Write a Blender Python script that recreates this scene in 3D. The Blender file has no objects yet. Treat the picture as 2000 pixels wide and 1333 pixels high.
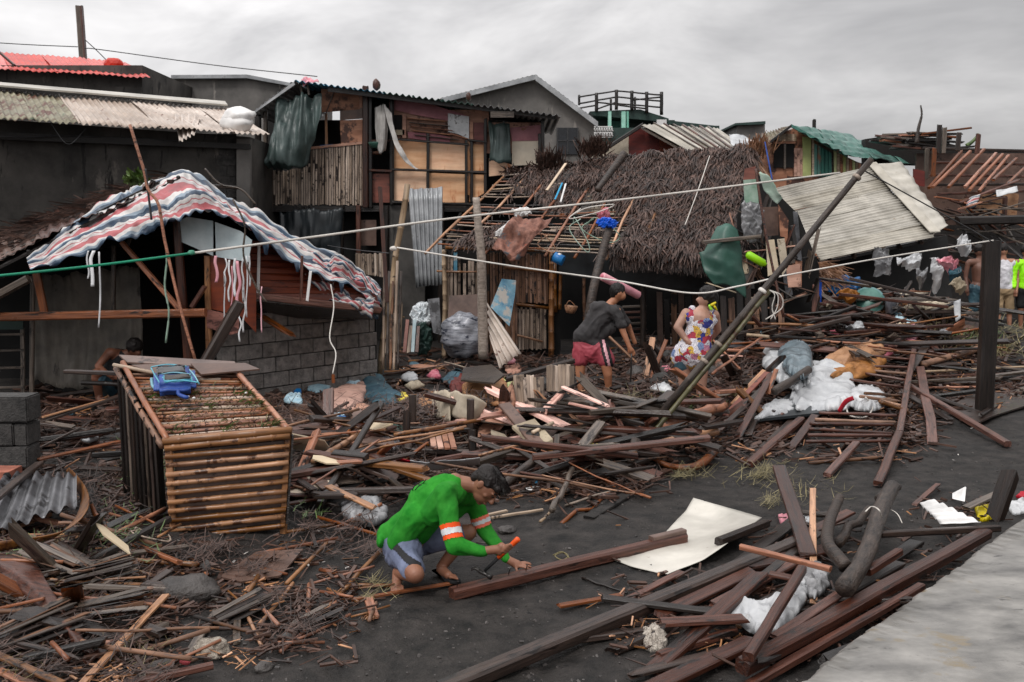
import bpy, bmesh, math, random
from mathutils import Vector, Matrix, noise
V = Vector
R = random.Random(11)
C = bpy.context.scene.collection
sc = bpy.context.scene
# ---------------------------------------------------------------- camera
F, HC, PIT = 1944.0, 2.27, math.atan(218 / 1944)
CP, SP = math.cos(PIT), math.sin(PIT)
cam = bpy.data.objects.new('camera', bpy.data.cameras.new('camera')); C.objects.link(cam)
cam.location = (0, 0, HC); cam.rotation_euler = (math.pi / 2 - PIT, 0, 0)
cam.data.sensor_width = 36; cam.data.lens = 35.0; cam.data.clip_start = .1; cam.data.clip_end = 3000
cam.data.dof.use_dof = True; cam.data.dof.focus_distance = 6.6; cam.data.dof.aperture_fstop = 9.0
sc.camera = cam
# ---------------------------------------------------------------- world: overcast
w = bpy.data.worlds.new('World'); sc.world = w; w.use_nodes = True
nt = w.node_tree; nt.nodes.clear(); N = nt.nodes.new; L = nt.links.new
def mth(op, a, b=None, c=None, nt_=None):
    n = (nt_ or nt).nodes.new('ShaderNodeMath'); n.operation = op
    for i, x in enumerate((a, b, c)):
        if x is None: continue
        if isinstance(x, (int, float)): n.inputs[i].default_value = x
        else: (nt_ or nt).links.new(x, n.inputs[i])
    return n.outputs[0]
sky = N('ShaderNodeTexSky'); sky.sky_type = 'NISHITA'; sky.sun_disc = False
sky.sun_elevation = math.radians(52); sky.sun_rotation = math.radians(205)
tc = N('ShaderNodeTexCoord'); sep = N('ShaderNodeSeparateXYZ'); L(tc.outputs['Generated'], sep.inputs[0])
zz = mth('MAXIMUM', sep.outputs[2], 0.0)
zc = mth('ADD', zz, 0.26)
u = mth('DIVIDE', sep.outputs[0], zc); v = mth('DIVIDE', sep.outputs[1], zc)
cmb = N('ShaderNodeCombineXYZ'); L(mth('MULTIPLY_ADD', v, .25, u), cmb.inputs[0]); L(mth('MULTIPLY', v, 1.0), cmb.inputs[1])
n1 = N('ShaderNodeTexNoise'); n1.inputs['Scale'].default_value = 1.9; n1.inputs['Detail'].default_value = 5; n1.inputs['Roughness'].default_value = .58
n1.inputs['Distortion'].default_value = .35
L(cmb.outputs[0], n1.inputs['Vector'])
rmp = N('ShaderNodeValToRGB'); L(n1.outputs[0], rmp.inputs[0])
rmp.color_ramp.elements[0].position = .30; rmp.color_ramp.elements[0].color = (.47, .465, .475, 1)
rmp.color_ramp.elements[1].position = .68; rmp.color_ramp.elements[1].color = (.86, .845, .845, 1)
# broad weather gradient: heavier cloud to the right (+x), brighter to the left
side = mth('MULTIPLY_ADD', sep.outputs[0], -0.55, 0.95)
side = mth('MINIMUM', mth('MAXIMUM', side, .55), 1.08)
cie = mth('MULTIPLY_ADD', zz, 1.9, 0.88)        # CIE overcast sky: the zenith is brighter than the horizon
mul = mth('MULTIPLY', side, cie)
vm = N('ShaderNodeVectorMath'); vm.operation = 'SCALE'; L(rmp.outputs[0], vm.inputs[0]); L(mul, vm.inputs[3])
bg1 = N('ShaderNodeBackground'); L(sky.outputs[0], bg1.inputs[0]); bg1.inputs[1].default_value = .05
bg2 = N('ShaderNodeBackground'); L(vm.outputs[0], bg2.inputs[0]); bg2.inputs[1].default_value = 1.0
mx = N('ShaderNodeMixShader'); mx.inputs[0].default_value = .94
L(bg1.outputs[0], mx.inputs[1]); L(bg2.outputs[0], mx.inputs[2])
out = N('ShaderNodeOutputWorld'); L(mx.outputs[0], out.inputs[0])
sun = bpy.data.lights.new('sun', 'SUN'); sun.energy = 1.3; sun.angle = math.radians(14); sun.color = (1, .97, .93)
so = bpy.data.objects.new('sun', sun); C.objects.link(so)
so.rotation_euler = (math.radians(38), 0, math.radians(-25))
sc.view_settings.view_transform = 'Standard'; sc.view_settings.look = 'None'
sc.view_settings.exposure = 0.0; sc.view_settings.gamma = 1.0; sc.view_settings.use_curve_mapping = False
# ---------------------------------------------------------------- picture geometry -> place
def ray(px, py):
    a = (px - 1000) / F; b = (666.5 - py) / F
    return V((a, CP + b * SP, -SP + b * CP))
def P(px, py, Y):
    d = ray(px, py); return V((0, 0, HC)) + d * (Y / d.y)
def pix(p):
    q = p - V((0, 0, HC)); dep = q.y * CP - q.z * SP; up = q.y * SP + q.z * CP
    return 1000 + F * q.x / dep, 666.5 - F * up / dep, dep
_b = lambda px, Y: (px - 1000) / F * (Y * 1.01)
MOUNDS = [  # x, y, h, rx, ry
    (_b(1130, 10.6), 10.6, .30, 1.5, .75), (_b(1010, 10.9), 10.9, .16, 1.0, .8), (_b(1290, 12.6), 13.2, .10, 1.5, 1.2),
    (_b(1480, 12.2), 12.9, .28, 1.2, 1.0), (_b(1620, 11), 11.6, .18, .9, .7), (_b(1700, 19), 19.5, 1.05, 2.6, 2.6), (_b(1560, 16), 16.2, .45, 2.2, 1.5),
    (_b(1850, 17), 17.2, .30, 2.2, 1.6), (_b(650, 10.5), 10.6, .22, .9, .9), (_b(900, 12), 11.9, .16, .9, .8), (_b(120, 6.6), 6.5, .14, 1.0, 1.2),
    (_b(420, 8.3), 8.3, .05, 1.2, .8), (_b(1650, 6.3), 6.3, .07, 1.2, .8), (_b(650, 8.2), 8.2, .10, .7, .7), (_b(330, 12), 12.2, .12, 2.6, 1.5)]
def gh(x, y):
    z = .045 * noise.noise(V((x * .7, y * .7, 0))) + .018 * noise.noise(V((x * 2.7, y * 2.7, 5)))
    if y < 20: z += .012 * noise.noise(V((x * 7, y * 7, 9)))
    if y < 12: z += .009 * noise.noise(V((x * 15, y * 15, 2))) - .026 * max(0, abs(noise.noise(V((x * 4.2, y * 4.2, 7)))) - .28)
    for mx_, my, h, rx, ry in MOUNDS:
        e = ((x - mx_) / rx) ** 2 + ((y - my) / ry) ** 2
        if e < 6: z += h * math.exp(-e)
    return z
def G(px, py, dz=0.0):
    d = ray(px, py); o = V((0, 0, HC)); t0 = 3.5; t = t0
    if d.z > -.02: d = V((d.x, d.y, -.02))
    while t < 130:
        p = o + d * t
        if p.z < gh(p.x, p.y) + dz: break
        t0 = t; t *= 1.03
    for _ in range(14):
        m = (t + t0) / 2; p = o + d * m
        if p.z < gh(p.x, p.y) + dz: t = m
        else: t0 = m
    return o + d * t
def ppm(p): return F / pix(p)[2]          # photo pixels per metre at a place
# ---------------------------------------------------------------- materials
def S(r, g, b):
    f = lambda c: (c / 255) / 12.92 if c / 255 <= .04045 else ((c / 255 + .055) / 1.055) ** 2.4
    return (f(r), f(g), f(b), 1)
MATS = {}
def M(name, c1, c2, sc_=5.0, st=(1, 1, 1), rough=.6, bump=.25, spot=None, rnd=.22, metal=0.0, island=False, coord='Object', fine=60, dist=.001, spec=.5, trans=0, fuzz=0):
    m = bpy.data.materials.new(name); m.use_nodes = True; t = m.node_tree; n = t.nodes.new; l = t.links.new
    b = t.nodes['Principled BSDF']; tcx = n('ShaderNodeTexCoord'); mp = n('ShaderNodeMapping'); l(tcx.outputs[coord], mp.inputs[0])
    mp.inputs['Scale'].default_value = st
    oi = n('ShaderNodeObjectInfo'); add = n('ShaderNodeVectorMath'); add.operation = 'ADD'; l(mp.outputs[0], add.inputs[0])
    rs = n('ShaderNodeVectorMath'); rs.operation = 'SCALE'; cb = n('ShaderNodeCombineXYZ')
    for i in range(3): l(oi.outputs['Random'], cb.inputs[i])
    l(cb.outputs[0], rs.inputs[0]); rs.inputs[3].default_value = 37.0; l(rs.outputs[0], add.inputs[1])
    a = n('ShaderNodeTexNoise'); a.inputs['Scale'].default_value = sc_; a.inputs['Detail'].default_value = 6; a.inputs['Roughness'].default_value = .65
    l(add.outputs[0], a.inputs['Vector'])
    bl = n('ShaderNodeTexNoise'); bl.inputs['Scale'].default_value = 2.2; bl.inputs['Detail'].default_value = 4; l(tcx.outputs[coord], bl.inputs['Vector'])
    rp = n('ShaderNodeValToRGB'); l(a.outputs[0], rp.inputs[0]); e = rp.color_ramp.elements
    e[0].position = .32; e[0].color = c1; e[1].position = .68; e[1].color = c2
    col = rp.outputs[0]
    # blotches + per object/island variation of value
    rnds = oi.outputs['Random']
    if island: g = n('ShaderNodeNewGeometry'); rnds = g.outputs['Random Per Island']
    k = mth('MULTIPLY_ADD', rnds, rnd * 2, 1 - rnd, t); k2 = mth('MULTIPLY_ADD', bl.outputs[0], .9, .55, t)
    hs = n('ShaderNodeHueSaturation'); l(mth('MULTIPLY', k, k2, None, t), hs.inputs['Value']); l(col, hs.inputs['Color'])
    l(mth('MULTIPLY_ADD', rnds, -.35, 1.15, t), hs.inputs['Saturation']); col = hs.outputs[0]
    if spot:
        for (scol, ssc, th, sst) in spot:
            sn = n('ShaderNodeTexNoise'); sn.inputs['Scale'].default_value = ssc; sn.inputs['Detail'].default_value = 5; sn.inputs['Roughness'].default_value = .7
            m2 = n('ShaderNodeMapping'); m2.inputs['Scale'].default_value = sst; l(tcx.outputs[coord], m2.inputs[0]); ad = n('ShaderNodeVectorMath'); l(m2.outputs[0], ad.inputs[0]); l(rs.outputs[0], ad.inputs[1])
            l(ad.outputs[0], sn.inputs['Vector'])
            sr = n('ShaderNodeMapRange'); sr.inputs[1].default_value = th; sr.inputs[2].default_value = th + .06; l(sn.outputs[0], sr.inputs[0])
            mi = n('ShaderNodeMix'); mi.data_type = 'RGBA'; l(sr.outputs[0], mi.inputs[0]); l(col, mi.inputs[6]); mi.inputs[7].default_value = scol; col = mi.outputs[2]
    l(col, b.inputs['Base Color']); b.inputs['Metallic'].default_value = metal
    l(mth('MULTIPLY_ADD', bl.outputs[0], .3, rough - .15, t), b.inputs['Roughness'])
    b.inputs['Specular IOR Level'].default_value = spec
    if trans: b.inputs['Transmission Weight'].default_value = trans; b.inputs['Alpha'].default_value = .75
    if fuzz: b.inputs['Sheen Weight'].default_value = fuzz
    if bump:
        fn = n('ShaderNodeTexNoise'); fn.inputs['Scale'].default_value = fine; fn.inputs['Detail'].default_value = 4; l(add.outputs[0], fn.inputs['Vector'])
        sm = mth('ADD', mth('MULTIPLY', fn.outputs[0], .5, None, t), a.outputs[0], None, t)
        bp = n('ShaderNodeBump'); bp.inputs['Strength'].default_value = bump; bp.inputs['Distance'].default_value = dist * 10; l(sm, bp.inputs['Height']); l(bp.outputs[0], b.inputs['Normal'])
    MATS[name] = m; return m
WS = (1.2, 26, 26)
wood = dict(sc_=2.0, st=WS, rough=.31, bump=.7, rnd=.62, fine=9, dist=.0008, spot=[(S(24, 17, 15), 2.2, .57, (1, 5, 5)), (S(126, 108, 96), 5, .69, (1, 9, 9))])
M('wet_dark_wood', S(24, 18, 16), S(62, 46, 38), **wood)
M('red_brown_wood', S(42, 22, 17), S(102, 60, 45), **wood)
M('grey_wood', S(46, 40, 36), S(108, 94, 82), **wood)
M('tan_wood', S(116, 76, 48), S(184, 132, 90), **wood)
M('black_wood', S(14, 12, 11), S(40, 32, 28), **wood)
M('pink_wood', S(160, 100, 88), S(235, 190, 172), **wood)
M('orange_wood', S(104, 60, 38), S(164, 100, 64), **wood)
M('bamboo', S(84, 52, 28), S(166, 114, 70), sc_=2, st=(1, 12, 12), rough=.32, bump=.25, rnd=.5, fine=12, spot=[(S(74, 42, 22), 4.5, .55, (1.2, 1, 1)), (S(196, 158, 112), 6, .68, (1, 2, 2))])
M('bamboo_red', S(98, 52, 32), S(164, 102, 64), sc_=2, st=(1, 12, 12), rough=.34, bump=.25, rnd=.3, fine=12, spot=[(S(54, 28, 16), 3.5, .58, (2.5, 1, 1))])
M('bamboo_pale', S(120, 100, 82), S(196, 170, 140), sc_=2, st=(1, 12, 12), rough=.5, bump=.25, rnd=.38, fine=12, spot=[(S(46, 34, 28), 3, .58, (2, 1, 1))])
M('bamboo_slat', S(84, 70, 62), S(186, 164, 144), sc_=2, st=(1, 10, 10), rough=.6, bump=.25, rnd=.55, fine=12, spot=[(S(40, 28, 22), 2.4, .56, (1, 1, 1))])
M('bamboo_slat_dark', S(56, 36, 26), S(146, 104, 76), sc_=2, st=(1, 10, 10), rough=.6, bump=.25, rnd=.6, fine=12, spot=[(S(24, 16, 12), 2.4, .54, (1, 1, 1))])
M('bamboo_green', S(46, 46, 28), S(98, 92, 54), sc_=2, st=(1, 12, 12), rough=.4, bump=.2, rnd=.1, spot=[(S(66, 44, 28), 3, .55, (2, 1, 1))])
M('bark', S(28, 23, 21), S(76, 63, 55), sc_=3, st=(2, 9, 9), rough=.5, bump=.8, fine=10, dist=.0015)
M('bark_pale', S(110, 98, 88), S(176, 160, 146), sc_=3, st=(2, 9, 9), rough=.6, bump=.6, fine=10)
M('splinter_wood', S(28, 19, 16), S(92, 62, 48), sc_=5, rough=.5, bump=.3, rnd=.65, island=True, fine=40)
M('splinter_tan', S(110, 66, 38), S(196, 140, 92), sc_=5, rough=.5, bump=.3, rnd=.6, island=True, fine=40)
M('thatch', S(22, 14, 12), S(92, 66, 55), sc_=7, rough=.6, bump=.2, rnd=.75, island=True, fine=40)
M('thatch_tan', S(90, 62, 46), S(190, 142, 108), sc_=7, rough=.6, bump=.2, rnd=.6, island=True, fine=40)
M('thatch_base', S(12, 9, 8), S(32, 24, 20), sc_=22, rough=.8, bump=.9, fine=90)
M('leaf_green', S(36, 56, 22), S(88, 112, 46), sc_=7, rough=.45, bump=.1, rnd=.6, island=True)
M('straw', S(76, 68, 42), S(134, 122, 78), sc_=7, rough=.6, bump=.1, rnd=.6, island=True)
M('litter', S(110, 102, 96), S(190, 184, 178), sc_=7, rough=.5, bump=.1, rnd=.9, island=True)
M('pebble', S(34, 32, 31), S(88, 82, 79), sc_=20, rough=.6, bump=.5, rnd=.5, island=True)
M('sand', S(15, 14, 13), S(56, 51, 48), sc_=6.0, rough=.7, bump=1.0, spec=.3, rnd=0, fine=48, dist=.0022, spot=[(S(84, 78, 74), 150, .70, (1, 1, 1)), (S(22, 20, 20), 9, .60, (1, 1, 1))])  # wet and dry mottling, tones spread wider to stand in for relief shading
M('wet_cement', S(84, 82, 79), S(156, 152, 146), sc_=2.6, st=(1, 1.6, 1), rough=.33, bump=.2, rnd=0, fine=24, dist=.0012, spot=[(S(126, 114, 94), 2.2, .60, (1, 1, 1)), (S(50, 48, 46), 40, .69, (1, 1, 1)), (S(70, 67, 64), 5, .62, (1, 2.5, 1)), (S(186, 182, 176), 70, .72, (1, 1, 1))])
M('block', S(84, 80, 77), S(138, 131, 126), sc_=9, rough=.75, bump=1.0, rnd=.22, fine=70, dist=.003, spot=[(S(106, 100, 96), 24, .68, (1, 1, 1))])
M('block_dark', S(38, 37, 36), S(72, 69, 67), sc_=9, rough=.8, bump=.9, rnd=.14, fine=70, dist=.002)
M('mortar', S(34, 31, 30), S(54, 50, 48), sc_=12, rough=.8, bump=.8, fine=70)
M('concrete_dark', S(44, 42, 40), S(88, 84, 80), sc_=1.3, rough=.8, bump=.4, rnd=.1, fine=18, dist=.002, spot=[(S(104, 98, 92), 1.7, .60, (1, 1, .5)), (S(30, 28, 27), 2.6, .58, (2.4, 1, .4))])
M('concrete', S(78, 76, 74), S(122, 118, 114), sc_=.9, rough=.8, bump=.3, rnd=.1, fine=8, dist=.004, spot=[(S(142, 136, 130), 1.4, .60, (2.5, 1, .5)), (S(50, 48, 46), 1.2, .66, (2, 1, .4))])
M('concrete_pale', S(150, 146, 142), S(196, 192, 188), sc_=1.2, rough=.8, bump=.3, rnd=.1, fine=8)
M('red_brick', S(120, 62, 44), S(170, 96, 70), sc_=9, rough=.7, bump=.6)
M('rust_sheet', S(150, 132, 118), S(206, 192, 180), sc_=1.6, st=(1, 1, 1), rough=.5, bump=.15, rnd=.18, spot=[(S(96, 58, 42), 3.2, .60, (1, 1, 1)), (S(60, 38, 30), 10, .68, (1, 1, 1))])
M('rust_sheet_old', S(84, 70, 48), S(150, 146, 120), sc_=3, rough=.6, bump=.2, rnd=.2, spot=[(S(88, 46, 34), 4, .52, (1, 1, 1)), (S(60, 84, 58), 5, .60, (1, 1, 1))])
M('zinc_sheet', S(120, 122, 124), S(184, 186, 188), sc_=2, rough=.36, bump=.15, rnd=.15, metal=.25, spot=[(S(70, 64, 60), 4, .62, (1, 1, 1))])
M('zinc_dark', S(38, 38, 40), S(112, 112, 116), sc_=2.6, rough=.34, bump=.2, rnd=.1, metal=.3, spot=[(S(34, 32, 34), 4, .54, (1, 1, 1))])
M('white_roof_sheet', S(142, 136, 124), S(190, 184, 172), sc_=1.4, rough=.45, bump=.1, rnd=.06, spot=[(S(120, 92, 70), 3.4, .66, (1.4, 1, 3)), (S(70, 50, 40), 16, .76, (1, 1, 1))])
M('red_roof', S(176, 48, 40), S(212, 76, 62), sc_=2, rough=.45, bump=.1, spot=[(S(196, 180, 120), 5, .70, (1, 1, 1))])
M('teal_roof', S(44, 92, 84), S(96, 140, 128), sc_=3, rough=.4, bump=.1, spot=[(S(90, 70, 60), 6, .68, (1, 1, 1))])
M('blue_roof', S(24, 96, 130), S(60, 140, 170), sc_=3, rough=.4, bump=.1)
M('plywood', S(210, 152, 110), S(240, 196, 156), sc_=1.5, st=(1, 1, 5), rough=.6, bump=.1, rnd=.12, fine=14, spot=[(S(190, 108, 62), 1.3, .60, (3, 1, .6)), (S(70, 44, 30), 30, .74, (1, 1, 1))])
M('plywood_old', S(136, 90, 70), S(198, 148, 122), sc_=1.5, st=(1, 1, 5), rough=.6, bump=.1, rnd=.2, fine=14, spot=[(S(74, 46, 36), 2.2, .56, (1, 1, 1))])
M('plywood_red', S(92, 44, 34), S(142, 76, 56), sc_=1.5, st=(1, 1, 7), rough=.5, bump=.15, rnd=.2, fine=14, spot=[(S(60, 30, 24), 2.4, .58, (1, 1, 2)), (S(170, 130, 104), 14, .70, (1, 1, 1))])
M('plywood_dark', S(70, 50, 42), S(116, 90, 78), sc_=3, rough=.45, bump=.2, rnd=.3, spot=[(S(40, 28, 24), 3, .58, (1, 1, 1)), (S(150, 120, 98), 20, .74, (1, 1, 1))])
M('pink_paint', S(134, 78, 88), S(178, 116, 124), sc_=2, rough=.6, bump=.1, rnd=.15, spot=[(S(120, 76, 52), 1.8, .58, (1, 1, 2)), (S(196, 180, 172), 5, .68, (1, 1, 1))])
M('cream_paint', S(206, 186, 156), S(232, 216, 190), sc_=2, rough=.6, bump=.1, rnd=.08, spot=[(S(150, 112, 80), 4, .68, (1, 1, 1))])
M('pale_blue_panel', S(150, 172, 178), S(196, 208, 210), sc_=2, rough=.6, bump=.1, rnd=.08, spot=[(S(96, 96, 92), 6, .66, (1, 1, 1))])
M('blue_peeling', S(64, 120, 150), S(130, 176, 194), sc_=6, rough=.6, bump=.3, spot=[(S(190, 184, 176), 5, .50, (1, 1, 1)), (S(80, 60, 50), 8, .66, (1, 1, 1))])
M('green_paint', S(34, 92, 84), S(72, 132, 118), sc_=2, st=(6, 1, 1), rough=.5, bump=.1, spot=[(S(130, 90, 70), 3, .62, (1, 1, .4))])
M('lime_paint', S(150, 160, 96), S(190, 196, 136), sc_=2, rough=.5, bump=.1)
M('maroon_paint', S(84, 34, 32), S(118, 52, 46), sc_=2, st=(1, 1, 6), rough=.6, bump=.1, spot=[(S(150, 76, 44), 1.6, .62, (1, 1, 1))])
M('mint_paint', S(110, 176, 156), S(150, 206, 186), rough=.6, bump=0)
M('dark_green', S(24, 46, 42), S(46, 70, 64), rough=.6, bump=.1)
M('white_paint', S(206, 204, 202), S(232, 230, 228), sc_=3, rough=.5, bump=.1, rnd=.05, spot=[(S(120, 112, 104), 7, .70, (1, 1, 1))])
M('tarp_green', S(48, 60, 58), S(78, 92, 90), sc_=3, rough=.42, bump=.1, rnd=.1)
M('tarp_grey', S(84, 79, 72), S(122, 114, 104), sc_=3, rough=.6, bump=.1, rnd=.1, spot=[(S(40, 37, 34), 3, .6, (1, 1, .4))])
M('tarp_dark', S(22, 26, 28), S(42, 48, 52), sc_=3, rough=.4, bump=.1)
M('tarp_white', S(160, 162, 165), S(204, 205, 206), sc_=4, rough=.42, bump=.12, rnd=.05, spot=[(S(120, 88, 66), 3.4, .68, (1, 1, 1)), (S(92, 74, 62), 11, .74, (1, 1, 1))])
M('tarp_silver', S(70, 84, 92), S(130, 146, 154), sc_=4, rough=.35, bump=.12, metal=.2)
M('white_sheet', S(172, 168, 158), S(204, 199, 189), sc_=2, rough=.42, bump=.06, rnd=0, spot=[(S(44, 38, 35), 9, .70, (1, 1.6, 1)), (S(150, 140, 128), 5, .66, (1, 1, 1))])
M('curtain_cloth', S(140, 136, 132), S(186, 182, 178), sc_=4, rough=.8, bump=.1)
M('tan_cloth', S(128, 84, 48), S(180, 128, 80), sc_=4, rough=.6, bump=.3, rnd=.1, spot=[(S(120, 70, 36), 6, .62, (1, 1, 1))])
M('cream_cloth', S(146, 132, 112), S(192, 178, 154), sc_=4, rough=.7, bump=.2, spot=[(S(110, 92, 74), 4, .62, (1, 1, 1))])
M('peach_cloth', S(140, 98, 84), S(190, 144, 124), sc_=4, rough=.7, bump=.3, spot=[(S(140, 110, 92), 6, .62, (1, 1, 1))])
M('blue_cloth', S(120, 160, 180), S(190, 214, 222), sc_=6, rough=.6, bump=.3)
M('navy_cloth', S(34, 58, 72), S(70, 104, 116), sc_=6, rough=.6, bump=.3, spot=[(S(150, 158, 156), 6, .64, (4, 1, 1))])
M('orange_cloth', S(84, 50, 42), S(168, 116, 98), sc_=9, rough=.7, bump=.3, spot=[(S(84, 90, 96), 6, .60, (1, 1, 1)), (S(180, 66, 40), 7, .66, (1, 1, 1))])
M('pink_cloth', S(176, 70, 92), S(226, 160, 170), sc_=8, rough=.7, bump=.3)
M('sack_plastic', S(86, 88, 96), S(170, 172, 180), sc_=5, st=(1, 1, 7), rough=.3, bump=.5, metal=.1, fine=14, spot=[(S(40, 44, 60), 4, .56, (1, 1, 3))])
M('clear_plastic', S(90, 90, 92), S(158, 158, 160), sc_=6, rough=.25, bump=.5, fine=14)
M('green_plastic', S(30, 66, 56), S(50, 92, 80), sc_=2, rough=.42, bump=.05, spot=[(S(90, 104, 96), 7, .68, (1, 1, 1))])
M('teal_plastic', S(84, 122, 124), S(118, 156, 156), sc_=2, rough=.35, bump=.05)
M('blue_plastic', S(14, 78, 190), S(24, 96, 214), sc_=2, rough=.35, bump=.02)
M('blue_tarp', S(14, 70, 122), S(34, 110, 166), sc_=5, rough=.4, bump=.2)
M('lime_plastic', S(150, 220, 40), S(180, 240, 70), rough=.4, bump=0)
M('pink_plastic', S(206, 140, 152), S(230, 170, 178), rough=.4, bump=.05)
M('dark_plastic', S(44, 34, 34), S(66, 52, 50), rough=.45, bump=.1)
M('red_cloth', S(176, 20, 40), S(208, 34, 56), rough=.6, bump=.1)
M('rope_white', S(190, 184, 176), S(226, 220, 212), sc_=90, rough=.7, bump=.3, rnd=.05)
M('rope_green', S(18, 110, 84), S(40, 146, 112), sc_=90, rough=.6, bump=.3, rnd=.05)
M('strap_white', S(176, 176, 178), S(220, 220, 222), rough=.5, bump=0)
M('wire_dark', S(30, 30, 32), S(60, 60, 62), rough=.5, bump=0)
M('stone', S(46, 43, 42), S(84, 79, 76), sc_=6, rough=.55, bump=.9, rnd=.2, fine=40, dist=.003)
M('coral_stone', S(120, 108, 96), S(206, 194, 178), sc_=26, rough=.8, bump=1.0, fine=60, dist=.004)
M('painted_shade', S(12, 11, 11), S(24, 22, 21), rough=.9, bump=0)  # near-black colour stands in for shade inside rooms, openings and holes
M('glass_dark', S(18, 20, 24), S(34, 36, 42), rough=.12, bump=0)
M('net', S(120, 150, 130), S(170, 190, 176), sc_=6, rough=.7, bump=.2)
M('skin', S(126, 80, 58), S(150, 100, 74), sc_=5, rough=.5, bump=.06, rnd=0, fine=90)
M('skin_light', S(150, 104, 82), S(180, 132, 108), sc_=5, rough=.5, bump=.06, rnd=0, fine=90)
M('skin_dark', S(96, 60, 46), S(124, 80, 60), sc_=5, rough=.5, bump=.06, rnd=0, fine=90)
M('hair', S(15, 12, 12), S(36, 30, 28), sc_=5, st=(1, 1, 1), spec=.3, rough=.55, bump=.6, rnd=0, fine=70, dist=.002)
M('shirt_green', S(44, 112, 46), S(72, 146, 68), sc_=9, rough=.85, bump=.12, rnd=0, fine=200, spot=None, spec=.2)
M('band_orange', S(236, 84, 36), S(250, 100, 48), rough=.6, bump=0, rnd=0)
M('band_silver', S(200, 204, 206), S(230, 232, 234), sc_=20, rough=.4, bump=.1, rnd=0)
M('shorts_blue', S(74, 84, 112), S(104, 114, 144), sc_=10, rough=.75, bump=.15, rnd=0, fine=160)
M('cloth_black', S(14, 14, 16), S(28, 28, 32), rough=.8, bump=.1, rnd=0)
M('shirt_charcoal', S(44, 42, 43), S(62, 59, 60), rough=.85, bump=.2, rnd=0, fine=120)
M('shorts_red', S(140, 10, 40), S(170, 20, 54), rough=.6, bump=.15, rnd=0)
M('shorts_khaki', S(136, 114, 86), S(168, 144, 114), rough=.8, bump=.15, rnd=0)
M('shirt_white', S(190, 188, 194), S(220, 218, 222), rough=.8, bump=.15, rnd=0)
M('hi_vis', S(140, 236, 30), S(176, 250, 60), rough=.6, bump=.15, rnd=0)
M('orange_rubber', S(226, 84, 40), S(240, 104, 56), rough=.45, bump=0, rnd=0)
M('steel_dark', S(46, 44, 44), S(80, 76, 74), rough=.35, bump=.1, metal=.7, rnd=0)
M('bag_blue', S(26, 56, 130), S(44, 84, 160), sc_=9, rough=.5, bump=.1, rnd=0)
M('bag_teal', S(70, 150, 170), S(110, 180, 196), rough=.5, bump=0, rnd=0)
M('bright_yellow', S(210, 190, 60), S(236, 216, 90), rough=.5, bump=.1)
M('blue_label', S(40, 100, 170), S(70, 140, 200), rough=.4, bump=0)
M('rope_cyan', S(40, 140, 190), S(80, 176, 214), rough=.5, bump=0)
M('bottle_glass', S(150, 160, 165), S(220, 225, 228), sc_=30, rough=.15, bump=.3)
def uvmat(name, build, rough=.5):
    m = bpy.data.materials.new(name); m.use_nodes = True; t = m.node_tree; b = t.nodes['Principled BSDF']
    uvn = t.nodes.new('ShaderNodeTexCoord'); sp = t.nodes.new('ShaderNodeSeparateXYZ'); t.links.new(uvn.outputs['UV'], sp.inputs[0])
    t.links.new(build(t, uvn, sp), b.inputs['Base Color']); b.inputs['Roughness'].default_value = rough
    nn = t.nodes.new('ShaderNodeTexNoise'); nn.inputs['Scale'].default_value = 18; t.links.new(uvn.outputs['Object'], nn.inputs['Vector'])
    bp = t.nodes.new('ShaderNodeBump'); bp.inputs['Strength'].default_value = .5; bp.inputs['Distance'].default_value = .01; t.links.new(nn.outputs[0], bp.inputs['Height']); t.links.new(bp.outputs[0], b.inputs['Normal'])
    MATS[name] = m; return m
def _stripe(t, uvn, sp):
    n = t.nodes.new('ShaderNodeTexNoise'); n.inputs['Scale'].default_value = 2; t.links.new(uvn.outputs['Object'], n.inputs['Vector'])
    vv = mth('ADD', mth('MULTIPLY', sp.outputs[1], 2.3, None, t), mth('MULTIPLY', n.outputs[0], .6, None, t), None, t)
    fr = mth('FRACT', vv, None, None, t); r = t.nodes.new('ShaderNodeValToRGB'); r.color_ramp.interpolation = 'CONSTANT'; t.links.new(fr, r.inputs[0]); e = r.color_ramp.elements
    pk, wh, bl, lb = S(176, 92, 96), S(206, 203, 200), S(44, 66, 88), S(132, 148, 162)
    e[0].position = 0; e[0].color = pk; e[1].position = .25; e[1].color = wh
    for p, c in ((.40, lb), (.50, bl), (.68, wh), (.80, pk), (.83, wh), (.88, S(206, 196, 196)), (.95, pk)):
        q = e.new(p); q.color = c
    d = t.nodes.new('ShaderNodeTexNoise'); d.inputs['Scale'].default_value = 7; d.inputs['Detail'].default_value = 6; t.links.new(uvn.outputs['Object'], d.inputs['Vector'])
    mr = t.nodes.new('ShaderNodeMapRange'); mr.inputs[1].default_value = .46; mr.inputs[2].default_value = .72; mr.inputs[4].default_value = .5; t.links.new(d.outputs[0], mr.inputs[0])
    mi = t.nodes.new('ShaderNodeMix'); mi.data_type = 'RGBA'; t.links.new(mr.outputs[0], mi.inputs[0]); t.links.new(r.outputs[0], mi.inputs[6]); mi.inputs[7].default_value = S(86, 78, 78); return mi.outputs[2]
uvmat('striped_tarp', _stripe, .45)
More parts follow.
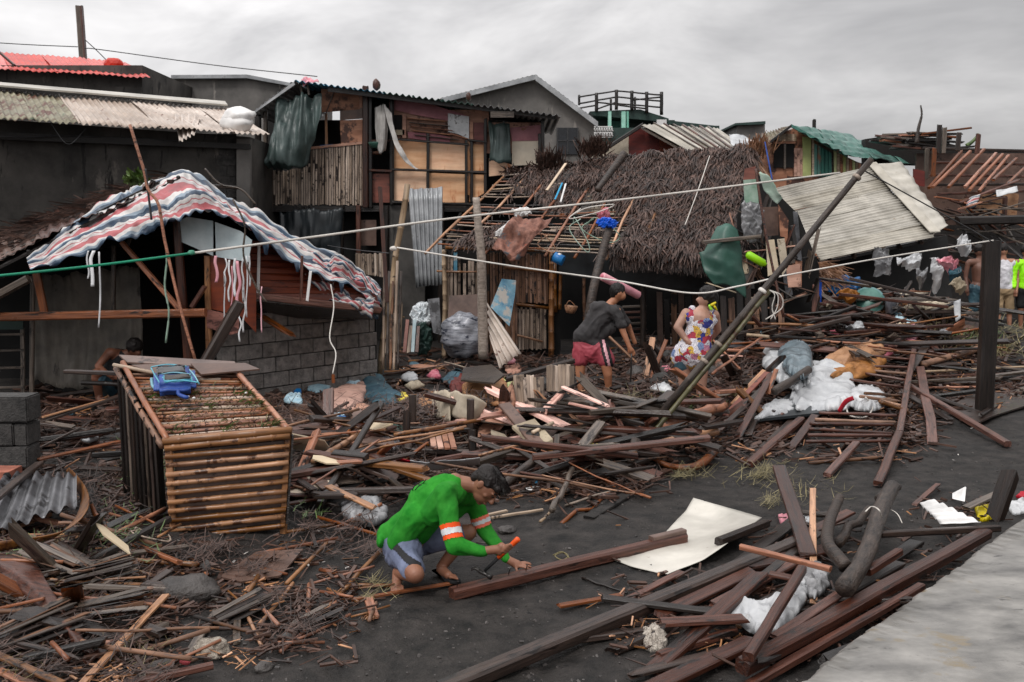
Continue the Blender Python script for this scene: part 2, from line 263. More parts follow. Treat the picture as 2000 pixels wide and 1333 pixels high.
def _print(t, uvn, sp):      # busy printed fabric: patches, rings and blocks
    vo = t.nodes.new('ShaderNodeTexVoronoi'); vo.distance = 'CHEBYCHEV'; vo.inputs['Scale'].default_value = 13; t.links.new(uvn.outputs['Object'], vo.inputs['Vector'])
    r = t.nodes.new('ShaderNodeValToRGB'); r.color_ramp.interpolation = 'CONSTANT'; s2 = t.nodes.new('ShaderNodeSeparateColor'); t.links.new(vo.outputs['Color'], s2.inputs[0]); t.links.new(s2.outputs[0], r.inputs[0])
    e = r.color_ramp.elements; e[0].position = 0; e[0].color = S(226, 222, 226); e[1].position = .34; e[1].color = S(212, 168, 50)
    for p, c in ((.50, S(40, 48, 128)), (.64, S(170, 44, 52)), (.74, S(226, 222, 226)), (.86, S(196, 130, 150)), (.93, S(120, 140, 180))):
        q = e.new(p); q.color = c
    v2 = t.nodes.new('ShaderNodeTexVoronoi'); v2.inputs['Scale'].default_value = 30; t.links.new(uvn.outputs['Object'], v2.inputs['Vector'])
    wv = mth('FRACT', mth('MULTIPLY', v2.outputs['Distance'], 3.2, None, t), None, None, t)
    k = mth('GREATER_THAN', wv, .72, None, t)
    mi = t.nodes.new('ShaderNodeMix'); mi.data_type = 'RGBA'; t.links.new(mth('MULTIPLY', k, .85, None, t), mi.inputs[0]); t.links.new(r.outputs[0], mi.inputs[6]); mi.inputs[7].default_value = S(52, 50, 88); return mi.outputs[2]
uvmat('printed_fabric', _print, .8)
# ---------------------------------------------------------------- objects
W = {}
def tagit(o, label=None, cat=None, group=None, kind=None):
    if label: o['label'] = label
    if cat: o['category'] = cat
    if group: o['group'] = group
    if kind: o['kind'] = kind
    elif cat: o['kind'] = 'thing'
    return o
def thing(name, label, cat, loc, group=None):
    o = bpy.data.objects.new(name, None); o.empty_display_size = .05; C.objects.link(o); o.location = loc; W[o.name] = Matrix.Translation(loc)
    return tagit(o, label, cat, group)
def mk(name, vs, fs, mat, parent=None, mw=None, smooth=False, uvs=None, label=None, cat=None, group=None, kind=None, flip=False):
    """vs in the local frame given by the world matrix mw"""
    if flip: fs = [tuple(reversed(f)) for f in fs]
    me = bpy.data.meshes.new(name); me.from_pydata([tuple(q) for q in vs], [], fs)
    if uvs:
        ul = me.uv_layers.new(name='UVMap')
        for lp in me.loops: ul.data[lp.index].uv = uvs[lp.vertex_index]
    if smooth: me.shade_smooth()
    return link(name, me, mat, parent, mw, label, cat, group, kind)
def link(name, me, mat, parent=None, mw=None, label=None, cat=None, group=None, kind=None):
    if mat is not None: me.materials.append(MATS[mat] if isinstance(mat, str) else mat)
    o = bpy.data.objects.new(name, me); C.objects.link(o); mw = mw or Matrix.Identity(4); W[o.name] = mw
    if parent is not None:
        o.parent = parent; o.matrix_local = W[parent.name].inverted() @ mw
    else: o.matrix_world = mw
    return tagit(o, label, cat, group, kind)
def frame(p0, p1, roll=0.0, upv=V((0, 0, 1))):
    x = (p1 - p0).normalized()
    if abs(x.dot(upv)) > .98: upv = V((0, 1, 0))
    y = upv.cross(x).normalized(); z = x.cross(y)
    if roll:
        q = Matrix.Rotation(roll, 3, x); y = q @ y; z = q @ z
    m = Matrix((x, y, z)).transposed().to_4x4(); m.translation = p0; return m
def noz(s): return noise.noise(V((s * 1.37, s * .71, 3.1)))
def plank_mesh(Lg, w_, h_, rag=.5, n=4, bend=0.0):
    vs, fs = [], []; c = min(w_, h_) * .18; sd = R.random() * 99
    prof = [(-w_/2 + c, -h_/2), (w_/2 - c, -h_/2), (w_/2, -h_/2 + c), (w_/2, h_/2 - c), (w_/2 - c, h_/2), (-w_/2 + c, h_/2), (-w_/2, h_/2 - c), (-w_/2, -h_/2 + c)]
    for i in range(n + 1):
        t = i / n; by = bend * Lg * (math.sin(math.pi * t)); by2 = .006 * Lg * noz(sd + t * 3); s = 1 + .06 * noz(sd + 7 + t * 5)
        for k, (a, b) in enumerate(prof):
            x = t * Lg
            if rag and i in (0, n):
                x += (R.random() - .5) * rag * w_ * (1.4 if R.random() < .25 else .6)
            vs.append((x, a * s + by2, b * s + by))
    for i in range(n):
        for k in range(8):
            a, b = i * 8 + k, i * 8 + (k + 1) % 8; fs.append((a, b, b + 8, a + 8))
    fs.append(tuple(range(8))[::-1]); fs.append(tuple(n * 8 + k for k in range(8)))
    return vs, fs
def plank(name, p0, p1, w_, h_, mat, roll=0, parent=None, rag=.5, bend=0.0, n=4, **kw):
    vs, fs = plank_mesh((p1 - p0).length, w_, h_, rag, n, bend)
    return mk(name, vs, fs, mat, parent, frame(p0, p1, roll), **kw)
def pole_mesh(Lg, r, nodes=.28, n=None, bend=0.0, r2=None, sides=8, wob=.01, knots=True):
    vs, fs = [], []; r2 = r if r2 is None else r2; sd = R.random() * 99; ts = [0.0]; x = R.random() * nodes
    if knots:
        while x < Lg - .03:
            if x > .03: ts += [max(x - .012, 0), x, x + .012]
            x += nodes * (.8 + .4 * R.random())
    else: ts += [Lg * i / 6 for i in range(1, 6)]
    ts.append(Lg); ts = sorted(ts); kn = {i for i in range(1, len(ts) - 1) if knots and (i - 1) % 3 == 1}
    for i, x in enumerate(ts):
        t = x / Lg; rr = (r + (r2 - r) * t) * (1.16 if i in kn else 1.0) * (1 if knots else 1 + .12 * noz(sd + 20 + t * 6))
        cy = wob * Lg * noz(sd + t * 2.2); cz = wob * Lg * noz(sd + 50 + t * 2.2) + bend * Lg * math.sin(math.pi * t)
        for k in range(sides):
            a = 2 * math.pi * k / sides; vs.append((x, cy + rr * math.cos(a), cz + rr * math.sin(a)))
    m = len(ts)
    for i in range(m - 1):
        for k in range(sides):
            a, b = i * sides + k, i * sides + (k + 1) % sides; fs.append((a, b, b + sides, a + sides))
    fs.append(tuple(range(sides))[::-1]); fs.append(tuple((m - 1) * sides + k for k in range(sides)))
    return vs, fs
def pole(name, p0, p1, r, mat, parent=None, nodes=.28, bend=0.0, r2=None, sides=8, wob=.01, knots=True, **kw):
    vs, fs = pole_mesh((p1 - p0).length, r, nodes, None, bend, r2, sides, wob, knots)
    o = mk(name, vs, fs, mat, parent, frame(p0, p1), smooth=True, **kw); return o
def crom(pts, n):
    pts = [pts[0] * 2 - pts[1]] + list(pts) + [pts[-1] * 2 - pts[-2]]; m = len(pts) - 3; o_ = []
    for i in range(n + 1):
        t = i / n * m; k = min(int(t), m - 1); t -= k; a, b, c, d = pts[k:k + 4]
        o_.append(.5 * ((2 * b) + (c - a) * t + (2 * a - 5 * b + 4 * c - d) * t * t + (3 * b - a - 3 * c + d) * t ** 3))
    return o_
def tube_mesh(pts, rad, sides=6, seg=24):
    cs = crom(pts, seg); vs, fs = [], []; up = V((0, 0, 1))
    for i, c in enumerate(cs):
        d = (cs[min(i + 1, seg)] - cs[max(i - 1, 0)]).normalized(); u_ = d.cross(up)
        if u_.length < .1: u_ = d.cross(V((0, 1, 0)))
        u_.normalize(); v_ = d.cross(u_); t = i / seg
        rr = rad if isinstance(rad, (int, float)) else (rad[0] + (rad[1] - rad[0]) * t)
        for k in range(sides):
            a = 2 * math.pi * k / sides; vs.append(c + (u_ * math.cos(a) + v_ * math.sin(a)) * rr)
    for i in range(seg):
        for k in range(sides):
            a, b = i * sides + k, i * sides + (k + 1) % sides; fs.append((a, b, b + sides, a + sides))
    fs.append(tuple(range(sides))[::-1]); fs.append(tuple(seg * sides + k for k in range(sides)))
    return vs, fs
def tube(name, pts, rad, mat, parent=None, sides=6, seg=24, **kw):
    vs, fs = tube_mesh(pts, rad, sides, seg); return mk(name, vs, fs, mat, parent, smooth=True, **kw)
def thicken(vs, fs, th, nu, nv):
    """closed shell from a (nu+1)x(nv+1) grid"""
    nr = [V((0, 0, 0)) for _ in vs]
    for f in fs:
        n = (vs[f[1]] - vs[f[0]]).cross(vs[f[2]] - vs[f[0]])
        for i in f: nr[i] += n
    m = len(vs); back = [v - n.normalized() * th if n.length else v for v, n in zip(vs, nr)]
    fs2 = list(fs) + [tuple(reversed([i + m for i in f])) for f in fs]; W1 = nu + 1
    rim = [i for i in range(W1)] + [j * W1 + nu for j in range(1, nv + 1)] + [nv * W1 + i for i in range(nu - 1, -1, -1)] + [j * W1 for j in range(nv - 1, 0, -1)]
    for a, b in zip(rim, rim[1:] + rim[:1]): fs2.append((b, a, a + m, b + m))
    return list(vs) + back, fs2
def loft(name, curves, mat, nu=30, nv=10, disp=0.0, fr=3.0, th=.004, parent=None, fn=None, edge=0.0, smooth=True, aniso=(1, 1, 1), **kw):
    cs = [crom([V(p) for p in c], nu) for c in curves]; vs, uvs = [], []; sd = V((R.random() * 50, 0, 0))
    for j in range(nv + 1):
        for i in range(nu + 1):
            if len(cs) > 2: p = None
            t = j / nv * (len(cs) - 1); k = min(int(t), len(cs) - 2); t -= k; p = cs[k][i].lerp(cs[k + 1][i], t)
            if disp:
                q = V((p.x * aniso[0], p.y * aniso[1], p.z * aniso[2])) * fr + sd; e_ = noise.noise(q) + .5 * noise.noise(q * 2.3) + .28 * noise.noise(q * 5.1)
                p = p + V((.3 * noise.noise(q + V((9, 9, 9))), -.7 * e_, .7 * e_)) * disp
            if edge and j in (0, nv): p = p + V((0, 0, (R.random() - .5) * edge))
            if fn: p = fn(p, i / nu, j / nv)
            vs.append(p); uvs.append((i / nu, j / nv))
    fs = [(j * (nu + 1) + i, j * (nu + 1) + i + 1, (j + 1) * (nu + 1) + i + 1, (j + 1) * (nu + 1) + i) for j in range(nv) for i in range(nu)]
    if th: vs, fs = thicken(vs, fs, th, nu, nv); uvs = uvs + uvs
    return mk(name, vs, fs, mat, parent, smooth=smooth, uvs=uvs, **kw)
def corr(name, q, waves, amp, mat, parent=None, along='v', th=.0025, warp=0.0, nv=8, per=6, rag=0.0, **kw):
    """corrugated sheet on quad q = [p00,p10,p11,p01]; ridges run along v (or u)"""
    a, b, c, d = [V(x) for x in q]
    if along == 'u': a, b, c, d = a, d, c, b
    nu = waves * per; n_ = (b - a).cross(d - a).normalized(); vs = []; sd = R.random() * 60
    for j in range(nv + 1):
        for i in range(nu + 1):
            u_, v_ = i / nu, j / nv
            if rag and j in (0, nv): v_ += rag * noise.noise(V((u_ * 9, sd, j))) 
            p = a.lerp(b, u_).lerp(d.lerp(c, u_), v_)
            p = p + n_ * (amp * math.sin(2 * math.pi * waves * u_) + warp * noise.noise(V((u_ * 2.5, v_ * 2.5, sd))))
            vs.append(p)
    fs = [(j * (nu + 1) + i, j * (nu + 1) + i + 1, (j + 1) * (nu + 1) + i + 1, (j + 1) * (nu + 1) + i) for j in range(nv) for i in range(nu)]
    vs, fs = thicken(vs, fs, th, nu, nv)
    o0 = sum(vs, V((0, 0, 0))) / len(vs)
    return mk(name, [p - o0 for p in vs], fs, mat, parent, Matrix.Translation(o0), smooth=True, **kw)
def slab(name, pts, th, mat, parent=None, dirv=V((0, 1, 0)), **kw):
    """flat panel of any outline, given thickness along dirv"""
    pts = [V(p) for p in pts]; o0 = sum(pts, V((0, 0, 0))) / len(pts); n = len(pts)
    vs = [p - o0 for p in pts] + [p - o0 + dirv * th for p in pts]
    fs = [tuple(range(n)), tuple(range(2 * n - 1, n - 1, -1))] + [((i + 1) % n, i, i + n, (i + 1) % n + n) for i in range(n)]
    me = bpy.data.meshes.new(name); me.from_pydata([tuple(v) for v in vs], [], fs)
    bm = bmesh.new(); bm.from_mesh(me); bmesh.ops.recalc_face_normals(bm, faces=bm.faces); bmesh.ops.triangulate(bm, faces=[f for f in bm.faces if len(f.verts) > 4]); bm.to_mesh(me); bm.free()
    return link(name, me, mat, parent, Matrix.Translation(o0), **kw)
def pan(name, pxs, Y, th, mat, parent=None, jit=0, **kw):
    """panel given by photo points at depth Y (number or list)"""
    Ys = Y if isinstance(Y, (list, tuple)) else [Y] * len(pxs)
    return slab(name, [P(a, b, y) for (a, b), y in zip(pxs, Ys)], th, mat, parent, **kw)
def rect(x0, y0, x1, y1): return [(x0, y0), (x1, y0), (x1, y1), (x0, y1)]
def gslab(name, pxs, th, mat, dz=.03, parent=None, **kw):
    """board lying on the ground"""
    dzs = dz if isinstance(dz, (list, tuple)) else [dz] * len(pxs)
    return slab(name, [G(a, b, z) for (a, b), z in zip(pxs, dzs)], th, mat, parent, dirv=V((0, 0, -1)), **kw)
def rag_pile(name, pxs, h, mat, dz=.02, rings=26, seg=110, fr=6.0, parent=None, sharp=1.0, Y=None, **kw):
    """crumpled cloth or sack: an outline on the ground filled with creased folds"""
    pts = [G(a, b, dz) for a, b in pxs] if Y is None else [P(a, b, Y) for a, b in pxs]
    rim = crom(pts + [pts[0]], seg)[:-1]; c = sum(rim, V((0, 0, 0))) / seg; vs = []; sd = V((R.random() * 40, R.random() * 40, 0)); fs = []
    size = sum((p - c).length for p in rim) / seg; ts = []
    for k in range(6):
        a = R.random() * 6.28; ts.append((V((math.cos(a), math.sin(a), .5 * math.sin(a * 3))), (.7 + R.random() * 1.0 + k * .45) / size, R.random(), 1 / (1 + k * .45)))
    tot = sum(t_[3] for t_ in ts)
    for k in range(rings + 1):
        s = 1 - k / rings
        for i in range(seg):
            p = c.lerp(rim[i], max(s, .001) * (1 + (.30 * noise.noise(V((3 * math.cos(i * 6.2832 / seg), 3 * math.sin(i * 6.2832 / seg), sd.x))) + .12 * noise.noise(V((9 * math.cos(i * 6.2832 / seg), 9 * math.sin(i * 6.2832 / seg), sd.y)))) * s * s)); q = p + V((noise.noise(p * 2.2 / size + sd), noise.noise(p * 2.2 / size - sd), 0)) * size * .35; z = 0
            for (d, f, ph, am) in ts:
                x = q.dot(d) * f + ph; x -= math.floor(x); z += am * abs(x - .5) * 2
            z = z / tot + .08 * noise.noise(q * 4.5 / size); e = (1 - s ** 3.0)
            hh = h * .62 * (e ** .4) * (.25 + 1.35 * (z - .25) * sharp) + .012 * (z - .5)
            vs.append(p + V(((z - .5) * .25 * h, (z - .5) * .2 * h, max(hh, -.01))) if Y is None else p + V(((z - .5) * .2 * h, -abs(hh) * 1.1, (z - .5) * h * .8)))
    for k in range(rings):
        for i in range(seg):
            a, b = k * seg + i, k * seg + (i + 1) % seg; fs.append((a, b, b + seg, a + seg))
    fs.append(tuple(rings * seg + i for i in range(seg)))
    m = len(vs); off = V((0, 0, -.03)) if Y is None else V((0, .03, 0)); vs += [p + off for p in rim]
    for i in range(seg): fs.append((i + m, (i + 1) % seg + m, (i + 1) % seg, i))
    fs.append(tuple(m + i for i in range(seg))[::-1])
    return mk(name, vs, fs, mat, parent, smooth=True, **kw)
def rock_mesh(r, sq=(1, .8, .65), sub=2, am=.32):
    bm = bmesh.new(); bmesh.ops.create_icosphere(bm, subdivisions=sub, radius=1.0); sd = V((R.random() * 90, 0, 0))
    for v_ in bm.verts:
        n_ = v_.co.normalized(); k = 1 + am * noise.noise(n_ * 1.4 + sd) + am * .5 * noise.noise(n_ * 3.4 + sd)
        v_.co = V((n_.x * sq[0], n_.y * sq[1], n_.z * sq[2])) * r * k
    me = bpy.data.meshes.new('rock'); bm.to_mesh(me); bm.free(); return me
def rock(name, p, r, mat, label=None, cat='stone', sq=(1, .8, .65), sub=3, **kw):
    me = rock_mesh(r, sq, sub); me.shade_smooth()
    return link(name, me, mat, None, Matrix.Translation(p) @ Matrix.Rotation(R.random() * 6, 4, 'Z'), label, cat, **kw)
def box_vf(c, hx, hy, hz, m3=None):
    vs = [V((sx * hx, sy * hy, sz * hz)) for sx in (-1, 1) for sy in (-1, 1) for sz in (-1, 1)]
    if m3 is not None: vs = [m3 @ v_ for v_ in vs]
    return [v_ + c for v_ in vs], [(0, 1, 3, 2), (4, 6, 7, 5), (0, 4, 5, 1), (2, 3, 7, 6), (0, 2, 6, 4), (1, 5, 7, 3)]
def lathe(name, p0, axis, prof, mat, parent=None, seg=20, **kw):
    mw = frame(p0, p0 + axis); vs, fs = [], []
    for x, r in prof:
        for k in range(seg):
            a = 2 * math.pi * k / seg; vs.append((x, r * math.cos(a), r * math.sin(a)))
    for i in range(len(prof) - 1):
        for k in range(seg):
            a, b = i * seg + k, i * seg + (k + 1) % seg; fs.append((a, b, b + seg, a + seg))
    fs.append(tuple(range(seg))[::-1]); fs.append(tuple((len(prof) - 1) * seg + k for k in range(seg)))
    return mk(name, vs, fs, mat, parent, mw, smooth=True, **kw)
def lay(T, default_kind='plank'):
    """hand-placed wood: x0,y0,dz0, x1,y1,dz1, width px, kind, material, label"""
    for (x0, y0, z0, x1, y1, z1, wp, kind, mat, lab) in T:
        a, b = G(x0, y0, z0), G(x1, y1, z1); w_ = wp / ppm((a + b) / 2)
        if kind == 'pole': pole('bamboo_pole', a, b, w_ / 2, mat, label=lab, cat='bamboo pole')
        elif kind == 'branch': pole('branch', a, b, w_ / 2, mat, knots=False, wob=.05, r2=w_ * .38, label=lab, cat='branch')
        elif kind == 'log': pole('log', a, b, w_ / 2, mat, knots=False, wob=.012, sides=14, label=lab, cat='log')
        elif kind == 'beam': plank('wooden_beam', a, b, w_ * .72, w_ * .62, mat, roll=(R.random() - .5) * .3, rag=.2, label=lab, cat='beam')
        else: plank('wooden_plank', a, b, w_, max(.018, min(.035, w_ * .3)), mat, roll=(R.random() - .5) * .25, label=lab, cat='board')
# ================================================================ ground
def axis(lo, hi, fine_lo, fine_hi, st, far):
    a = []; x = fine_lo
    while x <= fine_hi: a.append(x); x += st
    k = st; x = fine_lo
    while x > lo: k *= far; x -= k; a.insert(0, x)
    k = st; x = fine_hi
    while x < hi: k *= far; x += k; a.append(x)
    return a
xs = axis(-900, 900, -6, 7, .055, 1.35); ys = [y for y in axis(-40, 1500, 3, 10, .045, 1.12)]
vs = [(x, y, gh(x, y) if -30 < y < 60 else 0.0) for y in ys for x in xs]; nx = len(xs)
fs = [(j * nx + i, j * nx + i + 1, (j + 1) * nx + i + 1, (j + 1) * nx + i) for j in range(len(ys) - 1) for i in range(nx - 1)]
mk('ground', vs, fs, 'sand', smooth=True, kind='structure')
# seawall the photographer stands on
edge = [P(a, b, (HC - .66) / (math.tan(PIT + math.atan((b - 666.5) / F)))) for a, b in ((1240, 1560), (1400, 1440), (1540, 1340), (1640, 1262), (1740, 1190), (1850, 1112), (1940, 1048), (2010, 1000), (2200, 900), (2500, 780))]
edge = crom(edge, 220)
for i, p in enumerate(edge):
    p.z = .66; p.y += .02 * noz(i * .8) + .006 * noz(i * 3.7); p.x += .02 * noz(i * .8 + 40) + .006 * noz(i * 4.1)
far_e = [p + V((2.6, -2.6, 0)) for p in edge]
vs, fs = [], []; prof = [(-.0, -.75), (0, -.03), (.03, 0), (.15, .004), (.5, .006), (1.2, .0), (2.6, .0)]
for i, p in enumerate(edge):
    for (s, z) in prof:
        q = p + V((.7071 * s, -.7071 * s, z)); vs.append((q.x, q.y, q.z + (.010 * noise.noise(V((q.x * 2, q.y * 2, 0))) + .006 * noise.noise(V((q.x * 7, q.y * 3, 0))) if z > -.1 else 0)))
m = len(prof); fs = [(i * m + k, (i + 1) * m + k, (i + 1) * m + k + 1, i * m + k + 1) for i in range(220) for k in range(m - 1)]
mk('seawall', vs, fs, 'wet_cement', smooth=True, kind='structure', flip=True)
# ================================================================ general building helpers
def hull(name, pxs, Y, depth, mat, parent, **kw): return pan(name, pxs, Y, depth, mat, parent, **kw)
def roof_bits(parent, p0, p1, p2, p3, n, mats, waves, amp=.018, name='roofing_sheet', **kw):
    """row of overlapping corrugated sheets: eave p0->p1, top p3->p2"""
    for k in range(n):
        a, b = k / n, (k + 1) / n + .01; z = V((0, 0, .012 * (k % 2) + R.random() * .012)); e = (R.random() - .5) * .12
        d = (p0 - p3).normalized() * e
        corr(name, (p0.lerp(p1, a) + z + d, p0.lerp(p1, b) + z + d, p3.lerp(p2, b) + z, p3.lerp(p2, a) + z), waves, amp, mats[k % len(mats)], parent, warp=.03, rag=.02, **kw)
# ---------------------------------------------------------------- B1 low concrete building, left
b = thing('concrete_building', 'low dark concrete building with tan rusty corrugated roof at left edge', 'building', P(240, 600, 16))
def wl(px, py, off=0): return P(px, py, 15 + (px + 100) / 600 * 3.2 + off)
def wpan(name, pxs, off, th, mat, parent, **kw): return slab(name, [wl(a, c, off) for a, c in pxs], th, mat, parent, **kw)
wpan('wall', [(-120, 225), (488, 268), (488, 720), (-120, 780)], .12, 2.6, 'concrete_dark', b)
wpan('pillar', rect(186, 258, 222, 740), -.02, .13, 'concrete', b); wpan('pillar', rect(462, 272, 488, 720), -.02, .13, 'concrete', b)
bp_ = wpan('block_infill', [(224, 258), (460, 275), (460, 600), (224, 600)], .08, .03, 'mortar', b)
for r_ in range(9):
    for k in range(7):
        x0 = 224 + k * 40 - (r_ % 2) * 20; x1 = x0 + 38.5; y0 = 262 + r_ * 21; y1 = y0 + 19.5
        x0, x1 = max(x0, 224), min(x1, 461)
        if x1 - x0 > 6: wpan('cement_block', rect(x0, y0, x1, y1), .06 - R.random() * .01, .03, 'block_dark', b)
wpan('beam', [(-120, 252), (488, 282), (488, 292), (-120, 268)], -.06, .08, 'black_wood', b)
e0, e1 = wl(-120, 226, -.5), wl(520, 264, -.5); t0, t1 = wl(-120, 168, 2.0), wl(440, 213, 2.2)
cols = ['rust_sheet_old', 'rust_sheet_old', 'rust_sheet_old', 'rust_sheet', 'rust_sheet', 'rust_sheet', 'rust_sheet', 'rust_sheet']
roof_bits(b, e0, e1, t1, t0, 8, cols, 7, .018)
corr('roofing_sheet', (wl(350, 278, -.75), wl(380, 262, -.75), wl(392, 225, .6), wl(340, 225, .6)), 4, .025, 'rust_sheet', b)
slab('ridge_cap', [wl(-120, 166, 1.7) + V((0, 0, .05)), wl(445, 213, 1.9) + V((0, 0, .05)), wl(440, 206, 2.4) + V((0, 0, .05)), wl(-120, 160, 2.4) + V((0, 0, .05))], .03, 'white_roof_sheet', b, dirv=V((0, 0, 1)))
for k, (sx, sy, rr) in enumerate(((463, 243, 26), (466, 228, 24))):
    o = link('sandbag', rock_mesh(.24, (1.15, .7, .68), 3, .3), 'white_paint', None, Matrix.Translation(wl(sx, sy, -.25)), ('lower' if k == 0 else 'upper') + ' white sandbag weighing down the end of the tan roof', 'sandbag', 'sandbags on the tan roof'); o.data.shade_smooth()
tube('cable', [wl(-120, 262, -.2), wl(40, 268, -.3), wl(120, 266, -.25), wl(250, 270, -.2), wl(350, 276, -.2)], .012, 'wire_dark', label='dark cable running under the eave of the tan roof', cat='cable')
tube('cord', [wl(98, 240, -.5), wl(133, 282, -.6), wl(168, 252, -.5)], .007, 'wire_dark', label='thin cord looped below the tan roof edge', cat='cord')
# ---------------------------------------------------------------- B2 red roofed building
b = thing('red_roof_building', 'grey rendered building with bright red corrugated roof top left', 'building', P(140, 300, 26))
pan('wall', rect(-160, 128, 278, 330), 26, 4, 'concrete_dark', b)
pan('window', rect(225, 170, 276, 190), 25.95, .05, 'concrete_dark', b)
q = [P(-160, 126, 25.5), P(290, 153, 25.5), P(240, 121, 28.5), P(-160, 90, 28.5)]
roof_bits(b, *q, 5, ['red_roof'], 8, .016)
plank('barge_board', P(-4, 100, 25.4), P(28, 128, 25.4), .12, .05, 'red_brown_wood', parent=b)
o = link('ridge_ornament', rock_mesh(.22, (1.2, .8, .8), 2, .2), 'red_roof', b, Matrix.Translation(P(222, 126, 27)))
q = thing('utility_pole', 'tall weathered utility pole rising behind the red roof', 'utility pole', P(160, 120, 31))
plank('post', P(165, 160, 31), P(155, 12, 31), .2, .17, 'grey_wood', parent=q, rag=.1)
plank('strip', P(170, 160, 30.9), P(160, 14, 30.9), .05, .17, 'red_brown_wood', parent=q, rag=.1)
for k, (pts, la) in enumerate((([(-40, 82), (60, 88), (152, 92)], 'thin overhead wire coming from the left to the utility pole'), ([(166, 95), (200, 98), (420, 128), (620, 150)], 'long thin overhead wire sagging right from the utility pole'), ([(166, 78), (190, 100), (212, 122)], 'short stay wire from the utility pole to the red roof'))):
    tube('overhead_wire', [P(a, c, 30.8) for a, c in pts], .014, 'wire_dark', sides=4, label=la, cat='wire')
# ---------------------------------------------------------------- B3 small beige + grey building
b = thing('beige_shed', 'small beige shed between the red roof and the grey building', 'shed', P(310, 300, 31))
pan('wall', rect(270, 168, 345, 300), 31, 3, 'cream_cloth', b); pan('roof', [(272, 164), (348, 162), (348, 168), (272, 170)], 30.8, 3.2, 'concrete', b); pan('opening', rect(282, 188, 338, 198), 30.97, .04, 'painted_shade', b)
b = thing('grey_building', 'plain grey rendered building with pale roof edge left of the shanty', 'building', P(450, 300, 30))
pan('wall', [(338, 152), (480, 152), (590, 172), (590, 560), (338, 560)], 30, 5, 'concrete', b)
pan('roof_edge', [(334, 147), (482, 146), (592, 167), (592, 173), (482, 153), (334, 154)], 29.8, .5, 'zinc_sheet', b)
pan('wall', rect(488, 228, 600, 420), 24, 3, 'concrete', b)
# ---------------------------------------------------------------- B5 gabled concrete house
b = thing('gabled_house', 'grey gabled concrete house with white roof edges behind the shanty', 'house', P(1050, 400, 28))
pan('wall', [(880, 190), (1046, 152), (1160, 236), (1160, 570), (880, 570)], 28, 7, 'concrete', b)
a0 = P(1046, 146, 27.7); a1 = P(1168, 238, 27.7); a2 = P(862, 192, 27.7)
slab('barge_board', [a0, a1, a1 + V((0, 0, -.16)), a0 + V((0, 0, -.16))], .14, 'zinc_sheet', b)
slab('barge_board', [a0, a2, a2 + V((0, 0, -.13)), a0 + V((0, 0, -.13))], .14, 'zinc_sheet', b)
corr('roofing_sheet', (a2, a0, a0 + V((-1.2, 7, .5)), a2 + V((-1.2, 7, .5))), 20, .012, 'white_roof_sheet', b)
corr('roofing_sheet', (a0, a1, a1 + V((0, 7, 0)), a0 + V((0, 7, 0))), 14, .012, 'zinc_sheet', b)
w_ = pan('window', rect(1087, 250, 1129, 302), 27.95, .05, 'glass_dark', b)
for x in (1087, 1107, 1127): pan('window_bar', rect(x, 250, x + 3, 302), 27.9, .05, 'wire_dark', w_)
pan('window_bar', rect(1090, 274, 1127, 276), 27.9, .04, 'wire_dark', w_)
# ---------------------------------------------------------------- B6 terrace
b = thing('terrace_house', 'dark green house with a log railed roof terrace', 'house', P(1220, 400, 33))
pan('wall', rect(1150, 226, 1290, 420), 33, 4, 'dark_green', b); pan('deck', [(1152, 218), (1250, 214), (1306, 232), (1306, 239), (1160, 226)], 32, 3.2, 'dark_green', b)
for x0, x1 in ((1188, 1194), (1214, 1222), (1224, 1228)): pan('column', rect(x0, 218, x1, 262), 31.9, .2, 'mint_paint', b)
pan('column', rect(1283, 234, 1302, 252), 31.9, .3, 'white_paint', b)
pan('window', rect(1196, 226, 1213, 250), 32.95, .06, 'green_paint', b)
pan('balcony_wall', rect(1150, 250, 1240, 282), 31.4, .5, 'dark_green', b)
posts = [(1131, 186, 206, 33.5), (1165, 182, 219, 31.9), (1193, 194, 216, 34), (1204, 176, 215, 31.9), (1234, 178, 217, 31.9), (1240, 190, 217, 34.5), (1263, 180, 222, 31.9), (1292, 180, 225, 31.9)]
for x, y0, y1, Y in posts: pole('railing_post', P(x, y1, Y), P(x, y0, Y), .055 if Y < 32 else .04, 'black_wood', b, knots=False)
for (x0, y0, x1, y1) in ((1131, 190, 1204, 178), (1131, 203, 1204, 190), (1131, 212, 1165, 206), (1165, 214, 1204, 200), (1204, 178, 1292, 186), (1204, 190, 1292, 198), (1204, 203, 1292, 210), (1165, 200, 1263, 213), (1234, 196, 1292, 190)):
    pole('railing', P(x0, y0, 31.9), P(x1, y1, 31.9), .026, 'black_wood', b, knots=False)
# painted shop-sign style lettering panel: pale script in two rows
sg = thing('balcony_sign', 'pale scroll fretwork on the balcony of the terrace house', 'railing panel', P(1180, 262, 31.3))
for row, y in enumerate((247, 258, 267)):
    pan('rail', rect(1152, y, 1196, y + 2.2), 31.3, .04, 'white_paint', sg)
for r_ in range(2):
    for k in range(9):
        x = 1155 + k * 4.8; y = 251 + r_ * 10
        pts = [P(x, y + 5, 31.3), P(x + 1.5, y, 31.28), P(x + 3.2, y + 2.5, 31.3), P(x + 1.2, y + 4.2, 31.28), P(x + 4.2, y + 5.5, 31.3)]
        tube('scroll', pts, .02, 'white_paint', sg, sides=4, seg=10)
b = thing('dark_roof_house', 'dark flat roofed house beside the roof terrace', 'house', P(1360, 300, 36)); pan('wall', rect(1300, 246, 1405, 330), 36, 3, 'concrete_dark', b); pan('roof', [(1302, 240), (1310, 236), (1405, 247), (1405, 252), (1302, 246)], 35.6, 4, 'dark_green', b); pan('tank', rect(1304, 235, 1318, 243), 35.5, .4, 'dark_green', b)
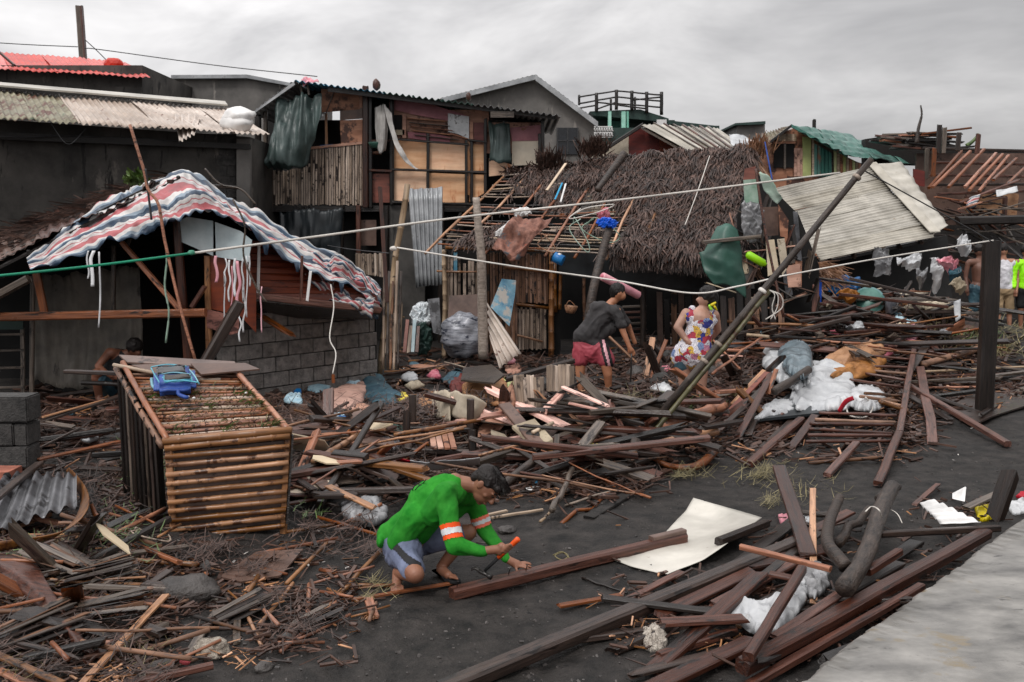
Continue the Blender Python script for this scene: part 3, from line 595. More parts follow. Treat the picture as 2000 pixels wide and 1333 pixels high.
b = thing('grey_shed', 'small pale grey rendered shed behind the thatch ridge', 'shed', P(1465, 300, 31)); pan('wall', rect(1440, 244, 1494, 330), 31, 2.5, 'concrete', b); pan('roof', [(1436, 241), (1495, 237), (1495, 243), (1436, 245)], 30.8, 2.8, 'dark_green', b)
slab('awning', [P(1420, 276, 28), P(1462, 296, 28), P(1440, 268, 30), P(1408, 268, 30)], .05, 'white_roof_sheet', b, dirv=V((0, 0, -1)))
# ---------------------------------------------------------------- B7 maroon shack with pale roof
b = thing('maroon_shack', 'maroon boarded shack with pale corrugated lean-to roof', 'shack', P(1330, 420, 24))
pan('wall', [(1228, 262), (1262, 246), (1345, 292), (1345, 420), (1228, 420)], 24, 3, 'maroon_paint', b)
pan('wall', [(1175, 290), (1228, 262), (1228, 420), (1175, 420)], 24.02, 3, 'cream_cloth', b)
pan('patch', [(1288, 270), (1330, 292), (1330, 296), (1288, 296)], 23.95, .04, 'plywood_red', b)
plank('rafter', P(1176, 296, 23.8), P(1256, 244, 23.8), .12, .09, 'black_wood', parent=b)
q = [P(1252, 243, 23.6), P(1355, 300, 23), P(1458, 296, 25), P(1400, 252, 27.5)]
slab('roof_deck', [q[0] + V((0, 0, -.06)), q[1] + V((0, 0, -.06)), q[2] + V((0, 0, -.06)), q[3] + V((0, 0, -.06))], .05, 'grey_wood', b, dirv=V((0, 0, -1)))
for k in range(4):
    a, c = k / 4, (k + 1) / 4 + .015
    corr('roofing_sheet', (q[0].lerp(q[3], a), q[1].lerp(q[2], a), q[1].lerp(q[2], c), q[0].lerp(q[3], c)), 5, .02, 'white_roof_sheet', b, along='u', warp=.04)
for k in range(7):
    t_ = .15 + k * .12; plank('batten', q[0].lerp(q[3], t_) + V((0, 0, .05)), q[1].lerp(q[2], t_) + V((0, 0, .05)), .06, .03, 'red_brown_wood' if k % 2 else 'grey_wood', parent=b)
tagit(loft('plastic_sheet', [[P(1424, 262, 25), P(1456, 266, 25), P(1496, 282, 24.5)], [P(1430, 288, 24), P(1462, 292, 24), P(1496, 292, 24)]], 'tarp_white', disp=.12, fr=2), 'bright white plastic sheet bundled behind the thatch ridge', 'plastic sheet')
# ---------------------------------------------------------------- B9 green shack
b = thing('green_roof_shack', 'weathered plank shack with a teal green corrugated roof', 'shack', P(1600, 500, 25.5))
pan('wall', [(1497, 290), (1552, 250), (1598, 276), (1598, 620), (1497, 620)], 25.5, 3, 'plywood_old', b)
pan('wall', [(1598, 276), (1660, 312), (1730, 335), (1730, 620), (1598, 620)], 25.52, 3, 'grey_wood', b)
for k in range(9): pan('gable_board', rect(1518 + k * 4.2, 262 + abs(k - 4) * 0, 1521.8 + k * 4.2, 276), 25.44, .04, 'bamboo_pale', b)
w_ = pan('window', rect(1512, 280, 1552, 328), 25.44, .05, 'painted_shade', b); pan('window_post', rect(1531, 280, 1535, 330), 25.4, .05, 'grey_wood', w_); pan('window_frame', rect(1510, 277, 1554, 281), 25.4, .05, 'plywood_old', w_)
for k in range(3): pan('wall_board', rect(1551 + k * 6, 290, 1556.4 + k * 6, 345), 25.42, .05, 'plywood_old', b)
pan('wall_board', rect(1568, 268, 1584, 345), 25.4, .05, 'lime_paint', b); pan('wall_board', rect(1586, 262, 1590, 345), 25.4, .05, 'bamboo_pale', b)
for k in range(5): pan('wall_board', [(1590 + k * 7, 280 + k * 4), (1596 + k * 7, 284 + k * 4), (1596 + k * 7, 345), (1590 + k * 7, 345)], 25.38 + R.random() * .03, .05, 'green_paint', b)
for k in range(9): pan('wall_board', [(1629 + k * 6, 294 + k * 3), (1634 + k * 6, 297 + k * 3), (1634 + k * 6, 345), (1629 + k * 6, 345)], 25.4 + R.random() * .04, .05, ['lime_paint', 'bamboo_pale', 'plywood_old'][k % 3], b)
q = [P(1546, 245, 25), P(1654, 304, 24.6), P(1796, 322, 26.5), P(1655, 262, 29)]
for k in range(5):
    a, c = k / 5, (k + 1) / 5 + .01
    corr('roofing_sheet', (q[0].lerp(q[3], a), q[1].lerp(q[2], a), q[1].lerp(q[2], c), q[0].lerp(q[3], c)), 5, .03, 'teal_roof', b, along='v', warp=.05, rag=.02)
pan('barge_board', [(1546, 243), (1656, 303), (1656, 308), (1546, 249)], 24.95, .06, 'green_paint', b); pan('barge_board', [(1546, 243), (1490, 286), (1490, 291), (1546, 249)], 24.95, .06, 'black_wood', b)
corr('roofing_sheet', (P(1546, 245, 25), P(1488, 290, 25), P(1488, 262, 27.5), P(1530, 250, 28)), 8, .03, 'rust_sheet_old', b)
plank('chimney_post', P(1590, 262, 28), P(1590, 234, 28), .09, .09, 'black_wood', parent=b)
# ---------------------------------------------------------------- B4 two-storey shanty
b = thing('shanty_house', 'two-storey shanty of plywood and bamboo slats with tarp hung at left', 'house', P(780, 690, 20))
Y4 = 20.0
hull('back_wall', rect(520, 235, 1062, 720), Y4 + 3.2, .1, 'painted_shade', b)
slab('floor', [P(505, 402, Y4), P(1010, 402, Y4), P(1010, 402, Y4) + V((0, 3.2, 0)), P(505, 402, Y4) + V((0, 3.2, 0))], .12, 'black_wood', b, dirv=V((0, 0, -1)))
for x, y0, y1, mt in ((504, 218, 402, 'black_wood'), (519, 210, 402, 'grey_wood'), (714, 170, 405, 'red_brown_wood'), (724, 190, 405, 'black_wood'), (765, 195, 400, 'black_wood'), (1060, 235, 345, 'black_wood')):
    plank('post', P(x, y1, Y4 - .06), P(x, y0, Y4 - .06), .12 if x in (714, 504) else .07, .1, mt, parent=b)
# bamboo slat wall
for k in range(46):
    x = 508 + k * 4.55 + R.random(); top = 333 - max(0, (x - 560)) * .28 + R.random() * 5
    if x < 640: top = max(top, 312)
    if x > 605: top = 292 - (x - 605) * .14 + R.random() * 3
    plank('bamboo_slat', P(x, 398 + R.random() * 4, Y4 - .02), P(x + R.random() - .5, top, Y4 - .02), .036, .016, 'bamboo_slat', roll=math.pi / 2 * 0, parent=b, n=2)
for y in (340, 392): plank('rail', P(505, y, Y4 + .05), P(712, y + 2, Y4 + .05), .07, .05, 'black_wood', parent=b)
pan('sill_board', [(600, 288), (714, 276), (714, 281), (600, 293)], Y4 - .05, .05, 'plywood_old', b)
# left face plywood
for xy, mt in (([(627, 174), (700, 178), (703, 214), (628, 220)], 'plywood_old'), ([(702, 176), (713, 178), (713, 210), (702, 212)], 'plywood_old'), ([(664, 214), (713, 208), (713, 232), (664, 235)], 'plywood_dark'), ([(664, 236), (713, 233), (713, 276), (666, 281)], 'plywood_old'), ([(625, 284), (650, 282), (650, 290), (620, 292)], 'blue_tarp')): pan('plywood_panel', xy, Y4 - .02, .03, mt, b)
plank('window_post', P(638, 283, Y4), P(637, 222, Y4), .05, .04, 'tan_wood', parent=b)
plank('brace', P(636, 224, Y4 - .05), P(653, 178, Y4 - .05), .02, .02, 'grey_wood', parent=b)
# hanging tarp at left
tagit(loft('hanging_tarp', [[P(545, 196, 19.6), P(585, 192, 19.55), P(626, 184, 19.6)], [P(532, 235, 19.45), P(580, 240, 19.3), P(628, 236, 19.5)], [P(520, 280, 19.3), P(572, 286, 19.15), P(612, 275, 19.5)], [P(514, 318, 19.2), P(552, 324, 19.1), P(598, 316, 19.4)], [P(526, 334, 19.3), P(560, 330, 19.2), P(590, 314, 19.5)]], 'tarp_green', nu=50, nv=26, disp=.22, fr=1.8, aniso=(2.6, 1, .35)), 'dark green tarp hanging over the left end of the shanty upper floor', 'tarp')
# right face: studs, panels
pan('doorway', rect(726, 196, 765, 300), Y4 + .5, .05, 'painted_shade', b)
plank('door_head', P(722, 276, Y4 - .08), P(765, 275, Y4 - .08), .06, .05, 'red_brown_wood', parent=b)
plank('rail', P(722, 333, Y4 - .1), P(765, 335, Y4 - .1), .08, .05, 'red_brown_wood', parent=b)
pan('plywood_panel', rect(722, 340, 762, 396), Y4, .03, 'plywood_red', b); pan('bench_seat', rect(724, 296, 740, 300), Y4 - .05, .4, 'plywood_old', b)
lathe('basin', P(735, 290, 19.8), V((0, 0, 1)), [(0, .10), (.10, .16), (.11, .16)], 'green_plastic', label='green plastic basin in the dark doorway of the shanty', cat='basin')
for xy, mt in (([(770, 270), (833, 276), (833, 331), (770, 329)], 'plywood'), ([(838, 277), (908, 283), (908, 334), (838, 332)], 'plywood'), ([(924, 282), (945, 284), (945, 334), (924, 334)], 'plywood'), ([(770, 334), (833, 336), (833, 396), (770, 392)], 'plywood'), ([(838, 338), (910, 341), (910, 396), (838, 396)], 'plywood'), ([(916, 341), (948, 342), (948, 376), (916, 396)], 'plywood'),
               ([(955, 310), (1000, 322), (1000, 340), (955, 345)], 'plywood'), ([(1000, 276), (1053, 268), (1053, 322), (1000, 324)], 'cream_paint')): pan('plywood_panel', xy, Y4 + R.random() * .02, .02, mt, b)
for xy in ([(760, 194), (835, 202), (912, 226), (912, 243), (850, 232), (796, 222), (760, 212)], [(796, 258), (850, 262), (880, 268), (878, 281), (798, 270)], [(996, 250), (1060, 244), (1060, 275), (1000, 276)]): pan('painted_board', xy, Y4 - .015, .02, 'pink_paint', b)
pan('wall_lining', rect(766, 215, 955, 282), Y4 + .06, .02, 'plywood_old', b); pan('wall_lining', rect(918, 240, 1060, 300), Y4 + .06, .02, 'plywood_old', b)
for k in range(5): plank('weathered_board', P(797 + k * 3, 232 + k * 8, Y4 - .03), P(872 + k * 6, 238 + k * 9, Y4 - .03), .11, .015, ['plywood_old', 'grey_wood', 'orange_wood'][k % 3], parent=b)
plank('weathered_board', P(880, 262, Y4 - .04), P(912, 272, Y4 - .04), .16, .02, 'orange_wood', parent=b)
pan('metal_patch', [(875, 222), (916, 228), (916, 272), (894, 262), (875, 258)], Y4 - .05, .01, 'zinc_sheet', b)
pan('board', rect(925, 240, 946, 275), Y4 - .03, .02, 'maroon_paint', b); pan('board', rect(917, 236, 924, 275), Y4 - .03, .02, 'plywood_old', b)
w_ = pan('window', rect(767, 225, 785, 254), Y4 - .03, .04, 'painted_shade', b)
pan('window_frame', rect(786, 224, 793, 270), Y4 - .06, .05, 'plywood_old', w_); pan('window_frame', rect(764, 254, 790, 264), Y4 - .06, .05, 'cream_cloth', w_)
for x, y0, y1 in ((767, 196, 392), (836, 262, 392), (911, 275, 398), (921, 276, 395), (916, 276, 380), (948, 232, 376), (1054, 262, 330)): plank('stud', P(x, y1, Y4 - .06), P(x, y0, Y4 - .06), .06, .05, 'black_wood' if x != 916 else 'tan_wood', parent=b)
for (x0, y0, x1, y1) in ((766, 331, 950, 337), (766, 272, 915, 283), (915, 274, 950, 278), (766, 395, 950, 400)): plank('rail', P(x0, y0, Y4 - .11), P(x1, y1, Y4 - .11), .055, .04, 'black_wood', parent=b)
tagit(loft('hanging_tarp', [[P(955, 238, 19.85), P(975, 240, 19.8), P(997, 241, 19.85)], [P(957, 280, 19.7), P(976, 282, 19.75), P(998, 282, 19.8)], [P(956, 318, 19.8), P(976, 320, 19.7), P(999, 319, 19.8)]], 'tarp_green', disp=.07, fr=3, aniso=(2.5, 1, .5)), 'small dark tarp hung over the right end window of the shanty', 'tarp')
tagit(loft('curtain', [[P(733, 210, 19.7), P(742, 207, 19.65), P(752, 206, 19.7)], [P(732, 250, 19.7), P(744, 255, 19.6), P(758, 252, 19.65)], [P(736, 290, 19.7), P(744, 300, 19.6), P(752, 296, 19.7)]], 'curtain_cloth', nu=30, nv=14, disp=.09, fr=3, aniso=(4, 1, .3)), 'pale grey curtain hanging in the shanty doorway', 'curtain')
tagit(loft('curtain', [[P(750, 206, 19.6), P(757, 240, 19.55), P(768, 275, 19.5), P(782, 305, 19.45), P(806, 327, 19.5), P(816, 332, 19.5)], [P(764, 222, 19.6), P(768, 244, 19.55), P(777, 272, 19.5), P(790, 298, 19.45), P(804, 318, 19.5), P(818, 330, 19.5)]], 'curtain_cloth', nu=40, nv=8, disp=.06, fr=4), 'twisted pale cloth trailing from the doorway across the plywood wall', 'cloth')
# roof
pa, pb = P(575, 158, 19.4), P(1092, 226, 19.2); bk = V((.0, 4.2, .0))
for k in range(9):
    a, c = k / 9, (k + 1) / 9 + .008
    corr('roofing_sheet', (pa.lerp(pb, a), pa.lerp(pb, c), pa.lerp(pb, c) + bk + V((0, 0, .05)), pa.lerp(pb, a) + bk + V((0, 0, .05))), 5, .022, 'blue_roof' if k < 3 else ('teal_roof' if k < 6 else 'zinc_sheet'), b)
pc = P(492, 222, 19.4)
for k in range(2): corr('roofing_sheet', (pa.lerp(pc, k / 2), pa.lerp(pc, k / 2 + .5), pa.lerp(pc, k / 2 + .5) + bk, pa.lerp(pc, k / 2) + bk), 5, .022, 'zinc_sheet', b)
pan('barge_board', [(574, 160), (492, 221), (492, 225), (576, 166)], 19.38, .05, 'zinc_sheet', b)
for x in (560, 590, 604): plank('rafter_strut', P(x, 186, 19.7), P(x - 4, 163 + max(0, 575 - x) * .6, 19.7), .05, .05, 'grey_wood', parent=b)
slab('fascia', [P(640, 170, 19.5), P(1085, 226, 19.4), P(1085, 234, 19.4), P(640, 179, 19.5)], .06, 'black_wood', b)
pan('fascia_board', rect(958, 218, 1004, 230), 19.3, .04, 'grey_wood', b); pan('gable_shade', [(505, 224), (575, 168), (715, 188), (1060, 236), (1060, 246), (715, 200), (625, 190), (540, 200), (505, 235)], Y4 + .7, .05, 'painted_shade', b)
for (x, y, r_, l_) in ((735, 168, .09, 'short dark post stub on the blue roof edge'), (915, 192, .07, 'dark stump of wood on the teal roof edge')): rock('wood_stump', P(x, y - 2, 19.6), r_, 'red_brown_wood', l_, 'wood stump', sq=(.8, .8, 1.3), sub=2)
tagit(loft('cloth', [[P(588, 158, 19.6), P(604, 150, 19.6), P(618, 156, 19.6)], [P(592, 162, 19.4), P(604, 160, 19.4), P(624, 162, 19.4)]], 'pink_cloth', disp=.1, fr=5), 'crumpled pinkish cloth on top of the shanty roof', 'cloth')
# lower storey
for x, w2, mt in ((505, .14, 'concrete'), (600, .1, 'black_wood'), (668, .08, 'black_wood'), (700, .09, 'red_brown_wood'), (755, .1, 'black_wood'), (862, .12, 'black_wood')): plank('post', P(x, 700, Y4 - .05), P(x, 402, Y4 - .05), w2, .09, mt, parent=b)
slab('lower_wall', [P(505, 405, Y4 + .4), P(1010, 405, Y4 + .4), P(1010, 720, Y4 + .4), P(505, 720, Y4 + .4)], .06, 'painted_shade', b)
pan('cement_panel', rect(760, 405, 830, 700), Y4 - .02, .04, 'concrete_dark', b)
pan('side_board', rect(700, 430, 735, 480), Y4 + .1, .03, 'plywood_dark', b)
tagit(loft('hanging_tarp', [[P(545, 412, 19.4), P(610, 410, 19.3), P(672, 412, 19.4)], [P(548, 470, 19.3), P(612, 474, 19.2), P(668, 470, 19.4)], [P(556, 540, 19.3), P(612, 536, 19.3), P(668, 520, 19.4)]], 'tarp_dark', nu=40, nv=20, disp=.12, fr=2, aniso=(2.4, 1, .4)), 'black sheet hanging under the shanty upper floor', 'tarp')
for k in range(13): plank('bamboo_slat', P(697 + k * 4.6, 533 + k * .8, 19.1), P(696 + k * 4.6, 494 + R.random() * 4, 19.1), .04, .015, 'bamboo_slat', parent=b, n=2)
for y in (497, 531): plank('slat_rail', P(695, y, 19.15), P(755, y + 5, 19.15), .05, .04, 'black_wood', parent=b)
b2 = thing('bamboo_fence', 'low panel of bleached bamboo slats beside the tilted pole', 'fence', P(770, 690, 18.3))
for k in range(10): plank('bamboo_slat', P(752 + k * 3.2, 705, 18.3 + R.random() * .05), P(757 + k * 3.1, 585 + R.random() * 40, 18.3), .035, .015, 'bamboo_slat', parent=b2, n=2)
for y in (620, 680): pole('rail', P(748, y, 18.35), P(790, y, 18.35), .018, 'bamboo_pale', b2)
corr('corrugated_sheet', (P(797, 370, 18.4), P(864, 366, 18.6), P(864, 556, 18.2), P(812, 562, 18.0)), 7, .022, 'zinc_sheet', along='v', warp=.04, rag=.01, label='upright grey corrugated sheet leaning between the shanty and the hut', cat='corrugated sheet')
# ================================================================ thatched hut
h = thing('thatched_hut', 'bamboo hut with its thatched roof half stripped to bare battens', 'hut', P(1120, 690, 17.5))
YW = 17.5
def RF(u_, v_, lift=0.0):   # roof plane: u left->right along the eave, v eave->ridge
    a, c = P(848, 482, 16.7), P(1440, 505, 16.2); d, e = P(985, 336, 19.2), P(1462, 296, 18.6)
    p = a.lerp(c, u_).lerp(d.lerp(e, u_), v_); sag = -.16 * math.sin(math.pi * v_) * (.4 + .6 * math.sin(math.pi * min(max(u_, 0), 1)))
    n_ = (c - a).cross(d - a).normalized(); n_ = n_ if n_.z > 0 else -n_
    return p + V((0, 0, sag)) + n_ * (lift + .05 * noise.noise(V((u_ * 5, v_ * 4, 3))))
for k in range(11):
    u_ = k / 10 * 1.0; pole('rafter', RF(u_ - .02, -.04, -.05), RF(u_ + .01, 1.02, -.05), .024, 'tan_wood' if k in (0, 1, 6, 7) else 'bamboo_red', h, knots=False)
for k in range(25):
    v_ = k / 24
    for s in range(3):
        a, c = s / 3 - .01 + R.random() * .02, (s + 1) / 3 + .03
        if s == 2 and k > 1: continue
        if R.random() < .08: continue
        pole('batten', RF(a, v_ + (R.random() - .5) * .02, .0), RF(c, v_ + (R.random() - .5) * .03, .0), .014, ['bamboo_slat', 'bamboo_pale', 'black_wood', 'bamboo_red'][R.randrange(4)], h, wob=.012, sides=6)
# thatch: many leaf strips as one part
def thatch_vf(n, dens, up=.03, ln=(.16, .42), wd=(.012, .03), lift=(.0, .13)):
    vs, fs = [], []; c = 0
    while c < n:
        u_, v_ = R.random() * 1.02, R.random() ** .9 * 1.03
        if R.random() > dens(u_, v_): continue
        c += 1; cl_ = noise.noise(V((u_ * 16, v_ * 9, 4))); p = RF(u_, v_, lift[0] + R.random() * lift[1] + .12 * max(0, cl_)); dn = (RF(u_, v_ - .05) - RF(u_, v_ + .05)).normalized()
        dn = (dn + V((R.gauss(0, .34) + 1.1 * noise.noise(V((u_ * 11, v_ * 7, 8))), R.gauss(0, .16), R.gauss(-.05, .22)))).normalized(); side_ = dn.cross(V((R.gauss(0, .3), -.5, 1))).normalized() * R.uniform(*wd) * .5
        l_ = R.uniform(*ln); q = p + dn * l_ + V((0, 0, -R.random() * .06)); m_ = (p + q) / 2 + V((0, 0, .02 + R.random() * .03)); i = len(vs)
        vs += [p - side_, p + side_, m_ + side_ * 1.2, m_ - side_ * 1.2, q + side_ * .3, q - side_ * .3]; fs += [(i, i + 1, i + 2, i + 3), (i + 3, i + 2, i + 4, i + 5)]
    return vs, fs
def dens_r(u_, v_):
    b0 = .60 + .12 * math.sin(v_ * 5) - .10 * v_ + .06 * noise.noise(V((v_ * 7, 0, 0)))
    if v_ > .80 and u_ > .30: return 1
    return 1 if u_ > b0 else (max(0, .75 - (b0 - u_) * 12))
def dens_l(u_, v_):
    if dens_r(u_, v_) >= 1: return 0
    k = 1.3 * noise.noise(V((u_ * 8 + 3, v_ * 5, 1.5))) + .55 * math.exp(-((u_ - .12 - .25 * v_) / .09) ** 2) - .22
    if v_ > .86: k += .6
    if v_ < .25 and not .08 < u_ < .2: k -= .5
    if u_ < .07: k -= .6
    return 1 if k > .20 else (.04 if k > -.1 else .004)
nvv, nuu = 20, 26
gv = [RF(.62 + i / nuu * .38 + (0 if i else (-.1 * (j / nvv) + .09 * math.sin(j / nvv * 5))), j / nvv, .01) for j in range(nvv + 1) for i in range(nuu + 1)]
gf = [(j * (nuu + 1) + i, j * (nuu + 1) + i + 1, (j + 1) * (nuu + 1) + i + 1, (j + 1) * (nuu + 1) + i) for j in range(nvv) for i in range(nuu)]
gv, gf = thicken(gv, gf, -.05, nuu, nvv); mk('thatch_backing', gv, gf, 'thatch_base', h, kind='stuff')
gv = [RF(.30 + i / nuu * .3, .80 + j / nvv * .2, .0) for j in range(nvv + 1) for i in range(nuu + 1)]; gv, gf2 = thicken(gv, gf[:nuu * nvv], -.03, nuu, nvv); mk('thatch_backing', gv, gf2, 'thatch_base', h, kind='stuff')
vs, fs = thatch_vf(30000, dens_r, ln=(.12, .36), lift=(.0, .10)); mk('nipa_thatch', vs, fs, 'thatch', h, kind='stuff')
vs, fs = thatch_vf(2300, dens_l, ln=(.08, .26), lift=(0, .05)); mk('thatch_remnants', vs, fs, 'thatch', h, kind='stuff')
# shaggy right verge and eave tips
def strips(name, base, n, mat, dirf, ln, wd, parent=None, spread=.4, kind='stuff', **kw):
    vs, fs = [], []
    for _ in range(n):
        p = base(); d = (dirf + V((R.gauss(0, spread), R.gauss(0, spread), R.gauss(0, spread * .7)))).normalized(); s = d.cross(V((.2, 1, .3))).normalized() * R.uniform(*wd) * .5
        q = p + d * R.uniform(*ln); m_ = (p + q) / 2 + V((0, 0, .01)); i = len(vs); vs += [p - s, p + s, m_ + s, m_ - s, q + s * .4, q - s * .4]; fs += [(i, i + 1, i + 2, i + 3), (i + 3, i + 2, i + 4, i + 5)]
    return mk(name, vs, fs, mat, parent, kind=kind, **kw)
strips('thatch_fringe', lambda: RF(.60 + R.random() * .4, -.01 + R.random() * .04, .0), 2600, 'thatch', V((0, -.25, -1)), (.10, .32), (.008, .02), h, .22)
def vrg(): t_ = R.random(); return RF(1.0 + R.random() * .02, .08 + t_ * .9, .0) + V((R.random() * .1, 0, -.15 * R.random()))
strips('thatch_verge', vrg, 2200, 'thatch_tan', V((.35, -.2, -1)), (.2, .55), (.01, .03), h, .2)
strips('ridge_tufts', lambda: RF(R.random() * .9, .96 + R.random() * .06, .03), 1100, 'thatch', V((0, -.5, .0)), (.06, .18), (.01, .03), h, .6)
def tuft(px, py, Y, n, name='thatch_clump', mat='thatch', ln=(.15, .35)): return strips(name, lambda: P(px + R.gauss(0, 12), py + R.gauss(0, 5), Y), n, mat, V((0, -.3, .8)), ln, (.012, .03), h, .35)
tuft(1160, 300, 18.9, 300); tuft(1070, 322, 19, 160); tuft(1480, 300, 18.5, 160, mat='thatch_tan')
# walls
pan('wall_backing', rect(870, 490, 1095, 700), YW + .12, .03, 'painted_shade', h)
def slatwall(x0, x1, y0, y1, step, mat, Y, jy=6, parent=h, wd=.036):
    x = x0
    while x < x1:
        plank('bamboo_slat', P(x, y1 + R.random() * 4, Y + R.random() * .02), P(x + R.gauss(0, .7), y0 + R.random() * jy, Y + R.random() * .02), wd, .014, mat, parent=parent, n=2); x += step * (.85 + .4 * R.random())
slatwall(876, 902, 500, 690, 6, 'bamboo_slat', YW, wd=.05); slatwall(908, 934, 510, 690, 7, 'bamboo_slat', YW, wd=.05)
slatwall(940, 1010, 492, 690, 4.2, 'bamboo_slat_dark', YW); slatwall(1012, 1072, 495, 590, 3.9, 'bamboo_slat_dark', YW); slatwall(1012, 1066, 600, 680, 3.9, 'bamboo_slat', YW + .03)
for (x0, y0, x1, y1, r_) in ((853, 530, 905, 532, .02), (900, 532, 950, 530, .015), (1008, 594, 1075, 603, .028), (985, 522, 1082, 532, .03), (1010, 655, 1060, 668, .02), (870, 484, 1100, 492, .03)): pole('rail', P(x0, y0, YW - .06), P(x1, y1, YW - .06), r_, 'bamboo', h)
for (x0, y0, x1, y1, r_, mt) in ((1076, 700, 1078, 490, .05, 'bamboo'), (1085, 610, 1083, 510, .035, 'bamboo'), (1093, 605, 1095, 530, .03, 'bamboo'), (868, 700, 868, 488, .04, 'bamboo_pale'), (1256, 700, 1256, 500, .05, 'bark'), (1372, 700, 1374, 490, .06, 'bark'), (1140, 690, 1142, 500, .03, 'bamboo_slat_dark')): pole('post', P(x0, y0, YW - .05), P(x1, y1, YW - .05), r_, mt, h, knots=mt[:3] == 'bam')
pan('blue_strip', rect(886, 493, 893, 530), YW - .05, .02, 'blue_peeling', h)
hull('back_wall', rect(860, 420, 1470, 720), 20.6, .1, 'painted_shade', h)
slab('side_wall', [P(865, 485, YW), P(865, 720, YW), P(865, 720, YW) + V((.2, 3, 0)), P(865, 485, YW) + V((.2, 3, .8))], .05, 'painted_shade', h, dirv=V((1, 0, 0)))
slab('side_wall', [P(1450, 430, YW), P(1450, 720, YW), P(1450, 720, YW) + V((.2, 3, 0)), P(1450, 485, YW) + V((.2, 3, .8))], .05, 'painted_shade', h, dirv=V((1, 0, 0)))
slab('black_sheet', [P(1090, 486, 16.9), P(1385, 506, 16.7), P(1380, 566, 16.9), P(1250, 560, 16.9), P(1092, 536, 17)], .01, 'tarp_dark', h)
for k in range(7): plank('inner_board', P(1290 + k * 14, 690, 17.8), P(1288 + k * 14, 566 + R.random() * 20, 17.8), .10, .02, ['plywood_dark', 'black_wood', 'bamboo_slat_dark'][k % 3], parent=h)
pan('inner_panel', rect(1278, 546, 1340, 562), 17.4, .03, 'plywood_red', h)
for k in range(9): plank('inner_shelf', P(1215, 600 + k * 11, 17.6), P(1262, 598 + k * 11, 17.6), .05, .04, 'red_brown_wood' if k % 3 else 'grey_wood', parent=h)
# ================================================================ left hut with striped tarp
h = thing('ruined_hut', 'ruined open-fronted hut under the torn striped tarp at left', 'hut', P(300, 760, 12))
Yf = 12.0
ra, rb = P(345, 350, 12.2), P(335, 348, 15.2); la, lb = P(-140, 590, 11.4), P(-160, 520, 14.6); ea, eb = P(752, 600, 13.4), P(735, 560, 15.6)
slab('roof_deck', [ra, la, lb, rb], .03, 'thatch_base', h, dirv=V((0, 0, -1))); slab('roof_deck', [ra, ea, eb, rb], .03, 'thatch_base', h, dirv=V((0, 0, -1)))
for k in range(16):
    t_ = .04 + k * .06; a, c = ra.lerp(rb, t_), la.lerp(lb, t_); plank('roof_strip', a.lerp(c, R.random() * .2) + V((0, 0, .03 + R.random() * .05)), a.lerp(c, .7 + R.random() * .3) + V((0, 0, .03 + R.random() * .05)), .10, .018, ['black_wood', 'red_brown_wood', 'grey_wood', 'wet_dark_wood'][k % 4], parent=h, rag=.8)
for k in range(7):
    t_ = k / 6.5; pole('batten', ra.lerp(la, t_) + V((0, 0, .02)), rb.lerp(lb, t_) + V((0, 0, .04)), .025, 'black_wood', h, knots=False)
for k in range(4): corr('rusty_sheet', (la.lerp(ra, k * .22) + V((0, 0, .07)), la.lerp(ra, k * .22 + .24) + V((0, 0, .07)), lb.lerp(rb, k * .22 + .26) + V((0, 0, .10)), lb.lerp(rb, k * .22 + .02) + V((0, 0, .10))), 6, .016, 'plywood_dark' if k % 2 else 'red_brown_wood', h, warp=.06, rag=.06)
strips('thatch_remnants', lambda: ra.lerp(la, R.random()).lerp(rb.lerp(lb, R.random()), .2 + .8 * R.random()) + V((0, 0, .08)), 1500, 'thatch', V((-.7, -.2, -.3)), (.12, .4), (.01, .03), h, .35)
for (x0, y0, x1, y1, Y, w2, h2, mt, nm) in ((-140, 622, 402, 611, 11.9, .10, .10, 'orange_wood', 'beam'), (70, 530, 88, 616, 11.95, .09, .05, 'orange_wood', 'post'), (345, 430, 370, 740, 12.1, .09, .09, 'red_brown_wood', 'post'), (222, 480, 222, 612, 12.4, .05, .05, 'grey_wood', 'post'),
    (238, 474, 352, 606, 11.95, .085, .05, 'orange_wood', 'brace'), (375, 600, 400, 560, 12.05, .09, .05, 'red_brown_wood', 'brace'), (405, 500, 410, 720, 12.2, .07, .07, 'tan_wood', 'post'), (64, 540, 62, 790, 12.3, .05, .05, 'grey_wood', 'post'), (-120, 640, 56, 545, 11.6, .10, .09, 'grey_wood', 'rafter'),
    (300, 352, 250, 480, 12.2, .06, .05, 'black_wood', 'post'), (333, 352, 345, 440, 12.2, .08, .05, 'red_brown_wood', 'post')):
    plank(nm, P(x0, y0, Y), P(x1, y1, Y), w2, h2, mt, parent=h, rag=.2)
for k, x in enumerate((95, 150, 205, 262, 318, 350)): plank('rafter', ra.lerp(la, (345 - x) / 330) + V((0, .25, -.08)), ra.lerp(la, (345 - x) / 330) + V((0, 2.6, -.02)), .06, .05, 'black_wood', parent=h)
slab('back_wall', [P(-160, 545, 14.9), P(335, 362, 15.1), P(735, 572, 15.6), P(735, 720, 15.6), P(-160, 800, 14.9)], .05, 'painted_shade', h)
slab('side_wall', [P(440, 470, 12.6), P(440, 800, 12.6), P(425, 760, 15), P(425, 430, 15)], .04, 'painted_shade', h, dirv=V((1, 0, 0)))
tagit(loft('curtain', [[P(60, 540, 13.2), P(160, 530, 13.1), P(272, 520, 13.2)], [P(62, 640, 13.1), P(165, 640, 13.2), P(280, 640, 13.1)], [P(66, 745, 13.1), P(165, 760, 13.0), P(278, 745, 13.1)]], 'tarp_grey', nu=60, nv=16, disp=.10, fr=2.4, aniso=(3, 1, .3)), 'large grey-brown sheet hung as the back wall inside the ruined hut', 'sheet')
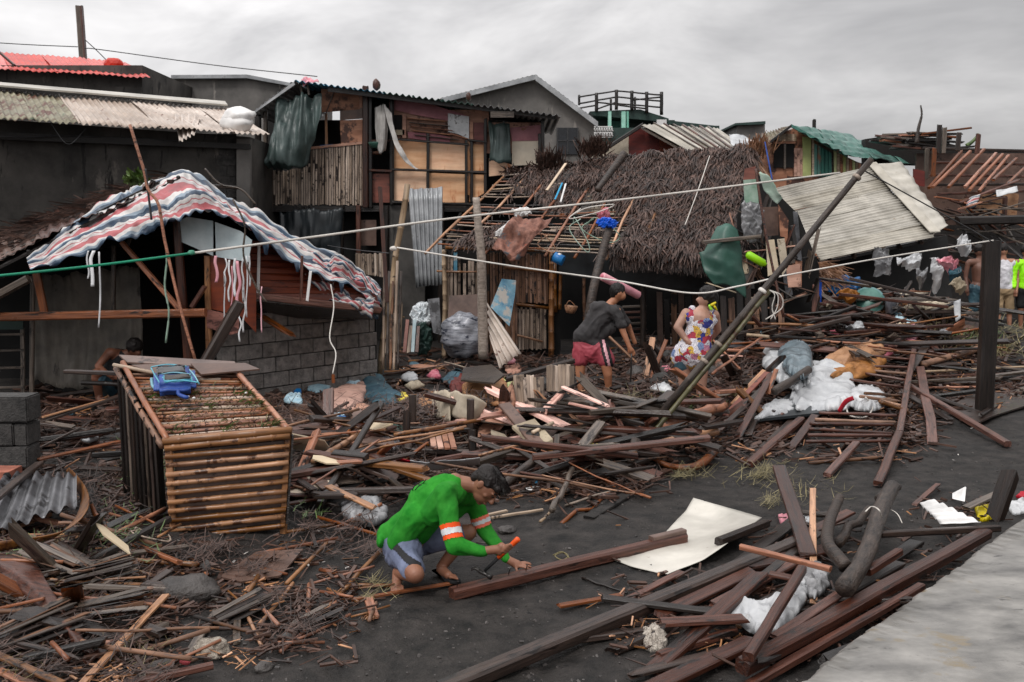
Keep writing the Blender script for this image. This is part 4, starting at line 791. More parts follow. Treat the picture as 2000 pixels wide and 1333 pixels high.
# plywood gable pieces
for (xy, Y, mt, nm) in (([(405, 500), (478, 500), (500, 560), (500, 650), (470, 618), (405, 602)], 12.2, 'plywood_red', 'plywood_panel'), ([(402, 604), (468, 620), (466, 650), (450, 655), (404, 640)], 12.15, 'plywood_red', 'plywood_panel'),
    ([(350, 432), (366, 424), (416, 432), (416, 500), (352, 472)], 12.1, 'pale_blue_panel', 'painted_panel'), ([(420, 434), (470, 452), (492, 470), (485, 512), (422, 502)], 12.12, 'pale_blue_panel', 'painted_panel')): pan(nm, xy, Y, .02, mt, h)
for k in range(9):
    t_ = k / 9; y0, y1 = 466 + k * 13, 466 + (k + 1) * 13 - 1; xa = 486; xb = 486 + (y1 - 452) * 2.0
    xb = min(735, max(xb, 560)); pan('siding_board', [(xa, y0 + 4), (min(xb, 735), y0 + 6), (min(xb + 14, 738), y1 + 6), (xa, y1 + 4)], [12.5, 13.3, 13.3, 12.5], .02, 'plywood_red', h)
for (x0, y0, x1, y1) in ((506, 478, 504, 574), (607, 530, 600, 588), (590, 500, 588, 588)): plank('batten', P(x0, y0, 12.5), P(x1, y1, 12.5), .035, .02, 'white_paint' if x0 != 590 else 'red_brown_wood', parent=h)
plank('sill_beam', P(488, 578, 12.4), P(742, 606, 13.2), .10, .09, 'red_brown_wood', parent=h)
slab('eave_shade_board', [P(488, 584, 12.35), P(742, 612, 13.2), P(742, 622, 14.2), P(488, 624, 13.4)], .02, 'black_wood', h, dirv=V((0, 0, -1)))  # black colour stands in for the overhang's shade below the sill
# block wall of the hut
wv = thing('block_wall', 'low grey cement block wall under the striped tarp', 'wall', P(570, 780, 13.4))
A, B = V((P(432, 800, 12.5).x, 12.5, 0)), V((P(728, 740, 14.4).x, 14.4, 0)); dv = (B - A); Lw = dv.length; dn = dv.normalized(); nn_ = V((dn.y, -dn.x, 0))
fr0 = Matrix((dn, -nn_, V((0, 0, 1)))).transposed().to_4x4()
def wblock(x0, x1, z0, z1, mat='block', off=0):
    c = A + dn * (x0 + x1) / 2 + V((0, 0, (z0 + z1) / 2)) + nn_ * off; bm = bmesh.new(); bmesh.ops.create_cube(bm, size=1)
    for v_ in bm.verts: v_.co = V((v_.co.x * (x1 - x0) * (1 + R.gauss(0, .006)), v_.co.y * .14, v_.co.z * (z1 - z0) * (1 + R.gauss(0, .012))))
    bmesh.ops.bevel(bm, geom=bm.edges[:], offset=.008, segments=1, affect='EDGES')
    me = bpy.data.meshes.new('cement_block'); bm.to_mesh(me); bm.free(); m = fr0.copy(); m.translation = c; return link('cement_block', me, mat, wv, m @ Matrix.Rotation(R.gauss(0, .006), 4, 'Y'))
vs, fs = box_vf(V((Lw / 2, 0, .5)), Lw / 2 - .02, .05, .60); m = fr0.copy(); m.translation = A; mk('mortar_core', vs, fs, 'mortar', wv, m)
for r_ in range(-1, 6):
    x = -(r_ % 2) * .2
    while x < Lw:
        x1 = min(x + .392, Lw + (.04 if r_ % 2 else 0)); x0 = max(x, 0)
        if x1 - x0 > .08 and not (r_ == 5 and x0 < .35): wblock(x0, x1, r_ * .2 - .0, r_ * .2 + .187, off=R.gauss(0, .006))
        x += .405
# block stack left edge
for k, (x0, x1, y0, y1, Y) in enumerate(((-60, 52, 776, 826, 8.6), (-60, 24, 829, 872, 8.6), (27, 52, 829, 872, 8.62), (-60, 52, 875, 915, 8.58))):
    a, c = P(x0, y1, Y), P(x1, y0, Y); bm = bmesh.new(); bmesh.ops.create_cube(bm, size=1)
    for v_ in bm.verts: v_.co = V((v_.co.x * (c.x - a.x), v_.co.y * .26, v_.co.z * (c.z - a.z)))
    bmesh.ops.bevel(bm, geom=bm.edges[:], offset=.012, segments=2, affect='EDGES'); me = bpy.data.meshes.new('cement_block'); bm.to_mesh(me); bm.free()
    link('cement_block', me, 'block_dark', None, Matrix.Translation((a + c) / 2 + V((0, .13, 0))), ['top full-width grey block of the stack at the left edge', 'long grey block in the middle course of the left stack', 'short grey block at the right end of the middle course', 'lowest grey block of the stack, above the red hollow brick'][k], 'cement block', 'blocks stacked at the left edge')
hb = thing('hollow_brick', 'red hollow clay brick under the left block stack', 'brick', G(20, 940))
vs, fs = box_vf(V((0, 0, 0)), .14, .12, .07); mk('brick_body', vs, fs, 'red_brick', hb, Matrix.Translation(P(-2, 932, 8.2)))
for k in range(2): lathe('brick_hole', P(-14 + k * 28, 931, 8.2 - .121), V((0, -1, 0)), [(0, .035), (.003, .035)], 'painted_shade', hb)
lad = thing('ladder', 'dark wooden ladder standing inside the ruined hut at left', 'ladder', P(20, 780, 12.8))
for x in (-26, 46): plank('stile', P(x, 790, 12.8), P(x - 2, 640, 12.8), .05, .03, 'grey_wood', parent=lad)
for y in (655, 686, 720, 758): plank('rung', P(-26, y, 12.78), P(46, y - 2, 12.78), .04, .03, 'grey_wood', parent=lad)
pan('window_board', rect(-20, 628, 45, 644), 12.7, .02, 'dark_green', h)
# striped tarp
top = [P(56, 512, 11.7), P(120, 462, 11.9), P(180, 418, 12.1), P(236, 384, 12.3), P(262, 366, 12.4), P(300, 350, 12.5), P(350, 337, 12.6), P(390, 350, 12.8), P(440, 388, 12.9), P(490, 412, 13.0), P(560, 452, 13.2), P(620, 484, 13.3), P(690, 522, 13.5), P(745, 572, 13.6)]
mid = [P(58, 522, 11.6), P(130, 482, 11.75), P(190, 452, 11.8), P(250, 424, 11.8), P(290, 400, 11.8), P(330, 392, 11.8), P(365, 380, 11.9), P(400, 384, 12.1), P(440, 408, 12.3), P(480, 434, 12.5), P(545, 478, 12.8), P(610, 512, 13.0), P(680, 556, 13.2), P(745, 588, 13.4)]
bot = [P(62, 532, 11.5), P(140, 506, 11.6), P(205, 482, 11.6), P(255, 462, 11.6), P(300, 440, 11.6), P(345, 428, 11.65), P(380, 410, 11.7), P(420, 420, 11.9), P(470, 446, 12.1), P(520, 474, 12.3), P(570, 508, 12.5), P(640, 550, 12.8), P(690, 562, 13.0), P(742, 604, 13.2)]
def tfn(p, u_, v_):
    k = .018 * math.sin(v_ * 16 + 3 * noise.noise(p * 1.2)) * (.5 + u_); k += .022 * (1 - 2 * abs(noise.noise(V((u_ * 34, v_ * 5, 2))))); r_ = .07 * noise.noise(V((u_ * 30, v_ * 3, 0))) * (1 if u_ > .62 else .25)
    p = p + V((0, -abs(k), k)) + V((0, 0, r_))
    if v_ > .99: p = p + V((0, 0, .10 * noise.noise(V((u_ * 26, 5, 0))) + (-.12 if .66 < u_ and noise.noise(V((u_ * 40, 9, 0))) > .15 else 0)))
    return p
loft('striped_tarp', [top, mid, bot], 'striped_tarp', nu=190, nv=30, disp=.10, fr=1.5, aniso=(.8, 1, 1.6), fn=tfn, label='torn red, white and blue striped tarp draped over the ruined hut', cat='tarp')
for k, (pts) in enumerate(([(550, 470), (600, 492), (640, 505), (700, 520), (742, 560)], [(600, 520), (650, 560), (690, 575), (735, 590)], [(520, 440), (560, 465), (600, 500), (655, 540)])):
    loft('tarp_strip', [[P(x, y, 12.7 + x * .0006) for x, y in pts], [P(x - 8, y + 20 + 8 * (k % 2), 12.6 + x * .0006) for x, y in pts]], 'striped_tarp', nu=60, nv=8, disp=.18, fr=5, label=['frayed upper strip of striped tarp bunched toward the tilted pole', 'lowest frayed strip of striped tarp by the tilted pole', 'twisted strip of striped tarp over the red siding'][k], cat='tarp strip')
# torn strips and strings hanging
def hang(x, y0, y1, Y, r_, mat, lab, dx=0, wob=6, cat='strip'):
    pts = [P(x + dx * t_ + wob * noz(x + t_ * 3), y0 + (y1 - y0) * t_, Y) for t_ in (0, .25, .5, .75, 1)]
    loft('torn_strip', [pts, [p + V((r_, 0, 0)) for p in pts]], mat, nu=14, nv=1, th=.002, label=lab, cat=cat)
for k, (x, y0, y1, dx, w2) in enumerate(((177, 490, 560, 8, .04), (193, 492, 640, 18, .02), (170, 490, 545, 0, .02), (420, 500, 552, 0, .035), (438, 505, 560, 4, .02), (447, 508, 590, -6, .02), (456, 505, 580, 10, .03), (463, 510, 604, -2, .035), (472, 505, 590, -14, .02), (480, 500, 620, -8, .015), (486, 500, 560, 30, .02), (452, 520, 640, -2, .012), (436, 540, 640, -6, .015), (474, 560, 650, 6, .02), (466, 600, 668, -26, .02), (510, 560, 650, -4, .015))):
    hang(x, y0, y1, 11.85 if x > 300 else 11.5, w2, 'strap_white' if k % 4 != 3 else 'pink_plastic', (('widest', 'long thin', 'short thin')[k] + ' pale plastic strip hanging under the left of the tarp') if k < 3 else ['first', 'second', 'third', 'fourth', 'fifth', 'sixth', 'seventh', 'eighth', 'ninth', 'tenth', 'eleventh', 'twelfth', 'last'][k - 3] + ' torn strip hanging from the pale blue panels, counted from the tarp')
tube('string', [P(646, 556, 12.6), P(652, 600, 12.5), P(644, 660, 12.3), P(656, 690, 12.2), P(650, 730, 12.0)], .008, 'rope_white', label='pale string hanging from the tarp in front of the block wall', cat='string')
gx = P(651, 732, 12.0); plank('wood_tag', gx, gx + V((0, 0, -.10)), .04, .02, 'orange_wood', label='small wooden piece tied to the end of the pale string', cat='wood piece')
for k, pts in enumerate(([(254, 244), (268, 290), (282, 336), (290, 372), (310, 400), (322, 470), (352, 600), (385, 716)], [(284, 330), (290, 380), (296, 430)])): tube('thin_pole', [P(a, c, 11.6) for a, c in pts], .018 if k == 0 else .014, 'orange_wood' if k == 0 else 'wire_dark', label=['long thin bowed stick rising above the striped tarp', 'short dark stick crossing the tarp ridge'][k], cat='stick')
for k, pts in enumerate(([(318, 445), (326, 500), (322, 560), (330, 610), (324, 670)], [(455, 390), (478, 440), (476, 500), (500, 560), (520, 590)], [(400, 330), (430, 360), (470, 370), (500, 400)])): tube('cord', [P(a, c, 11.7) for a, c in pts], .012, 'net' if k == 0 else 'grey_wood', label=['frayed greenish cord hanging by the hut post', 'thin vine drooping over the pale blue panels', 'twig lying along the crest of the tarp'][k], cat='cord')
a, c = P(398, 714, 11.0), P(468, 592, 11.2); plank('wooden_beam', a, c, .13, .12, 'wet_dark_wood', label='heavy dark squared beam leaning against the ruined hut corner', cat='beam')
plank('wooden_board', P(515, 620, 12.6), P(565, 652, 12.4), .12, .03, 'orange_wood', rag=2.2, label='bright splintered orange board stuck on the block wall', cat='board')
strips('green_leaves', lambda: P(268 + R.gauss(0, 9), 352 + R.gauss(0, 5), 12.7), 60, 'leaf_green', V((0, -.3, .4)), (.06, .14), (.03, .06), spread=.8, label='bright green leaves caught behind the tarp crest', cat='leaves')
# ================================================================ bamboo cage with backpack
cg = thing('bamboo_cage', 'long bamboo slat cage with dark boards on its left side', 'cage', G(440, 1040))
Yc = 7.05
FTL, FTR = P(327, 868, Yc), P(562, 846, Yc + .12); FBL, FBR = P(338, 1058, Yc - .06), P(551, 1034, Yc + .06); BTL, BTR = P(240, 716, 8.35), P(452, 722, 8.45)
def fL(t_): return FTL.lerp(FBL, t_)
def fR(t_): return FTR.lerp(FBR, t_)
for k in range(11):
    t_ = .035 + k * .094; pole('front_slat', fL(t_) + V((-.02, R.gauss(0, .006), 0)), fR(t_) + V((.02, R.gauss(0, .006), R.gauss(0, .006))), .020 if k else .028, 'bamboo', cg, wob=.006, nodes=.22)
pole('top_front_rail', FTL + V((-.03, 0, .02)), FTR + V((.03, 0, .02)), .030, 'bamboo', cg, wob=.004)
for a, c, r_ in ((FTL, FBL, .024), (FTR, FBR, .030)): plank('corner_post', a + V((0, .03, .03)), c + V((0, .03, -.08)), .05, .04, 'bamboo', parent=cg)
slab('inner_panel', [FTL + V((.02, .07, -.03)), FTR + V((-.02, .07, -.03)), FBR + V((-.02, .07, .03)), FBL + V((.02, .07, .03))], .01, 'plywood_dark', cg)
for (a, c, mt) in ((FTL, BTL, 'bamboo_red'), (FTR, BTR, 'bamboo_red'), (FTL + V((-.05, .02, -.05)), BTL + V((-.06, 0, -.05)), 'bamboo_slat_dark')): pole('side_rail', a + V((0, 0, .03)), c + V((0, 0, .03)), .024, mt, cg, wob=.006)
for k in range(34):
    t_ = .02 + k * .029; a, c = FTL.lerp(BTL, t_), FTR.lerp(BTR, t_); s0, s1 = (0, 1) if k % 3 else (R.random() * .2, 1 - R.random() * .25)
    z = V((0, 0, -.002 + R.random() * .012)); pole('top_slat', a.lerp(c, s0) + z, a.lerp(c, s1) + z + V((0, R.gauss(0, .012), 0)), .0125 + R.random() * .006, ['bamboo_red', 'bamboo', 'bamboo_slat', 'bamboo_red', 'bamboo_slat_dark'][k % 5], cg, wob=.012, nodes=.3, sides=6)
slab('top_underlay', [FTL + V((.03, .03, -.05)), FTR + V((-.03, .03, -.05)), BTR + V((0, 0, -.05)), BTL + V((0, 0, -.05))], .012, 'thatch_base', cg, dirv=V((0, 0, -1)))
for k in range(9):
    t_ = .12 + k * .105; a = FTL.lerp(BTL, t_) + V((-.03, 0, -.02)); c = FBL.lerp(V((BTL.x, BTL.y, .02)), t_) + V((-.02, 0, -.05))
    plank('side_board', a, c, .13, .02, ['black_wood', 'wet_dark_wood', 'grey_wood', 'black_wood'][k % 4], roll=math.pi / 2, parent=cg)
for (a, c) in ((BTL, V((BTL.x, BTL.y, 0))), (BTR, V((BTR.x, BTR.y, 0)))): plank('corner_post', a, c, .07, .06, 'wet_dark_wood', parent=cg)
slab('right_side', [FTR + V((.03, 0, -.02)), BTR + V((.03, 0, -.02)), V((BTR.x + .03, BTR.y, .1)), FBR + V((.03, 0, .04))], .015, 'black_wood', cg, dirv=V((1, 0, 0)))
def ct(u_, v_, z=.04): return FTL.lerp(BTL, v_).lerp(FTR.lerp(BTR, v_), u_) + V((0, 0, z))
for k, (q, lab) in enumerate((([(.04, .99), (1.02, .93), (1.06, 1.06), (.0, 1.1)], 'long brown plank across the back end of the bamboo cage'), ([(.05, .92), (.35, .72), (.62, .74), (.42, .96)], 'brown board under the backpack on the bamboo cage'), ([(.62, .76), (1.20, .86), (1.12, .97), (.6, .94)], 'flat brown panel jutting past the right side of the cage'))):
    slab('wooden_sheet', [ct(a, c, .045 + k * .014) for a, c in q], .012, ['plywood_dark', 'plywood_dark', 'plywood_dark'][k], dirv=V((0, 0, -1)), label=lab, cat='board')
pole('bamboo_pole', P(222, 713, 8.3), P(300, 728, 8.1), .016, 'bamboo_pale', label='short pale stick lying at the back left corner of the cage', cat='stick')
plank('wooden_board', P(128, 726, 8.6), P(236, 730, 8.4), .05, .035, 'wet_dark_wood', label='dark pointed board sticking out left behind the cage', cat='board')
strips('cage_litter', lambda: ct(R.random() * 1.0, .04 + R.random() * .62, .035), 260, 'straw', V((1, 0, 0)), (.02, .10), (.003, .008), spread=.6, label='wet straw and leaf litter strewn over the cage top', cat='leaf litter')
strips('cage_litter', lambda: ct(R.random() * 1.0, .04 + R.random() * .62, .035), 520, 'splinter_wood', V((1, 0, 0)), (.01, .04), (.004, .010), spread=.8, label='dark bark crumbs strewn over the cage top', cat='litter')
strips('green_scraps', lambda: ct(R.choice((.1, .5, .85, .95)) + R.gauss(0, .03), R.choice((.05, .35, .5)) + R.gauss(0, .02), .04), 130, 'leaf_green', V((1, 0, .2)), (.02, .08), (.004, .01), spread=.6, label='green weed shreds caught on the cage top', cat='weeds')
for k, (u_, v_) in enumerate(((.38, .47), (.9, .5), (.42, .45))): rock('pebble', ct(u_, v_, .05), .014, 'white_paint', ['white pebble in the middle of the cage top', 'white pebble near the right edge of the cage top', 'smaller white pebble beside the middle one on the cage'][k], 'pebble', sub=2)
# backpack
bp = thing('backpack', 'blue child backpack with a clear printed pocket on the bamboo cage', 'backpack', ct(.33, .62, .05))
o = ct(.33, .62, .05); ex = (ct(1, .6) - ct(0, .6)).normalized(); ey = (ct(.33, .8) - ct(.33, .6)).normalized(); ez = ex.cross(ey).normalized()
def bpt(x, y, z): return o + ex * x + ey * y + ez * z
def rbox(name, cx, cy, cz, sx, sy, sz, r_, mat, par):
    bm = bmesh.new(); bmesh.ops.create_cube(bm, size=1)
    for v_ in bm.verts: v_.co = V((v_.co.x * sx, v_.co.y * sy, v_.co.z * sz))
    bmesh.ops.bevel(bm, geom=bm.edges[:], offset=r_, segments=4, affect='EDGES'); bmesh.ops.subdivide_edges(bm, edges=[e for e in bm.edges if e.calc_length() > .06], cuts=3, use_grid_fill=True)
    for v_ in bm.verts: v_.co += V((.2, .4, 1)) * .012 * noise.noise(v_.co * 11)
    me = bpy.data.meshes.new(name); bm.to_mesh(me); bm.free(); me.shade_smooth()
    m = Matrix((ex, ey, ez)).transposed().to_4x4(); m.translation = bpt(cx, cy, cz); return link(name, me, mat, par, m)
rbox('bag_body', .0, 0, .05, .32, .42, .11, .045, 'bag_blue', bp)
pk = rbox('clear_pocket', .0, .09, .106, .23, .17, .025, .011, 'glass_dark', bp)
rbox('front_pocket', .0, -.10, .104, .23, .13, .03, .013, 'bag_teal', bp); rbox('pocket_mesh', .0, -.10, .116, .205, .10, .02, .008, 'steel_dark', bp)
for k, (y, a, c) in enumerate(((.19, -.14, .14), (.0, -.13, .13), (-.18, -.14, .14))): tube('zip_trim', [bpt(a, y - .01, .104), bpt(0, y + .01, .116), bpt(c, y - .01, .104)], .006, 'bag_teal', bp)
for s in (-1, 1): tube('zip_trim', [bpt(s * .145, -.19, .09), bpt(s * .15, 0, .10), bpt(s * .14, .18, .095)], .006, 'bag_teal', bp)
for k in range(8):     # coloured print on the pocket
    tube('pocket_print', [bpt(-.085 + k * .024, .08, .122), bpt(-.08 + k * .024, .10, .124), bpt(-.072 + k * .024, .085, .122)], .005, ['bright_yellow', 'tan_wood', 'orange_rubber'][k % 3], pk, sides=4, seg=6)
for k in range(4): tube('pocket_print', [bpt(-.03 + k * .018, .12, .121), bpt(-.03 + k * .018, .155, .121)], .006, 'pink_plastic', pk, sides=4, seg=4)
for k in range(3): tube('pocket_print', [bpt(-.05 + k * .05, -.10, .124), bpt(-.03 + k * .05, -.08, .127), bpt(-.01 + k * .05, -.09, .125)], .006, ['pink_plastic', 'bright_yellow', 'tan_wood'][k], pk, sides=4, seg=6)
tube('strap', [bpt(-.02, -.20, .05), bpt(-.03, -.25, .03), bpt(.01, -.29, .02), bpt(.03, -.27, .01)], .016, 'bag_blue', bp); tube('strap', [bpt(-.15, -.14, .03), bpt(-.18, -.05, .02), bpt(-.16, .1, .03)], .014, 'bag_teal', bp); tube('carry_loop', [bpt(-.04, .21, .07), bpt(0, .25, .08), bpt(.04, .21, .07)], .008, 'bag_blue', bp)
# ================================================================ left foreground
corr('corrugated_sheet', (G(-70, 1060, .10), G(12, 925, .22), G(150, 925, .34), G(150, 985, .16)), 7, .026, 'zinc_dark', along='u', warp=.04, rag=.05, label='bent wet corrugated sheet lying at the left edge', cat='corrugated sheet')
plank('wooden_board', G(-20, 985, .25), G(76, 905, .3), .07, .03, 'wet_dark_wood', label='dark board along the upper edge of the bent metal sheet', cat='board')
bt, bb = [(135, 913), (152, 930), (172, 960), (172, 995), (140, 1030), (90, 1047), (0, 1058), (-60, 1070)], [(130, 920), (140, 945), (158, 972), (152, 1005), (125, 1038), (85, 1060), (0, 1078), (-60, 1090)]
loft('bamboo_band', [[G(a, c, .26 if a > 100 else .16) for a, c in bt], [G(a, c, .16 if a > 100 else .09) for a, c in bb]], 'bamboo', nu=50, nv=3, th=.006, label='bent split bamboo band curving round the metal sheet', cat='bamboo band')
sh = [[(0, 1085), (46, 1112), (92, 1160), (134, 1214), (170, 1262), (200, 1289)], [(-14, 1105), (28, 1128), (76, 1170), (112, 1218), (150, 1260), (197, 1291)]]
loft('palm_sheath', [[G(-10, 1080, .10), G(62, 1094, .12), G(98, 1150, .12), G(140, 1214, .09), G(174, 1262, .05), G(202, 1288, .03)], [G(-14, 1096, .15), G(36, 1122, .15), G(84, 1164, .14), G(126, 1220, .11), G(162, 1266, .06), G(200, 1290, .035)], [G(-16, 1112, .08), G(14, 1132, .1), G(66, 1178, .09), G(112, 1226, .06), G(154, 1270, .03), G(196, 1292, .02)]], 'orange_cloth', nu=40, nv=8, disp=.02, fr=8, label='long reddish palm sheath curving down at lower left', cat='palm sheath').data.materials[0] = MATS['red_brown_wood']
loft('bark_fragment', [[G(183, 985, .2), G(192, 1004, .2), G(204, 1012, .16), G(214, 1040, .1)], [G(176, 988, .18), G(184, 1010, .18), G(196, 1020, .14), G(207, 1044, .08)]], 'orange_wood', nu=12, nv=2, th=.01, label='bright orange bark fragment beside the curved bamboo band', cat='bark')
def bundle(cx, cy, dz, ang, n, L_, W_, lab, mat='black_wood', par=None):
    """broken bundle of parallel nipa slats"""
    t = thing('thatch_bundle', lab, 'thatch bundle', G(cx, cy)); o = G(cx, cy, dz); d = V((math.cos(ang), math.sin(ang), .12)).normalized(); s = V((-d.y, d.x, 0)).normalized()
    for k in range(n):
        f = (k / (n - 1) - .5) * W_; z = .02 * math.sin(k * 1.3) + .03 * (1 - (2 * k / n - 1) ** 2); a = o - d * L_ * (.5 + R.gauss(0, .04)) + s * (f * .8) + V((0, 0, z)); c = o + d * L_ * (.5 + R.gauss(0, .05)) + s * f * 1.25 + V((0, 0, z + R.gauss(0, .01)))
        plank('slat', a, c, .030, .008, [mat, 'wet_dark_wood', 'grey_wood', 'bamboo_slat_dark'][k % 4], roll=R.gauss(0, .4), parent=t, rag=2.5, n=2)
bundle(118, 1096, .10, 2.6, 12, .42, .26, 'folded bundle of dark nipa slats left of the cage foot')
bundle(190, 1120, .08, .5, 12, .40, .24, 'splayed bundle of dark slats nearest the cage foot')
bundle(60, 1230, .08, .9, 14, .5, .34, 'wide dark slat bundle above the lower left corner')
bundle(215, 1190, .10, .2, 13, .36, .30, 'slat bundle with pale broken ends beside the big stone'); bundle(20, 1150, .06, .3, 10, .45, .22, 'slat bundle touching the left edge under the palm sheath')
bundle(215, 1140, .06, 1.0, 9, .22, .16, 'small slat bundle between the two short bamboo rods'); bundle(620, 1215, .03, .8, 8, .26, .12, 'thin slat bundle in front of the squatting man'); bundle(470, 1195, .04, .9, 9, .34, .14, 'grey slat bundle near the lower left stones')
lay([
 (158, 1338, .03, 323, 1164, .12, 16, 'plank', 'tan_wood', 'long pale tan plank slanting beside the big stone'),
 (108, 1172, .08, 195, 1230, .05, 13, 'plank', 'red_brown_wood', 'reddish plank crossing behind the palm sheath'),
 (-20, 1272, .08, 122, 1336, .05, 17, 'plank', 'tan_wood', 'pale tan plank in the lower left corner'),
 (-20, 1300, .03, 70, 1345, .03, 16, 'plank', 'orange_wood', 'orange-brown plank below the pale one in the corner'),
 (242, 1176, .05, 330, 1116, .12, 16, 'plank', 'wet_dark_wood', 'dark wet board propped against the big stone'),
 (180, 1096, .12, 330, 1014, .16, 20, 'beam', 'black_wood', 'black beam running up to the cage foot'),
 (222, 1092, .06, 386, 1103, .05, 11, 'pole', 'bamboo', 'short golden bamboo rod in front of the cage'),
 (208, 1102, .05, 314, 1128, .04, 9, 'pole', 'bamboo', 'golden bamboo rod sloping to the big stone'),
 (368, 1278, .02, 432, 1180, .04, 17, 'plank', 'grey_wood', 'grey flat board beside the white coral stone'),
 (225, 1342, .03, 416, 1300, .05, 22, 'beam', 'red_brown_wood', 'thick brown beam at the bottom edge with a red ball'),
 (60, 1274, .03, 264, 1250, .05, 11, 'pole', 'bamboo_red', 'reddish bamboo rod behind the long tan plank'),
 (160, 1140, .05, 170, 1210, .04, 20, 'plank', 'wet_dark_wood', 'short dark wide board between slat bundles'),
 (463, 1188, .03, 505, 1125, .05, 10, 'pole', 'bamboo', 'bright bamboo stub standing over the grey slats'),
 (484, 1204, .02, 512, 1262, .02, 8, 'pole', 'bamboo', 'bright bamboo stub pointing down right of the coral'),
 (464, 1192, .02, 462, 1255, .02, 14, 'plank', 'grey_wood', 'short grey weathered stub above the coral stone'),
 (604, 1142, .03, 601, 1214, .02, 9, 'pole', 'bamboo_red', 'short reddish stick standing alone left of the man'),
 (506, 1222, .02, 572, 1140, .03, 8, 'pole', 'bamboo', 'bright stick left of the short reddish stick'),
 (636, 1192, .02, 748, 1068, .05, 9, 'pole', 'bamboo', 'straight bamboo stick ending at the man shorts'),
 (548, 1274, .02, 662, 1172, .02, 8, 'pole', 'bamboo_red', 'long thin stick in front of the squatting man'),
 (640, 1150, .02, 700, 1175, .02, 6, 'pole', 'bamboo', 'tiny bamboo stick by the man foot'),
 (688, 1172, .02, 890, 1138, .02, 9, 'plank', 'orange_wood', 'thin orange strip running under the man knee'),
 (720, 1170, .03, 732, 1206, .02, 18, 'plank', 'orange_wood', 'frayed orange wood chunk left of the beam end'),
 (200, 1055, .05, 322, 994, .12, 9, 'pole', 'bamboo_red', 'thin red-brown stick rising to the cage corner'),
 (180, 890, .25, 318, 880, .22, 18, 'beam', 'black_wood', 'black beam pointing into the left side of the cage'),
 (160, 915, .1, 240, 918, .1, 16, 'plank', 'wet_dark_wood', 'dark board behind the curved bamboo band'),
 (75, 898, .2, 235, 862, .2, 12, 'plank', 'orange_wood', 'orange-brown splintered plank above the metal sheet'),
 (130, 880, .2, 262, 866, .15, 10, 'plank', 'red_brown_wood', 'narrow reddish plank left of the cage middle'),
 (76, 825, .2, 240, 772, .3, 16, 'plank', 'wet_dark_wood', 'wide dark plank on the ground behind the cage'),
 (84, 815, .25, 210, 780, .3, 7, 'plank', 'tan_wood', 'thin tan strip on the ground behind the cage'),
 (160, 748, .3, 250, 752, .3, 9, 'pole', 'black_wood', 'dark thin pole behind the cage near the man in shadow'),
])
strips('broken_end', lambda: G(722 + R.gauss(0, 4), 1205 + R.gauss(0, 3), .02), 50, 'splinter_tan', V((0, -1, 0)), (.02, .06), (.004, .01), spread=.4, label='frayed splinters at the end of the orange chunk', cat='splinters')
for k, (x, y, r_, mt, lb, sq) in enumerate(((368, 1158, .17, 'stone', 'big smooth dark stone right of the slat bundles', (1.1, .8, .6)), (403, 1118, .06, 'stone', 'upright dark pebble behind the big stone', (.7, .7, 1.2)), (406, 1172, .05, 'coral_stone', 'small pale stone at the foot of the big stone', (1.2, .8, .6)),
    (414, 1268, .085, 'coral_stone', 'rough white coral lump at lower left', (1.2, .9, .7)), (516, 1304, .05, 'stone', 'grey stone alone near the bottom edge', (1, .8, .7)), (118, 1302, .05, 'stone', 'small grey stone in front of the palm sheath', (1, .8, .7)), (318, 1300, .06, 'stone', 'flat dark stone above the bottom beam', (1.3, .8, .5)), (300, 1196, .07, 'stone', 'round dark stone beside the long tan plank', (1, .8, .7)), (560, 1250, .05, 'stone', 'dark lump of earth beside the long thin stick', (1, .8, .7)), (292, 1318, .04, 'coral_stone', 'pale crumbly stone near the bottom beam', (1.3, .8, .5)), (215, 905, .12, 'plywood_dark', 'dark round lump behind the bamboo band', (1, .8, .6)), (990, 1035, .06, 'stone', 'dark stone on bare sand beyond the man', (1.3, .9, .5)))):
    rock('stone', G(x, y, r_ * .25), r_, mt, lb, 'stone', sq=sq)
lathe('red_ball', G(360, 1296, .05), V((.3, .2, .9)), [(0, .026), (.02, .028), (.03, .018)], 'red_cloth', label='small red plastic ball on the bottom beam', cat='ball')
gslab('plywood_piece', [(428, 1126), (500, 1078), (592, 1072), (548, 1124), (470, 1136)], .012, 'plywood_dark', dz=[.03, .05, .06, .04, .03], label='flat brown plywood piece left of the squatting man', cat='plywood')
